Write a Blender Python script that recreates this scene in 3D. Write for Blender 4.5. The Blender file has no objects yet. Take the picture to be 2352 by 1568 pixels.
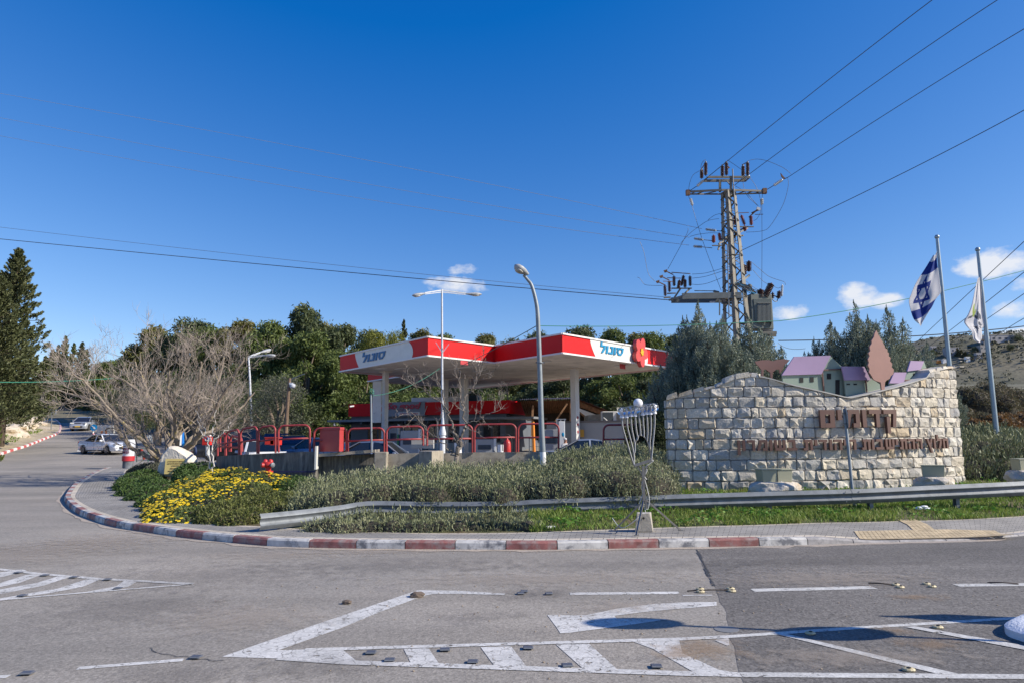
import bpy, bmesh, math, random
import numpy as np
from math import sin, cos, pi, radians, sqrt, atan2, exp, tan
from mathutils import Vector, Matrix, noise
from mathutils.geometry import tessellate_polygon

sc = bpy.context.scene
COL = sc.collection
# ---------------------------------------------------------------- camera
FPX, PITCH, ROLL, CAMH = 1568.0, radians(8.0), radians(0.5), 1.9
_f = Vector((0, cos(PITCH), sin(PITCH))); _u0 = Vector((0, -sin(PITCH), cos(PITCH))); _r0 = Vector((1, 0, 0))
_R = _r0*cos(ROLL) - _u0*sin(ROLL); _U = _r0*sin(ROLL) + _u0*cos(ROLL)
cam_data = bpy.data.cameras.new("camera"); cam = bpy.data.objects.new("camera", cam_data); COL.objects.link(cam)
cam.matrix_world = Matrix((( _R.x, _U.x, -_f.x, 0), (_R.y, _U.y, -_f.y, 0), (_R.z, _U.z, -_f.z, CAMH), (0, 0, 0, 1)))
cam_data.sensor_width = 36; cam_data.lens = 24.0; cam_data.clip_end = 6000; cam_data.clip_start = 0.05
sc.camera = cam
# ---------------------------------------------------------------- sky, sun, exposure
SUN_EL, SUN_AZ = radians(32), radians(103)      # azimuth measured clockwise from +Y
world = bpy.data.worlds.new("World"); sc.world = world; world.use_nodes = True
wn, wl = world.node_tree.nodes, world.node_tree.links
for n in list(wn): wn.remove(n)
w_out = wn.new('ShaderNodeOutputWorld'); w_bg = wn.new('ShaderNodeBackground')
sky = wn.new('ShaderNodeTexSky'); sky.sky_type = 'NISHITA'; sky.sun_disc = False
sky.sun_elevation = SUN_EL; sky.sun_rotation = SUN_AZ; sky.altitude = 500; sky.air_density = 1.0; sky.dust_density = 0.35; sky.ozone_density = 2.2
w_bg.inputs['Strength'].default_value = 0.127
w_hs = wn.new('ShaderNodeHueSaturation'); w_hs.inputs['Saturation'].default_value = 1.12
wl.new(sky.outputs[0], w_hs.inputs['Color'])
# clear dry winter air: deeper blue overhead, per channel gain and offset
w_g = wn.new('ShaderNodeVectorMath'); w_g.operation = 'MULTIPLY_ADD'; wl.new(w_hs.outputs[0], w_g.inputs[0]); w_g.inputs[1].default_value = (.91, .816, .74); w_g.inputs[2].default_value = (-.54, -.25, 1.05)
w_cl = wn.new('ShaderNodeVectorMath'); w_cl.operation = 'MAXIMUM'; wl.new(w_g.outputs[0], w_cl.inputs[0]); w_cl.inputs[1].default_value = (.02, .1, .1)
# scattered small cumulus, a real layer of the sky in world directions
w_tc = wn.new('ShaderNodeTexCoord')
def wmath(op, a, b=None, c=None, clamp=False):
    n = wn.new('ShaderNodeMath'); n.operation = op; n.use_clamp = clamp
    for i, v in enumerate((a, b, c)):
        if v is None: continue
        if isinstance(v, (int, float)): n.inputs[i].default_value = v
        else: wl.new(v, n.inputs[i])
    return n.outputs[0]
w_sep = wn.new('ShaderNodeSeparateXYZ'); wl.new(w_tc.outputs['Generated'], w_sep.inputs[0])
w_az = wmath('ARCTAN2', w_sep.outputs[0], w_sep.outputs[1]); w_el = wmath('ARCSINE', w_sep.outputs[2])
w_nz = wn.new('ShaderNodeTexNoise'); w_nz.inputs['Scale'].default_value = 16; w_nz.inputs['Detail'].default_value = 9; w_nz.inputs['Roughness'].default_value = 0.6
w_map = wn.new('ShaderNodeMapping'); w_map.inputs['Scale'].default_value = (1, 1, 1.7)
wl.new(w_tc.outputs['Generated'], w_map.inputs[0]); wl.new(w_map.outputs[0], w_nz.inputs['Vector'])
def azel(px, py):
    d = (_f + _R*((px-1176)/FPX) + _U*((784-py)/FPX)).normalized()
    return atan2(d.x, d.y), math.asin(d.z)
cloud_sum = None
# px, py centre of each small cloud, half width, half height, density
for (cx, cy, hw, hh, dn) in [(2268, 606, 105, 40, 1.0), (1958, 682, 62, 34, 1.15), (2030, 690, 50, 22, .6), (1825, 716, 60, 20, .75), (1050, 655, 78, 24, .9), (1066, 618, 50, 17, .85),
                             (2330, 708, 60, 24, .5), (2345, 655, 35, 18, .35), (2150, 790, 60, 24, 1.6), (2230, 786, 90, 16, 1.4), (2340, 780, 80, 26, 1.7), (2060, 815, 60, 20, .8), (2480, 780, 120, 60, 1.2)]:
    a0, e0 = azel(cx, cy); a1, _ = azel(cx+hw, cy); _, e1 = azel(cx, cy-hh)
    da = wmath('DIVIDE', wmath('SUBTRACT', w_az, a0), abs(a1-a0)); de = wmath('DIVIDE', wmath('SUBTRACT', w_el, e0), abs(e1-e0))
    r2 = wmath('ADD', wmath('MULTIPLY', da, da), wmath('MULTIPLY', de, de))
    m = wmath('MULTIPLY', wmath('SUBTRACT', 1.25, r2, clamp=False), dn)
    m = wmath('MAXIMUM', m, 0.0)
    cloud_sum = m if cloud_sum is None else wmath('MAXIMUM', cloud_sum, m)
w_c = wmath('ADD', wmath('MULTIPLY', wmath('SUBTRACT', w_nz.outputs[0], 0.5), 4.6), wmath('SUBTRACT', cloud_sum, 0.36))
w_gate = wmath('MINIMUM', wmath('MULTIPLY', cloud_sum, 3.0), 1.0)
w_c = wmath('MULTIPLY', wmath('MULTIPLY', w_c, 1.05, clamp=True), w_gate, clamp=True)
w_c = wmath('MINIMUM', w_c, 0.93)
w_mix = wn.new('ShaderNodeMix'); w_mix.data_type = 'RGBA'
wl.new(w_c, w_mix.inputs[0]); wl.new(w_cl.outputs[0], w_mix.inputs[6]); w_mix.inputs[7].default_value = (5.0, 5.15, 5.5, 1)
wl.new(w_mix.outputs[2], w_bg.inputs['Color']); wl.new(w_bg.outputs[0], w_out.inputs[0])
sun_d = bpy.data.lights.new("sun", 'SUN'); sun_d.energy = 5.0; sun_d.angle = radians(0.5); sun_d.color = (1.0, 0.925, 0.80)
sun = bpy.data.objects.new("sun", sun_d); COL.objects.link(sun)
SUNV = Vector((cos(SUN_EL)*sin(SUN_AZ), cos(SUN_EL)*cos(SUN_AZ), sin(SUN_EL)))
sun.rotation_euler = SUNV.to_track_quat('Z', 'Y').to_euler()
sc.view_settings.view_transform = 'Standard'; sc.view_settings.look = 'None'; sc.view_settings.exposure = 0.42; sc.view_settings.gamma = 1
sc.cycles.max_bounces = 6; sc.cycles.transparent_max_bounces = 12; sc.cycles.transmission_bounces = 6
sc.cycles.use_denoising = True

# ---------------------------------------------------------------- measuring helpers (photo pixels of a 2352 wide view -> metres)
def pray(px, py): return _f + _R*((px-1176)/FPX) + _U*((784-py)/FPX)
def hz(px, py, z=0.0):
    d = pray(px, py); t = (z-CAMH)/d.z; return Vector((d.x*t, d.y*t, z))
def aY(px, py, Y):
    d = pray(px, py); t = Y/d.y; return Vector((d.x*t, Y, CAMH+d.z*t))
def proj(v):
    q = Vector(v) - Vector((0, 0, CAMH)); k = q.dot(_f); return (1176+FPX*q.dot(_R)/k, 784-FPX*q.dot(_U)/k)
def lerp(a, b, t): return a+(b-a)*t
def interp(x, tab):
    if x <= tab[0][0]: return tab[0][1]
    for (a, b), (c, d) in zip(tab, tab[1:]):
        if x <= c:
            t = (x-a)/(c-a); return lerp(b, d, t)
    return tab[-1][1]
RZT = [(18, 0), (24, .05), (30, .15), (40, .42), (51, 1.0), (63, 1.9), (76, 3.0), (93, 4.6), (112, 6.2), (130, 7.2), (200, 8)]
def rz(y): return interp(y, RZT)
def hs(px, py, dz=0.0):           # point of the sloping road surface seen at a pixel
    d = pray(px, py); lo, hi = 2.0, 400.0
    for i in range(int(600)):
        t = 3*1.01**i
        if CAMH + d.z*t <= rz(d.y*t)+dz: hi = t; break
        lo = t
    for _ in range(30):
        m = (lo+hi)/2
        if CAMH + d.z*m <= rz(d.y*m)+dz: hi = m
        else: lo = m
    return Vector((d.x*hi, d.y*hi, rz(d.y*hi)+dz))
def smooth(pts, k=4):
    out = []; n = len(pts); P = [Vector(p) for p in pts]
    for i in range(n-1):
        a, b, c, d = P[max(i-1, 0)], P[i], P[i+1], P[min(i+2, n-1)]
        for j in range(k):
            t = j/k; t2 = t*t; t3 = t2*t
            out.append(0.5*((2*b)+(c-a)*t+(2*a-5*b+4*c-d)*t2+(3*b-a-3*c+d)*t3))
    out.append(P[-1]); return out
def resample(pts, step):
    P = [Vector(p) for p in pts]; L = [0]
    for a, b in zip(P, P[1:]): L.append(L[-1]+(b-a).length)
    n = max(1, int(round(L[-1]/step))); out = []; j = 0
    for i in range(n+1):
        s = L[-1]*i/n
        while j < len(P)-2 and L[j+1] < s: j += 1
        t = (s-L[j])/max(L[j+1]-L[j], 1e-9); out.append(P[j].lerp(P[j+1], min(max(t, 0), 1)))
    return out

# ---------------------------------------------------------------- materials
MATS = {}
def mat(name, col, rough=.7, metal=0., var=0., vscale=3., bump=0., bscale=40., spec=.5, coords='Object', dirt=None, dscale=2., dthr=(.5, .7), trans=0, detail=5, stretch=None, emit=None, coat=0):
    if name in MATS: return MATS[name]
    m = bpy.data.materials.new(name); m.use_nodes = True; nt = m.node_tree; N, L = nt.nodes, nt.links
    b = N['Principled BSDF']; b.inputs['Roughness'].default_value = rough; b.inputs['Metallic'].default_value = metal
    b.inputs['Specular IOR Level'].default_value = spec; b.inputs['Coat Weight'].default_value = coat; b.inputs['Coat Roughness'].default_value = .08
    c = tuple(col)+(1,) if len(col) == 3 else col
    b.inputs['Base Color'].default_value = c
    tc = N.new('ShaderNodeTexCoord'); src = tc.outputs[coords]
    if coords == 'World': pass
    if stretch:
        mp = N.new('ShaderNodeMapping'); mp.inputs['Scale'].default_value = stretch; L.new(src, mp.inputs[0]); src = mp.outputs[0]
    cur = None
    if var > 0:
        nz = N.new('ShaderNodeTexNoise'); nz.inputs['Scale'].default_value = vscale; nz.inputs['Detail'].default_value = detail; L.new(src, nz.inputs['Vector'])
        mr = N.new('ShaderNodeMapRange'); mr.inputs[1].default_value = .3; mr.inputs[2].default_value = .7; mr.inputs[3].default_value = 1-var; mr.inputs[4].default_value = 1+var
        L.new(nz.outputs[0], mr.inputs[0])
        vm = N.new('ShaderNodeMix'); vm.data_type = 'RGBA'; vm.blend_type = 'MULTIPLY'; vm.inputs[0].default_value = 1; vm.inputs[6].default_value = c
        L.new(mr.outputs[0], vm.inputs[7]); cur = vm.outputs[2]
    if dirt is not None:
        nz2 = N.new('ShaderNodeTexNoise'); nz2.inputs['Scale'].default_value = dscale; nz2.inputs['Detail'].default_value = 8; nz2.inputs['Roughness'].default_value = .65; L.new(src, nz2.inputs['Vector'])
        mr2 = N.new('ShaderNodeMapRange'); mr2.inputs[1].default_value = dthr[0]; mr2.inputs[2].default_value = dthr[1]; L.new(nz2.outputs[0], mr2.inputs[0])
        dm = N.new('ShaderNodeMix'); dm.data_type = 'RGBA'; L.new(mr2.outputs[0], dm.inputs[0])
        if cur is not None: L.new(cur, dm.inputs[6])
        else: dm.inputs[6].default_value = c
        dm.inputs[7].default_value = tuple(dirt)+(1,); cur = dm.outputs[2]
    if cur is not None: L.new(cur, b.inputs['Base Color'])
    if bump > 0:
        nb = N.new('ShaderNodeTexNoise'); nb.inputs['Scale'].default_value = bscale; nb.inputs['Detail'].default_value = 6; L.new(src, nb.inputs['Vector'])
        bp = N.new('ShaderNodeBump'); bp.inputs['Strength'].default_value = bump; bp.inputs['Distance'].default_value = .05; L.new(nb.outputs[0], bp.inputs['Height']); L.new(bp.outputs[0], b.inputs['Normal'])
    if trans: b.inputs['Transmission Weight'].default_value = trans
    if emit: b.inputs['Emission Color'].default_value = tuple(emit[:3])+(1,); b.inputs['Emission Strength'].default_value = emit[3]
    MATS[name] = m; return m
def leafmat(name, cols, rough=.6, transl=.25, nscale=.5, nvar=.35, spec=.35):
    """foliage: every leaf picks one of the given colours, slow noise shifts whole clumps"""
    if name in MATS: return MATS[name]
    m = bpy.data.materials.new(name); m.use_nodes = True; nt = m.node_tree; N, L = nt.nodes, nt.links
    b = N['Principled BSDF']; out = N['Material Output']; b.inputs['Roughness'].default_value = rough; b.inputs['Specular IOR Level'].default_value = spec
    g = N.new('ShaderNodeNewGeometry'); cr = N.new('ShaderNodeValToRGB'); cr.color_ramp.interpolation = 'CONSTANT' if len(cols) < 3 else 'LINEAR'
    el = cr.color_ramp.elements
    while len(el) > 1: el.remove(el[-1])
    el[0].position = 0; el[0].color = tuple(cols[0])+(1,)
    for i, c in enumerate(cols[1:], 1):
        e = el.new(i/(len(cols)-1)*.999); e.color = tuple(c)+(1,)
    tc = N.new('ShaderNodeTexCoord'); nz = N.new('ShaderNodeTexNoise'); nz.inputs['Scale'].default_value = nscale; nz.inputs['Detail'].default_value = 3; L.new(tc.outputs['Object'], nz.inputs['Vector'])
    a = N.new('ShaderNodeMath'); a.operation = 'MULTIPLY_ADD'; a.inputs[1].default_value = 2.4; L.new(nz.outputs[0], a.inputs[0]); a.inputs[2].default_value = -1.2
    s = N.new('ShaderNodeMath'); s.operation = 'MULTIPLY_ADD'; s.inputs[1].default_value = .55; L.new(g.outputs['Random Per Island'], s.inputs[0]); 
    a2 = N.new('ShaderNodeMath'); a2.operation = 'MULTIPLY_ADD'; L.new(a.outputs[0], a2.inputs[0]); a2.inputs[1].default_value = nvar; a2.inputs[2].default_value = .22
    L.new(a2.outputs[0], s.inputs[2]); L.new(s.outputs[0], cr.inputs[0])
    L.new(cr.outputs[0], b.inputs['Base Color'])
    if transl > 0:
        tr = N.new('ShaderNodeBsdfTranslucent'); mx = N.new('ShaderNodeMixShader'); mx.inputs[0].default_value = transl
        hs_ = N.new('ShaderNodeHueSaturation'); hs_.inputs['Value'].default_value = 1.3; L.new(cr.outputs[0], hs_.inputs['Color']); L.new(hs_.outputs[0], tr.inputs[0])
        L.new(b.outputs[0], mx.inputs[1]); L.new(tr.outputs[0], mx.inputs[2]); L.new(mx.outputs[0], out.inputs[0])
    MATS[name] = m; return m

# ---------------------------------------------------------------- object helpers
def offset_of(parent):
    v = Vector((0, 0, 0))
    while parent is not None: v += parent.location; parent = parent.parent
    return v
def tag(o, label=None, cat=None, group=None, kind=None):
    if label: o['label'] = label
    if cat: o['category'] = cat
    if group: o['group'] = group
    if kind: o['kind'] = kind
    return o
def thing(name, loc, label, cat, group=None):
    o = bpy.data.objects.new(name, None); COL.objects.link(o); o.location = Vector(loc); o.empty_display_size = .2
    return tag(o, label, cat, group)
def copy_tree(o, parent=None):
    c = o.copy(); COL.objects.link(c); c.parent = parent
    for ch in list(o.children): copy_tree(ch, c)
    return c
class MB:
    def __init__(s): s.v, s.f, s.mi, s.uv = [], [], [], None
    def face(s, pts, mi=0):
        i = len(s.v); s.v += [Vector(p) for p in pts]; s.f.append(list(range(i, i+len(pts)))); s.mi.append(mi)
    def mesh(s, V, Fs, mi=0):
        i = len(s.v); s.v += [Vector(p) for p in V]
        for q in Fs: s.f.append([i+k for k in q]); s.mi.append(mi)
    def box(s, c, d, rot=None, mi=0, taper=(1, 1)):
        c = Vector(c); hx, hy, hz_ = d[0]/2, d[1]/2, d[2]/2; M = rot if rot is not None else Matrix.Identity(3)
        if isinstance(M, (int, float)): M = Matrix.Rotation(M, 3, 'Z')
        V = []
        for z in (-1, 1):
            tx, ty = (taper if z > 0 else (1, 1))
            for x, y in ((-1, -1), (1, -1), (1, 1), (-1, 1)): V.append(c + M @ Vector((x*hx*tx, y*hy*ty, z*hz_)))
        s.mesh(V, [(3, 2, 1, 0), (4, 5, 6, 7), (0, 1, 5, 4), (1, 2, 6, 5), (2, 3, 7, 6), (3, 0, 4, 7)], mi)
    def beam(s, a, b, w, h=None, mi=0, up=Vector((0, 0, 1))):
        a, b = Vector(a), Vector(b); d = b-a; L_ = d.length
        if L_ < 1e-6: return
        z = d.normalized(); x = z.cross(up)
        if x.length < 1e-3: x = z.cross(Vector((0, 1, 0)))
        x.normalize(); y = z.cross(x); h = h or w
        M = Matrix((x, y, z)).transposed(); s.box((a+b)/2, (w, h, L_), M, mi)
    def tube(s, pts, r, n=8, mi=0, caps=True):
        P = [Vector(p) for p in pts]; m = len(P)
        if m < 2: return
        R_ = [r]*m if isinstance(r, (int, float)) else list(r)
        i0 = len(s.v); prev = None
        for k in range(m):
            d = (P[min(k+1, m-1)]-P[max(k-1, 0)])
            if d.length < 1e-9: d = Vector((0, 0, 1))
            d.normalize()
            if prev is None:
                x = d.cross(Vector((0, 0, 1)))
                if x.length < .05: x = d.cross(Vector((1, 0, 0)))
            else: x = prev - d*prev.dot(d)
            if x.length < 1e-6: x = d.orthogonal()
            x.normalize(); prev = x; y = d.cross(x)
            for j in range(n):
                a = 2*pi*j/n; s.v.append(P[k]+x*(cos(a)*R_[k])+y*(sin(a)*R_[k]))
        for k in range(m-1):
            for j in range(n):
                a, b = i0+k*n+j, i0+k*n+(j+1) % n; s.f.append([a, b, b+n, a+n]); s.mi.append(mi)
        if caps:
            s.f.append([i0+j for j in range(n)][::-1]); s.mi.append(mi); s.f.append([i0+(m-1)*n+j for j in range(n)]); s.mi.append(mi)
    def lathe(s, c, prof, n=16, axis=None, mi=0):
        c = Vector(c); M = axis if axis is not None else Matrix.Identity(3); i0 = len(s.v)
        for (r, z) in prof:
            for j in range(n):
                a = 2*pi*j/n; s.v.append(c + M @ Vector((cos(a)*r, sin(a)*r, z)))
        for k in range(len(prof)-1):
            for j in range(n):
                a, b = i0+k*n+j, i0+k*n+(j+1) % n; s.f.append([a, b, b+n, a+n]); s.mi.append(mi)
        s.f.append([i0+j for j in range(n)][::-1]); s.mi.append(mi); s.f.append([i0+(len(prof)-1)*n+j for j in range(n)]); s.mi.append(mi)
    def sphere(s, c, r, n=12, mi=0, sq=(1, 1, 1)):
        c = Vector(c); m = n//2; i0 = len(s.v)
        for k in range(1, m):
            t = pi*k/m
            for j in range(n):
                a = 2*pi*j/n; s.v.append(c+Vector((sin(t)*cos(a)*r*sq[0], sin(t)*sin(a)*r*sq[1], cos(t)*r*sq[2])))
        tp = len(s.v); s.v.append(c+Vector((0, 0, r*sq[2]))); bt = len(s.v); s.v.append(c-Vector((0, 0, r*sq[2])))
        for k in range(m-2):
            for j in range(n):
                a, b = i0+k*n+j, i0+k*n+(j+1) % n; s.f.append([a, a+n, b+n, b]); s.mi.append(mi)
        for j in range(n):
            s.f.append([tp, i0+j, i0+(j+1) % n]); s.mi.append(mi); q = i0+(m-2)*n; s.f.append([bt, q+(j+1) % n, q+j]); s.mi.append(mi)
    def prism(s, poly, depth, mi=0):
        """outline (list of points on a plane) given thickness along depth"""
        P = [Vector(p) for p in poly]; D = Vector(depth); n = len(P); tris = tessellate_polygon([P]); i0 = len(s.v)
        s.v += P + [p+D for p in P]
        for t in tris: s.f.append([i0+t[0], i0+t[1], i0+t[2]]); s.mi.append(mi); s.f.append([i0+n+t[2], i0+n+t[1], i0+n+t[0]]); s.mi.append(mi)
        for j in range(n): k = (j+1) % n; s.f.append([i0+j, i0+k, i0+n+k, i0+n+j]); s.mi.append(mi)
    def grid(s, fn, nu, nv, mi=0):
        i0 = len(s.v)
        for i in range(nu+1):
            for j in range(nv+1): s.v.append(Vector(fn(i/nu, j/nv)))
        for i in range(nu):
            for j in range(nv): a = i0+i*(nv+1)+j; s.f.append([a, a+1, a+nv+2, a+nv+1]); s.mi.append(mi)
    def build(s, name, m, parent=None, smooth_=False, bevel=0, kind=None, norm=True):
        off = offset_of(parent); me = bpy.data.meshes.new(name)
        me.from_pydata([tuple(v-off) for v in s.v], [], s.f)
        for x in (m if isinstance(m, (list, tuple)) else [m]): me.materials.append(x)
        me.polygons.foreach_set('material_index', s.mi)
        if norm:
            bm = bmesh.new(); bm.from_mesh(me); bmesh.ops.recalc_face_normals(bm, faces=bm.faces); bm.to_mesh(me); bm.free()
        if smooth_: me.polygons.foreach_set('use_smooth', [True]*len(me.polygons))
        o = bpy.data.objects.new(name, me); COL.objects.link(o); o.parent = parent
        if bevel:
            b = o.modifiers.new('bevel', 'BEVEL'); b.width = bevel; b.segments = 2; b.limit_method = 'ANGLE'
        if kind: o['kind'] = kind
        me.update(); return o
def autosmooth(o, ang=40):
    me = o.data; me.polygons.foreach_set('use_smooth', [True]*len(me.polygons))
    try: me.set_sharp_from_angle(angle=radians(ang))
    except Exception: pass
def leaf_object(name, C, A, B, material, parent=None, mi=None, off=None):
    """N diamond leaves: centre C, half length vectors A, half width vectors B (numpy N x 3)"""
    C = np.asarray(C, float); o_ = np.array(offset_of(parent)) if off is None else np.array(off); C = C - o_
    n = len(C); V = np.empty((n, 4, 3)); V[:, 0] = C-A; V[:, 1] = C+B; V[:, 2] = C+A; V[:, 3] = C-B
    me = bpy.data.meshes.new(name); me.vertices.add(n*4); me.vertices.foreach_set('co', V.reshape(-1).astype(np.float32))
    me.loops.add(n*4); me.loops.foreach_set('vertex_index', np.arange(n*4, dtype=np.int32)); me.polygons.add(n)
    me.polygons.foreach_set('loop_start', np.arange(0, n*4, 4, dtype=np.int32)); me.polygons.foreach_set('loop_total', np.full(n, 4, dtype=np.int32))
    for x in (material if isinstance(material, (list, tuple)) else [material]): me.materials.append(x)
    if mi is not None: me.polygons.foreach_set('material_index', np.asarray(mi, dtype=np.int32))
    me.update(calc_edges=True); me.validate()
    o = bpy.data.objects.new(name, me); COL.objects.link(o); o.parent = parent; return o
def rand_unit(rs, n):
    v = rs.normal(size=(n, 3)); return v/np.linalg.norm(v, axis=1)[:, None]
def perp(rs, A):
    v = np.cross(A, rand_unit(rs, len(A))); return v/(np.linalg.norm(v, axis=1)[:, None]+1e-9)
def glyphs(text, bold=0.0, shear=0.0, extrude=0.0):
    """text as a flat mesh in the xy plane; returns vertices, faces, size"""
    cu = bpy.data.curves.new('txt', 'FONT'); cu.body = text; cu.offset = bold; cu.shear = shear; cu.extrude = extrude; cu.resolution_u = 2
    ob = bpy.data.objects.new('txt', cu); COL.objects.link(ob); bpy.context.view_layer.update()
    dg = bpy.context.evaluated_depsgraph_get(); me = bpy.data.meshes.new_from_object(ob.evaluated_get(dg))
    V = np.array([v.co[:] for v in me.vertices]) if len(me.vertices) else np.zeros((0, 3)); Fs = [list(p.vertices) for p in me.polygons]
    bpy.data.objects.remove(ob); bpy.data.curves.remove(cu); bpy.data.meshes.remove(me)
    lo, hi = V[:, :2].min(0), V[:, :2].max(0); V[:, 0] -= lo[0]; V[:, 1] -= lo[1]
    return V, Fs, hi[0]-lo[0], hi[1]-lo[1]
def put_text(mb, text, origin, ux, uy, width, height, depth=0.01, bold=.02, shear=0, mi=0):
    """letters stretched to width x height from origin along ux, uy (unit vectors), raised by depth along ux x uy"""
    V, Fs, w, h = glyphs(text, bold, shear, .5); ux, uy = Vector(ux), Vector(uy); n = ux.cross(uy)
    mb.mesh([Vector(origin)+ux*(v[0]/w*width)+uy*(v[1]/h*height)+n*((v[2]+.5)*depth) for v in V], Fs, mi)
def heb(s): return s[::-1]
# block Hebrew letters as outlines on a unit letter height (advance width, polygons)
def _bx(a, b, c, d): return [(a, b), (c, b), (c, d), (a, d)]
BLK = {'ד': (.85, [_bx(0, .76, .85, 1), _bx(.48, 0, .73, .76)]), 'ר': (.73, [_bx(0, .76, .73, 1), _bx(.48, 0, .73, .76)]), 'ו': (.27, [_bx(0, 0, .27, 1)]), 'ן': (.27, [_bx(0, -.4, .27, 1)]),
 'י': (.27, [_bx(0, .42, .27, 1)]), 'ם': (.92, [_bx(0, 0, .30, 1), _bx(.62, 0, .92, 1), _bx(.30, 0, .62, .25), _bx(.30, .73, .62, 1)]),
 'מ': (.98, [_bx(.72, .24, .98, .76), _bx(.2, .76, .98, 1), _bx(.54, 0, .98, .24), [(0, 0), (.25, 0), (.44, .76), (.2, .76)]]),
 'ק': (.97, [_bx(0, .76, .97, 1), [(.62, 0), (.86, 0), (.97, .76), (.72, .76)], _bx(.2, -.36, .44, .6)]), 'ח': (.86, [_bx(0, .76, .86, 1), _bx(.04, 0, .29, .76), _bx(.61, 0, .86, .76)]),
 'ה': (.85, [_bx(0, .76, .85, 1), _bx(.6, 0, .85, .76), _bx(.03, 0, .27, .56)]), 'ת': (.92, [_bx(.1, .76, .92, 1), _bx(.67, 0, .92, .76), _bx(.2, .22, .45, .76), _bx(0, 0, .45, .22)]),
 'ש': (1.08, [_bx(.06, 0, 1.02, .26), _bx(0, .26, .25, 1), _bx(.42, .26, .66, 1), _bx(.83, .26, 1.08, 1)]), 'ב': (.92, [_bx(.05, .76, .77, 1), _bx(.52, .24, .77, .76), _bx(0, 0, .92, .24)]),
 'כ': (.77, [_bx(0, .76, .77, 1), _bx(.52, .24, .77, .76), _bx(0, 0, .77, .24)]), 'ל': (.74, [_bx(0, 1, .24, 1.38), _bx(0, .76, .74, 1), [(.2, 0), (.45, 0), (.74, .55), (.74, .76), (.48, .76)]]),
 'ץ': (.85, [[(0, 1), (.26, 1), (.86, -.4), (.6, -.4)], [(.6, 1), (.85, 1), (.6, .30), (.46, .52)]]), 'נ': (.6, [_bx(.15, .76, .6, 1), _bx(.35, .24, .6, .76), _bx(0, 0, .6, .24)]),
 'ס': (.98, [_bx(0, .77, .98, 1), [(.04, .4), (.28, .4), (.28, .77), (.04, .77)], [(.7, .4), (.95, .4), (.95, .77), (.7, .77)], [(.04, .4), (.28, .4), (.42, .22), (.28, 0)], [(.7, .4), (.95, .4), (.7, 0), (.56, .22)], [(.28, 0), (.7, 0), (.56, .22), (.42, .22)]]),
 'ע': (.8, [_bx(0, 0, .62, .24), _bx(.0, .4, .25, 1), [(.55, .24), (.62, .24), (.8, 1), (.55, 1)]]), 'א': (.9, [[(0, 1), (.27, 1), (.9, 0), (.63, 0)], _bx(.62, .52, .88, 1), _bx(0, 0, .26, .5)]), 'פ': (.8, [_bx(0, .76, .8, 1), _bx(.55, .24, .8, .76), _bx(0, 0, .8, .24), _bx(0, .45, .24, .76)]), ' ': (.45, [])}
def block_layout(text, gap=.16):
    """left to right placement of a right to left word; returns total width and [(x, polygons)]"""
    x = 0; out = []
    for ch in text[::-1]:
        w, ps = BLK.get(ch, BLK['ר']); out += [(x, p) for p in ps]; x += w+(gap if ch != ' ' else 0)
    return x-gap, out
def block_text(mb, text, origin, ux, uy, width, height, depth, mi=0, fn=None, shear=0, gap=.16):
    W_, L_ = block_layout(text, gap); k = width/W_
    for i_, (x, p) in enumerate(L_):
        if fn: F0, F1 = [fn((x+a)*k, b*height, 0) for a, b in p], [fn((x+a)*k, b*height, depth+.0006*(i_ % 3)) for a, b in p]
        else:
            O_, X_, Y_ = Vector(origin), Vector(ux), Vector(uy); n_ = X_.cross(Y_).normalized()
            F0 = [O_+X_*((x+a+shear*b)*k)+Y_*(b*height) for a, b in p]; F1 = [q+n_*(depth+.0006*(i_ % 3)) for q in F0]
        n = len(p); mb.mesh(F0+F1, [tuple(range(n-1, -1, -1)), tuple(range(n, 2*n))]+[(j, (j+1) % n, n+(j+1) % n, n+j) for j in range(n)], mi)
def drape(name, poly, zf, step, material, kind='structure', uvs=False):
    P = [Vector((p[0], p[1], 0)) for p in poly]; bm = bmesh.new(); vs = [bm.verts.new(p) for p in P]
    for t in tessellate_polygon([P]):
        try: bm.faces.new([vs[t[0]], vs[t[1]], vs[t[2]]])
        except Exception: pass
    for ax in (0, 1):
        lo = min(p[ax] for p in P); hi = max(p[ax] for p in P); k = math.ceil(lo/step)*step
        no = Vector((1, 0, 0)) if ax == 0 else Vector((0, 1, 0))
        while k < hi:
            bmesh.ops.bisect_plane(bm, geom=bm.verts[:]+bm.edges[:]+bm.faces[:], plane_co=no*k, plane_no=no); k += step
    for v in bm.verts: v.co.z = zf(v.co.x, v.co.y)
    bmesh.ops.recalc_face_normals(bm, faces=bm.faces)
    for f_ in bm.faces:
        if f_.normal.z < 0: f_.normal_flip()
    me = bpy.data.meshes.new(name); bm.to_mesh(me); bm.free(); me.materials.append(material)
    me.polygons.foreach_set('use_smooth', [True]*len(me.polygons))
    o = bpy.data.objects.new(name, me); COL.objects.link(o); o['kind'] = kind; return o
def pdist(X, Y, line):
    """distance of points (numpy) to a polyline, and parameter side sign is not kept"""
    d = np.full(X.shape, 1e9)
    for a, b in zip(line, line[1:]):
        ax, ay, bx, by = a[0], a[1], b[0], b[1]; L2 = (bx-ax)**2+(by-ay)**2+1e-12
        t = np.clip(((X-ax)*(bx-ax)+(Y-ay)*(by-ay))/L2, 0, 1); d = np.minimum(d, np.hypot(X-ax-t*(bx-ax), Y-ay-t*(by-ay)))
    return d
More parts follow.
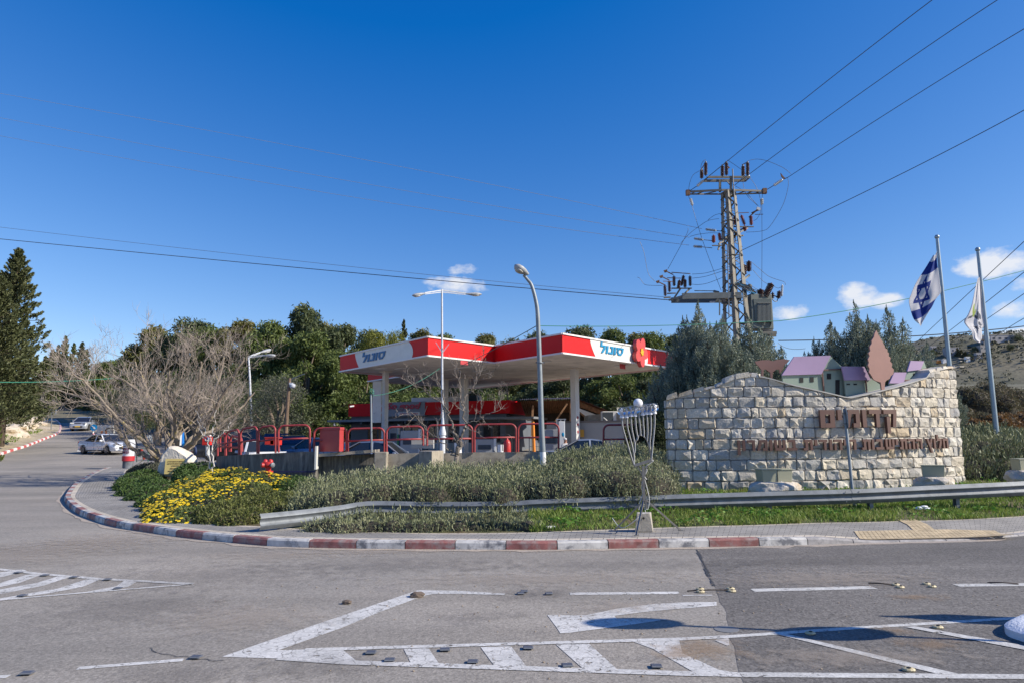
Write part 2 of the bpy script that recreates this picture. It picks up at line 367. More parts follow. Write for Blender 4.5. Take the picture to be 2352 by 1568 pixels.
def inside(X, Y, poly):
    c = np.zeros(X.shape, bool); n = len(poly)
    for i in range(n):
        x1, y1 = poly[i][0], poly[i][1]; x2, y2 = poly[(i+1) % n][0], poly[(i+1) % n][1]
        m = ((y1 > Y) != (y2 > Y)) & (X < (x2-x1)*(Y-y1)/((y2-y1) if y2 != y1 else 1e-9)+x1); c ^= m
    return c
# ================================================================ GROUND, ROAD, PAVEMENT
def groundmat(name, c1, c2, speck=.25, sscale=60, pscale=.25, stain=None, rough=.9, bump=.35, uv=False, crack=False, streak=None, worn=0):
    m = bpy.data.materials.new(name); m.use_nodes = True; nt = m.node_tree; N, L = nt.nodes, nt.links; b = N['Principled BSDF']
    b.inputs['Roughness'].default_value = rough; b.inputs['Specular IOR Level'].default_value = .3
    g = N.new('ShaderNodeNewGeometry'); P = g.outputs['Position']
    def nz(scale, det=5, ro=.6, vec=None):
        n = N.new('ShaderNodeTexNoise'); n.inputs['Scale'].default_value = scale; n.inputs['Detail'].default_value = det; n.inputs['Roughness'].default_value = ro; L.new(vec or P, n.inputs['Vector']); return n.outputs[0]
    def mr(v, a, b_, c, d):
        n = N.new('ShaderNodeMapRange'); 
        for i, q in enumerate((a, b_, c, d)): n.inputs[i+1].default_value = q
        L.new(v, n.inputs[0]); return n.outputs[0]
    def mix(f, a, b_, bt='MIX'):
        n = N.new('ShaderNodeMix'); n.data_type = 'RGBA'; n.blend_type = bt
        for i, q in ((0, f), (6, a), (7, b_)):
            if isinstance(q, (int, float)): n.inputs[i].default_value = q
            elif isinstance(q, tuple): n.inputs[i].default_value = q+(1,) if len(q) == 3 else q
            else: L.new(q, n.inputs[i])
        return n.outputs[2]
    col = mix(mr(nz(pscale, 4), .35, .65, 0, 1), tuple(c1), tuple(c2))
    if streak:
        mp = N.new('ShaderNodeMapping'); mp.inputs['Scale'].default_value = streak; L.new(P, mp.inputs[0])
        col = mix(1.0, col, mr(nz(1.0, 4, .6, mp.outputs[0]), .32, .68, 1.13, .80), 'MULTIPLY')
    if stain: col = mix(mr(nz(.9, 7, .7), .56, .72, 0, .75), col, tuple(stain))
    v = N.new('ShaderNodeTexVoronoi'); v.inputs['Scale'].default_value = sscale; L.new(P, v.inputs['Vector'])
    col = mix(1.0, col, mr(v.outputs['Color'], .0, 1., 1-speck, 1+speck), 'MULTIPLY')
    col = mix(1.0, col, mr(nz(sscale*.35, 6, .75), .3, .7, 1-speck*.7, 1+speck*.7), 'MULTIPLY')
    if crack:
        v2 = N.new('ShaderNodeTexVoronoi'); v2.feature = 'DISTANCE_TO_EDGE'; v2.inputs['Scale'].default_value = 5.; 
        n3 = N.new('ShaderNodeTexNoise'); n3.inputs['Scale'].default_value = 3; n3.inputs['Detail'].default_value = 6; L.new(P, n3.inputs['Vector'])
        ad = N.new('ShaderNodeVectorMath'); ad.operation = 'MULTIPLY_ADD'; ad.inputs[1].default_value = (.35, .35, .35); L.new(n3.outputs['Color'], ad.inputs[0]); L.new(P, ad.inputs[2]); L.new(ad.outputs[0], v2.inputs['Vector'])
        col = mix(mr(v2.outputs['Distance'], .004, .03, .75, 0), col, (.16, .15, .14))
        col = mix(mr(nz(14, 8, .8), .56, .68, 0, .6), col, (.2, .19, .18))
    L.new(col, b.inputs['Base Color'])
    if worn:     # flaked paint: the road shows through
        wv = mr(nz(7, 9, .75), worn, worn+.06, 1, 0); b.inputs['Alpha'].default_value = 1; L.new(wv, b.inputs['Alpha'])
    bp = N.new('ShaderNodeBump'); bp.inputs['Strength'].default_value = bump; bp.inputs['Distance'].default_value = .02
    L.new(nz(sscale*.8, 3, .8), bp.inputs['Height']); L.new(bp.outputs[0], b.inputs['Normal'])
    return m
M_ASPH = groundmat('worn_asphalt', (.248, .228, .202), (.315, .282, .242), .3, 55, .22, stain=(.18, .166, .155), streak=(.08, .55, 1))
M_ASPH2 = groundmat('newer_asphalt', (.138, .128, .119), (.188, .173, .157), .45, 50, .3, streak=(.1, 1.2, 1))
M_PAINT = groundmat('road_paint', (.60, .585, .56), (.47, .46, .44), .15, 40, 1.5, crack=True, bump=.2, worn=.565)
M_PAINT2 = groundmat('fresh_road_paint', (.56, .55, .52), (.44, .43, .41), .2, 50, 2.5, bump=.2, worn=.575)
M_SOIL = groundmat('garden_soil', (.10, .075, .05), (.16, .125, .085), .35, 30, .8)
M_VERGE = groundmat('verge_soil', (.13, .10, .055), (.08, .10, .035), .4, 25, .9)
M_BANK = groundmat('limestone_bank', (.50, .42, .31), (.33, .27, .17), .3, 6, .35, stain=(.13, .16, .05), bump=.8)
M_DUST = groundmat('road_dust', (.40, .335, .27), (.33, .29, .25), .25, 50, 1.2)

asph = [(-160, -12), (70, -12), (70, 60), (13, 66), (-10, 72), (-25, 72), (-30, 130), (-160, 140)]
drape('road', asph, lambda x, y: rz(y), 3.0, M_ASPH)
# dark resurfaced half of the carriageway
pp = [(1602, 1262), (1613, 1290), (1622, 1320), (1640, 1345), (1652, 1375), (1665, 1400), (1672, 1440), (1683, 1475), (1690, 1510), (1703, 1545), (1712, 1600)]
edge = [hz(*p) for p in pp]; rnd = random.Random(3)
edge = [Vector((e.x+rnd.uniform(-.02, .02), e.y, 0)) for e in resample(edge, .25)]
drape('resurfaced_road', [(e.x, e.y) for e in edge]+[(1.7, 3.2), (40, 3.2), (40, 13.5), (9.9, 13.25), (7, 12.75), (5.2, 12.35)], lambda x, y: rz(y)+.002, 2.0, M_ASPH2)
# ---- pavement and kerb
PAIRS = [((246, 1078), (296, 1076)), ((215, 1088), (288, 1083)), ((173, 1113), (287, 1103)), ((150, 1140), (298, 1128)), ((150, 1155), (320, 1148)), ((175, 1178), (338, 1162)),
         ((215, 1195), (362, 1178)), ((265, 1210), (400, 1190)), ((330, 1221), (450, 1199)), ((427, 1235), (520, 1204)), ((543, 1247), (610, 1208)), ((640, 1255), (700, 1214)),
         ((783, 1259), (860, 1220)), ((960, 1261), (1010, 1223)), ((1162, 1262), (1180, 1222)), ((1275, 1262), (1280, 1219)), ((1500, 1258), (1500, 1211)), ((1735, 1254), (1735, 1204)),
         ((1860, 1251), (1860, 1200)), ((2000, 1246), (2000, 1197)), ((2235, 1240), (2200, 1192)), ((2352, 1230), (2352, 1184)), ((2700, 1205), (2700, 1165)), ((3400, 1165), (3400, 1130))]
KO = [hs(*a) for a, b in PAIRS]; KI = [hs(*b, .15) for a, b in PAIRS]
KO = smooth(KO, 6); KI = smooth(KI, 6)
def khgt(x):      # kerb shows less height where it is dropped at the crossing
    return interp(x, [(4.2, .138), (5.4, .12), (6.4, .03), (9.5, .03), (12, .138)])
cum = [0]
for a, b in zip(KO, KO[1:]): cum.append(cum[-1]+(b-a).length)
i0 = min(range(len(KO)), key=lambda i: abs(KO[i].x-hz(1162, 1262).x)); s0 = cum[i0]
def nrm(P, i):
    d = P[min(i+1, len(P)-1)]-P[max(i-1, 0)]; return Vector((-d.y, d.x, 0)).normalized()
KIN = [KO[i]+nrm(KO, i)*.17 for i in range(len(KO))]
M_KR = mat('kerb_red_paint', (.26, .10, .088), .75, var=.3, vscale=7, dirt=(.30, .24, .22), dscale=6, dthr=(.46, .66), coords='Object')
M_KW = mat('kerb_white_paint', (.52, .50, .47), .75, var=.2, vscale=7, dirt=(.16, .16, .17), dscale=4, dthr=(.48, .6))
M_KG = mat('kerb_worn_concrete', (.33, .31, .30), .85, var=.25, vscale=6, dirt=(.16, .16, .16), dscale=7)
def strip(name, blocks, P, Pin, base, kh, mats, s_off=0., period=.88, height_in=None):
    """kerb as separate blocks with joints along a polyline, coloured in turn"""
    m = MB(); c = [0]
    for a, b in zip(P, P[1:]): c.append(c[-1]+(b-a).length)
    def at(s):
        s = min(max(s, 0), c[-1]); j = 0
        while j < len(c)-2 and c[j+1] < s: j += 1
        t = (s-c[j])/max(c[j+1]-c[j], 1e-9); return P[j].lerp(P[j+1], t), Pin[j].lerp(Pin[j+1], t)
    k0 = math.floor(-s_off/period)
    for k in range(k0, int((c[-1]-s_off)/period)+2):
        a, b = s_off+k*period, s_off+(k+1)*period; a = max(a, 0); b = min(b, c[-1])
        if b-a < .02: continue
        mid, _ = at((a+b)/2); col = blocks(k, mid); rr = random.Random(k*7+1); n = 4
        rows = []
        for j in range(n+1):
            s = lerp(a+.008, b-.008, j/n); o, i_ = at(s); z0 = base(o); h = kh(o)*(1+rr.uniform(-.02, .02)); dd = (i_-o)
            rows.append([Vector((o.x, o.y, z0-.05)), Vector((o.x, o.y, z0+h-.03))+dd*.05, Vector((o.x, o.y, z0+h))+dd*.2, Vector((i_.x, i_.y, z0+h)), Vector((i_.x, i_.y, z0-.05))])
        V = [p for r_ in rows for p in r_]; Fs = []
        for j in range(n):
            for q in range(4): x = j*5+q; Fs.append((x, x+5, x+6, x+1))
        Fs.append((0, 1, 2, 3, 4)); Fs.append(tuple(n*5+q for q in (4, 3, 2, 1, 0))); m.mesh(V, Fs, col)
    return m.build(name, mats, None, kind='structure')
def kcol(k, mid):
    x = mid.x
    if x > 5.0: return 2
    return 0 if k % 2 == 0 else 1
strip('kerb', kcol, KO, KIN, lambda p: rz(p.y), lambda p: khgt(p.x), [M_KR, M_KW, M_KG], s_off=s0)
# pavers: uv = (along, across) so the courses follow the bend
def paver_mat():
    m = bpy.data.materials.new('grey_pavers'); m.use_nodes = True; N, L = m.node_tree.nodes, m.node_tree.links; b = N['Principled BSDF']; b.inputs['Roughness'].default_value = .9
    uv = N.new('ShaderNodeUVMap'); br = N.new('ShaderNodeTexBrick'); br.inputs['Scale'].default_value = 1; br.inputs['Brick Width'].default_value = .2; br.inputs['Row Height'].default_value = .1
    br.inputs['Mortar Size'].default_value = .006; br.inputs['Mortar Smooth'].default_value = .3
    br.inputs['Color1'].default_value = (.25, .235, .215, 1); br.inputs['Color2'].default_value = (.31, .29, .26, 1); br.inputs['Mortar'].default_value = (.085, .075, .07, 1)
    L.new(uv.outputs[0], br.inputs['Vector'])
    br2 = N.new('ShaderNodeTexBrick'); br2.inputs['Scale'].default_value = 1; br2.inputs['Brick Width'].default_value = .2; br2.inputs['Row Height'].default_value = .4; br2.offset = 0; br2.inputs['Mortar Size'].default_value = .006
    br2.inputs['Color1'].default_value = (.55, .48, .38, 1); br2.inputs['Color2'].default_value = (.48, .42, .34, 1); br2.inputs['Mortar'].default_value = (.1, .09, .08, 1); L.new(uv.outputs[0], br2.inputs['Vector'])
    sp = N.new('ShaderNodeSeparateXYZ'); L.new(uv.outputs[0], sp.inputs[0]); uv2 = N.new('ShaderNodeUVMap'); uv2.uv_map = 'frac'; sp2 = N.new('ShaderNodeSeparateXYZ'); L.new(uv2.outputs[0], sp2.inputs[0])
    lt = N.new('ShaderNodeMath'); lt.operation = 'LESS_THAN'; lt.inputs[1].default_value = .17; L.new(sp.outputs[1], lt.inputs[0])
    gt = N.new('ShaderNodeMath'); gt.operation = 'LESS_THAN'; gt.inputs[1].default_value = .13; L.new(sp2.outputs[0], gt.inputs[0])
    mx = N.new('ShaderNodeMath'); mx.operation = 'MAXIMUM'; L.new(lt.outputs[0], mx.inputs[0]); L.new(gt.outputs[0], mx.inputs[1])
    mi = N.new('ShaderNodeMix'); mi.data_type = 'RGBA'; L.new(mx.outputs[0], mi.inputs[0]); L.new(br.outputs[0], mi.inputs[6]); L.new(br2.outputs[0], mi.inputs[7])
    nz = N.new('ShaderNodeTexNoise'); nz.inputs['Scale'].default_value = 1.1; nz.inputs['Detail'].default_value = 8; g = N.new('ShaderNodeNewGeometry'); L.new(g.outputs['Position'], nz.inputs['Vector'])
    mr = N.new('ShaderNodeMapRange'); mr.inputs[1].default_value = .3; mr.inputs[2].default_value = .7; mr.inputs[3].default_value = .78; mr.inputs[4].default_value = 1.18; L.new(nz.outputs[0], mr.inputs[0])
    mu = N.new('ShaderNodeMix'); mu.data_type = 'RGBA'; mu.blend_type = 'MULTIPLY'; mu.inputs[0].default_value = 1; L.new(mi.outputs[2], mu.inputs[6]); L.new(mr.outputs[0], mu.inputs[7]); L.new(mu.outputs[2], b.inputs['Base Color'])
    bp = N.new('ShaderNodeBump'); bp.inputs['Distance'].default_value = .01; bp.inputs['Strength'].default_value = .6; L.new(br.outputs['Fac'], bp.inputs['Height']); bp.invert = True; L.new(bp.outputs[0], b.inputs['Normal'])
    return m
def pav_z(x, y, t):
    return rz(y)+lerp(khgt(x)-.002, .15, min(t/.9, 1))
PI_, PO_ = [], []
N_ = 260
ro = resample(KIN, .5); 
# pair every kerb point with the matching point of the inner edge by index fraction of the control pairs
def byfrac(P, t):
    x = t*(len(P)-1); j = min(int(x), len(P)-2); return P[j].lerp(P[j+1], x-j)
V, UV, FR, Fs = [], [], [], []; acc = 0; last = None; NV = 12
for i in range(N_+1):
    t = i/N_; a = byfrac(KIN, t); b = byfrac(KI, t)
    if last is not None: acc += (a-last).length
    last = a; w = (Vector((a.x, a.y, 0))-Vector((b.x, b.y, 0))).length
    for j in range(NV+1):
        q = j/NV; x, y = lerp(a.x, b.x, q), lerp(a.y, b.y, q); V.append([x, y, 0]); UV.append((acc, q*w)); FR.append(((1-q)*w, 0))
for i in range(N_):
    for j in range(NV): a = i*(NV+1)+j; Fs.append((a, a+NV+1, a+NV+2, a+1))
KINX = [(p.x, p.y) for p in KIN]; dv = pdist(np.array([v[0] for v in V]), np.array([v[1] for v in V]), KINX)
for v, dd_ in zip(V, dv): v[2] = pav_z(v[0], v[1], dd_)
me = bpy.data.meshes.new('pavement'); me.from_pydata(V, [], Fs); me.materials.append(paver_mat())
for nm, src in (('UVMap', UV), ('frac', FR)):
    ul = me.uv_layers.new(name=nm)
    for lp in me.loops: ul.data[lp.index].uv = src[lp.vertex_index]
me.update(); o = bpy.data.objects.new('pavement', me); COL.objects.link(o); o['kind'] = 'structure'
# yellow tactile paving at the dropped kerb
M_TAC = mat('yellow_tactile_paving', (.47, .37, .23), .85, var=.25, vscale=6)
m = MB()
tz = .035
quad = [hz(1962, 1228, tz), hz(2285, 1221, tz), hz(2331, 1234, tz), hz(1975, 1239.5, tz)]
stem = [hz(2045, 1198, tz), hz(2081, 1197, tz), hz(2150, 1225, tz), hz(2100, 1226.5, tz)]
def tilez(x, y): 
    dist = float(pdist(np.array([x]), np.array([y]), KINX)[0]); return pav_z(x, y, dist)
def lowered(p): return Vector((p.x, p.y, tilez(p.x, p.y)+.006))
for (q, nu, nv, ribs) in ((quad, 34, 5, False), (stem, 5, 12, True)):
    for i in range(nu):
        for j in range(nv):
            def pt(a, b): return lowered(q[0].lerp(q[1], a).lerp(q[3].lerp(q[2], a), b))
            a0, a1, b0, b1 = (i+.05)/nu, (i+.95)/nu, (j+.05)/nv, (j+.95)/nv; c = [pt(a0, b0), pt(a1, b0), pt(a1, b1), pt(a0, b1)]
            m.prism(c, (0, 0, .006))
m.build('tactile_pavement', M_TAC, None, kind='structure')
# ---- island ground behind the pavement
BACK = [(-22.6, 43.2), (-21.5, 40), (-19.3, 35), (-16.5, 31), (-13.5, 28.5), (-11.2, 26.6), (-10.6, 25.6), (-10, 25.1), (-8, 24.8), (-6, 24.6), (-4, 24.5), (-2, 24.5), (0, 24.5), (2, 24.5), (4, 24.7), (6, 25), (8, 26), (10, 28), (13, 30), (17, 31), (24, 32), (34, 33), (60, 36)]
BACK = smooth([Vector((a, b, 0)) for a, b in BACK], 6)
KIX = [(p.x, p.y) for p in KI]
def isl_k(x): return interp(x, [(-10, .04), (-4, .06), (0, .10), (4, .115), (12, .115)])
def G(x, y):
    d = float(pdist(np.array([x]), np.array([y]), KIX)[0]); return rz(y)*interp(x, [(-14, 1), (-9, .5), (0, .2)])+.15+min(d, 6.5)*isl_k(x)
m = MB(); nu, nv = 150, 14
def gf(a, b):
    p = byfrac(KI, a); q = byfrac(BACK, a); x, y = lerp(p.x, q.x, b), lerp(p.y, q.y, b); z = G(x, y)
    return (x, y, z+noise.noise(Vector((x*1.3, y*1.3, 0)))*.04*min(b*8, 1)-.004)
m.grid(gf, nu, nv); vo = m.build('verge', M_VERGE, None, smooth_=True, kind='structure', norm=False)
for p in vo.data.polygons:
    pass
vo.data.flip_normals() if vo.data.polygons[500].normal.z < 0 else None
# ---- left bank of the climbing road
LK = [(-420, 1150), (-200, 1100), (0, 1045), (60, 1026), (100, 1010), (128, 999), (139, 991), (141, 982), (137, 971), (122, 962), (95, 955), (70, 950)]
LK = smooth([hs(*p) for p in LK], 6)
LKI = [LK[i]+nrm(LK, i)*.18 for i in range(len(LK))]
M_KR2 = mat('kerb_bright_red', (.50, .10, .10), .7, var=.2, vscale=5); M_KW2 = mat('kerb_bright_white', (.7, .69, .67), .7, var=.12, vscale=5)
strip('far_kerb', lambda k, p: k % 2, LK, LKI, lambda p: rz(p.y), lambda p: .17, [M_KR2, M_KW2], period=1.0)
lk2 = [(p.x, p.y) for p in LK]
bankpoly = [(p.x, p.y) for p in LKI] + [(LK[-1].x-40, LK[-1].y+8), (-160, 112), (-160, 10), (LK[0].x-20, LK[0].y-8)]
def bankz(x, y):
    d = float(pdist(np.array([x]), np.array([y]), lk2)[0]); n = noise.fractal(Vector((x*.22, y*.22, 1.3)), 1, 2, 5)
    w = min(max((d-.3)/3, 0), 1); n2 = noise.noise(Vector((x*.9, y*.9, 4)))
    return rz(y)+.16+min(d, 25)*.16*w+w*(n*.55+abs(n2)*.35)
drape('bank', bankpoly, bankz, 1.3, M_BANK)
# ---- wooded slope, the right hand field and the far hill in one sheet
FOREST = [(-200, 140), (-90, 124), (-64, 118), (-50, 99), (-40, 80), (-32, 67), (-22, 61), (10, 58), (13, 44), (16, 34), (30, 33.5), (70, 37), (900, 40), (900, 3000), (-900, 3000), (-900, 140)]
def terr(X, Y):
    d = pdist(X, Y, FOREST+FOREST[:1]); ins = inside(X, Y, FOREST)
    base = np.interp(Y, [a for a, b in RZT], [b for a, b in RZT])
    right = np.clip((X-10)/10, 0, 1)*np.clip((62-Y)/20, 0, 1)*.5
    rise = np.where(ins, np.minimum(d*.06, 3.5)+.05, -np.minimum(d*.4, .6)-.05)
    hill = 47*np.exp(-((X-395)/150)**2-((Y-470)/170)**2)+34*np.exp(-((X-640)/300)**2-((Y-600)/260)**2)+21*np.exp(-((X-270)/70)**2-((Y-470)/110)**2)
    left = 9*np.exp(-((X+120)/130)**2-((Y-230)/90)**2)
    return base+rise+right+hill+left
def nonuni(a, b, s, g, lim):
    out = [a]; st = s
    while out[-1] < b:
        out.append(out[-1]+st)
        if out[-1] > lim: st *= g
    return out
xs = sorted(set([-x for x in nonuni(0, 900, 2.5, 1.09, 60)]+nonuni(0, 900, 2.5, 1.06, 60))); ys = nonuni(30, 2900, 2.5, 1.05, 90)
X, Y = np.meshgrid(np.array(xs), np.array(ys), indexing='ij'); Z = terr(X, Y)
for i in range(X.shape[0]):
    for j in range(X.shape[1]):
        if Z[i, j] > 12: Z[i, j] += noise.fractal(Vector((X[i, j]*.02, Y[i, j]*.02, 0)), 1, 2, 4)*3.0
V = np.stack([X, Y, Z], -1).reshape(-1, 3); nx, ny = X.shape
Fs = [(i*ny+j, (i+1)*ny+j, (i+1)*ny+j+1, i*ny+j+1) for i in range(nx-1) for j in range(ny-1)]
M_HILL = groundmat('scrub_hillside', (.10, .098, .06), (.17, .15, .10), .3, .8, .02, stain=(.24, .215, .165), bump=.6)
me = bpy.data.meshes.new('hills'); me.from_pydata(V.tolist(), [], Fs); me.materials.append(M_HILL); me.polygons.foreach_set('use_smooth', [True]*len(Fs)); me.update()
o = bpy.data.objects.new('hills', me); COL.objects.link(o); o['kind'] = 'structure'
def T(x, y): return float(terr(np.array([float(x)]), np.array([float(y)]))[0])
# plain ground far around, below everything
m = MB(); m.face([(-3000, -300, -.6), (3000, -300, -.6), (3000, 4000, -.6), (-3000, 4000, -.6)]); m.build('ground', M_SOIL, None, kind='structure', norm=False)

# ---- road markings
def mark(m, pts, z=.004, zoff=0):
    P = [hz(*p) for p in pts]; P = [Vector((p.x, p.y, z)) for p in P]
    tr = tessellate_polygon([P]); i = len(m.v); m.v += P
    for t in tr:
        a, b, c = (P[k] for k in t)
        m.f.append([i+t[0], i+t[1], i+t[2]] if (b-a).cross(c-a).z > 0 else [i+t[2], i+t[1], i+t[0]]); m.mi.append(0)
def line(m, a, b, w, z=.004, surf=hz):
    a, b = surf(*a), surf(*b); d = (b-a); n = Vector((-d.y, d.x, 0)).normalized()*w/2; up = Vector((0, 0, z))
    m.face([a-n+up, b-n+up, b+n+up, a+n+up]) if Vector((d.x, d.y, 0)).cross(n).z > 0 else m.face([a+n+up, b+n+up, b-n+up, a-n+up])
m = MB()
for s in ([(510, 1508), (590, 1480), (784, 1414), (960, 1355), (1051, 1356), (1160, 1362.5), (1160, 1366), (1044, 1363), (993, 1364), (957, 1374), (884, 1401), (784, 1442), (640, 1493), (784, 1489), (822, 1520), (640, 1512)],
          [(1457, 1474), (1560, 1470), (1568, 1500), (1651, 1538), (1701, 1546), (1600, 1547), (1500, 1490)], [(1640, 1470), (1673, 1465), (1676, 1485)],
          [(927, 1490), (984, 1488), (1010, 1526), (944, 1523)], [(1104, 1486), (1174, 1484), (1212, 1534), (1137, 1531)], [(1277, 1480), (1353, 1478), (1421, 1540), (1343, 1539)],
          [(1345, 1413), (1417, 1397), (1500, 1387), (1568, 1383), (1646, 1382), (1646, 1390.5), (1568, 1397), (1480, 1405), (1411, 1414), (1417, 1421), (1537, 1422), (1444, 1435), (1317, 1452), (1287, 1454), (1278, 1440), (1257, 1412)]):
    mark(m, s)
for a, b, w in (((700, 1492.5), (1568, 1467.5), .09), ((1568, 1467.5), (1675, 1462), .09), ((640, 1511.5), (784, 1521), .1), ((784, 1521), (1568, 1547), .11), ((1568, 1547), (1701, 1549.5), .11)):
    line(m, a, b, w, .006)
line(m, (1309, 1363), (1560, 1361), .13); line(m, (1568, 1367), (1636, 1366.5), .05)
line(m, (178, 1534.5), (421, 1515), .08); line(m, (-40, 1556), (20, 1553), .08)
for s in ([(0, 1314), (50, 1306.5), (62, 1310), (8, 1324), (-10, 1327)], [(-20, 1345), (60, 1320), (92, 1316), (96, 1319), (45, 1338), (-20, 1352)], [(-20, 1357), (85, 1338), (135, 1322.5), (160, 1325), (102, 1344), (0, 1364), (-20, 1365)],
          [(-10, 1375.5), (133, 1351), (200, 1329.5), (232, 1330), (190, 1347), (120, 1361), (0, 1377.5)], [(187, 1361), (267, 1346), (285, 1333), (317, 1334), (295, 1347), (250, 1355)]):
    mark(m, s)
for a, b in (((-20, 1305), (90, 1317.5)), ((90, 1317.5), (233, 1329.5)), ((233, 1329.5), (443, 1340.5))): line(m, a, b, .1, .006)
for a, b in (((-20, 1379.5), (187, 1361.5)), ((187, 1361.5), (443, 1341))): line(m, a, b, .07, .006)
line(m, (-20, 1132), (72, 1100), .13); line(m, (182, 1036), (196, 1017), .35, .006, hs)
for k in range(5): line(m, (190+2*k, 1034-3.4*k), (215, 1036-3.6*k), .12, .005, hs)
for a, b in (((155, 955), (240, 960)), ((75, 945), (155, 955)), ((255, 968), (300, 985)), ((90, 952.5), (140, 962))): line(m, a, b, .14, .008, hs)
m.build('road_marking', M_PAINT, None, kind='structure', norm=False)
m = MB()
line(m, (1728, 1355.5), (2008, 1349), .16, .006); line(m, (2195, 1344), (2500, 1341), .16, .006)
line(m, (1675, 1462), (1968, 1442), .085, .006); line(m, (1968, 1442), (2352, 1418.6), .085, .006); line(m, (2352, 1418.6), (2420, 1414), .085, .006)
line(m, (1702, 1549.5), (2460, 1555), .11, .006)
mark(m, [(1785, 1457), (1801, 1455), (2201, 1548), (2160, 1550)], .0075); mark(m, [(2078, 1440.5), (2101, 1439), (2420, 1495), (2420, 1508), (2352, 1493)], .009)
m.build('newer_road_marking', M_PAINT2, None, kind='structure', norm=False)
# dust drifted along the kerb
m = MB(); rr = random.Random(5); P = []; Q = []
for i in range(len(KO)):
    if KO[i].x < 9 and KO[i].x > -17: w = .18+.16*noise.noise(Vector((i*.4, 0, 0)))+.1*noise.noise(Vector((i*1.9, 3, 0))); P.append(KO[i]+Vector((0, 0, .006))); Q.append(KO[i]-nrm(KO, i)*max(w, .05)+Vector((0, 0, .006)))
for i in range(len(P)-1): m.face([Q[i], Q[i+1], P[i+1], P[i]])
m.build('road_dust', M_DUST, None, kind='structure', norm=False)
# tar filled crack and patch
m = MB(); pts = resample([hz(345, 1487), hz(365, 1500), hz(395, 1503), hz(430, 1510), hz(470, 1514), hz(515, 1517)], .06); rr = random.Random(9); off = [Vector((rr.uniform(-.02, .02), rr.uniform(-.03, .03), .005)) for _ in pts]
for i in range(len(pts)-1):
    a, b = pts[i]+off[i], pts[i+1]+off[i+1]; w = rr.uniform(.004, .006); m.face([a-Vector((0, w, 0)), b-Vector((0, w, 0)), b+Vector((0, w, 0)), a+Vector((0, w, 0))])
for ln in (((1602, 1262), (1640, 1345)), ((0, 1022), (290, 1030)), ((190, 1040), (245, 1018))):
    p0, p1 = hs(*ln[0]), hs(*ln[1]); q = resample([p0, p1], .3)
    for a, b in zip(q, q[1:]):
        a = a+Vector((rr.uniform(-.02, .02), rr.uniform(-.03, .03), .006)); d = (b-a); n = Vector((-d.y, d.x, 0)).normalized()*rr.uniform(.006, .02)*(1+a.y/30); m.face([a-n, b-n+Vector((0, 0, .006)), b+n+Vector((0, 0, .006)), a+n])
m.build('road_crack', mat('tar', (.05, .05, .05), .6), None, kind='structure', norm=False)

# soil, oil and polished patches lying in the road
def stain_mat(name, col, a0):
    m = bpy.data.materials.new(name); m.use_nodes = True; N, L = m.node_tree.nodes, m.node_tree.links; b = N['Principled BSDF']; b.inputs['Base Color'].default_value = tuple(col)+(1,); b.inputs['Roughness'].default_value = .85
    tc = N.new('ShaderNodeTexCoord'); mp = N.new('ShaderNodeVectorMath'); mp.operation = 'MULTIPLY_ADD'; mp.inputs[1].default_value = (2, 2, 0); mp.inputs[2].default_value = (-1, -1, 0); L.new(tc.outputs['Generated'], mp.inputs[0])
    ln = N.new('ShaderNodeVectorMath'); ln.operation = 'LENGTH'; L.new(mp.outputs[0], ln.inputs[0]); nz = N.new('ShaderNodeTexNoise'); nz.inputs['Scale'].default_value = 5; nz.inputs['Detail'].default_value = 9; nz.inputs['Roughness'].default_value = .7; g = N.new('ShaderNodeNewGeometry'); L.new(g.outputs['Position'], nz.inputs['Vector'])
    s = N.new('ShaderNodeMath'); s.operation = 'MULTIPLY_ADD'; L.new(nz.outputs[0], s.inputs[0]); s.inputs[1].default_value = 2.6; s.inputs[2].default_value = -.55; d = N.new('ShaderNodeMath'); d.operation = 'SUBTRACT'; L.new(s.outputs[0], d.inputs[0]); L.new(ln.outputs['Value'], d.inputs[1])
    k = N.new('ShaderNodeMath'); k.operation = 'MULTIPLY'; k.use_clamp = True; k.inputs[1].default_value = 1.6; L.new(d.outputs[0], k.inputs[0]); k2 = N.new('ShaderNodeMath'); k2.operation = 'MULTIPLY'; k2.inputs[1].default_value = a0; L.new(k.outputs[0], k2.inputs[0]); L.new(k2.outputs[0], b.inputs['Alpha']); return m
SM = {'soil': stain_mat('rusty_soil_stain', (.36, .24, .14), .34), 'oil': stain_mat('dark_oil_stain', (.11, .10, .095), .2), 'pale': stain_mat('pale_dust_stain', (.40, .34, .28), .36)}
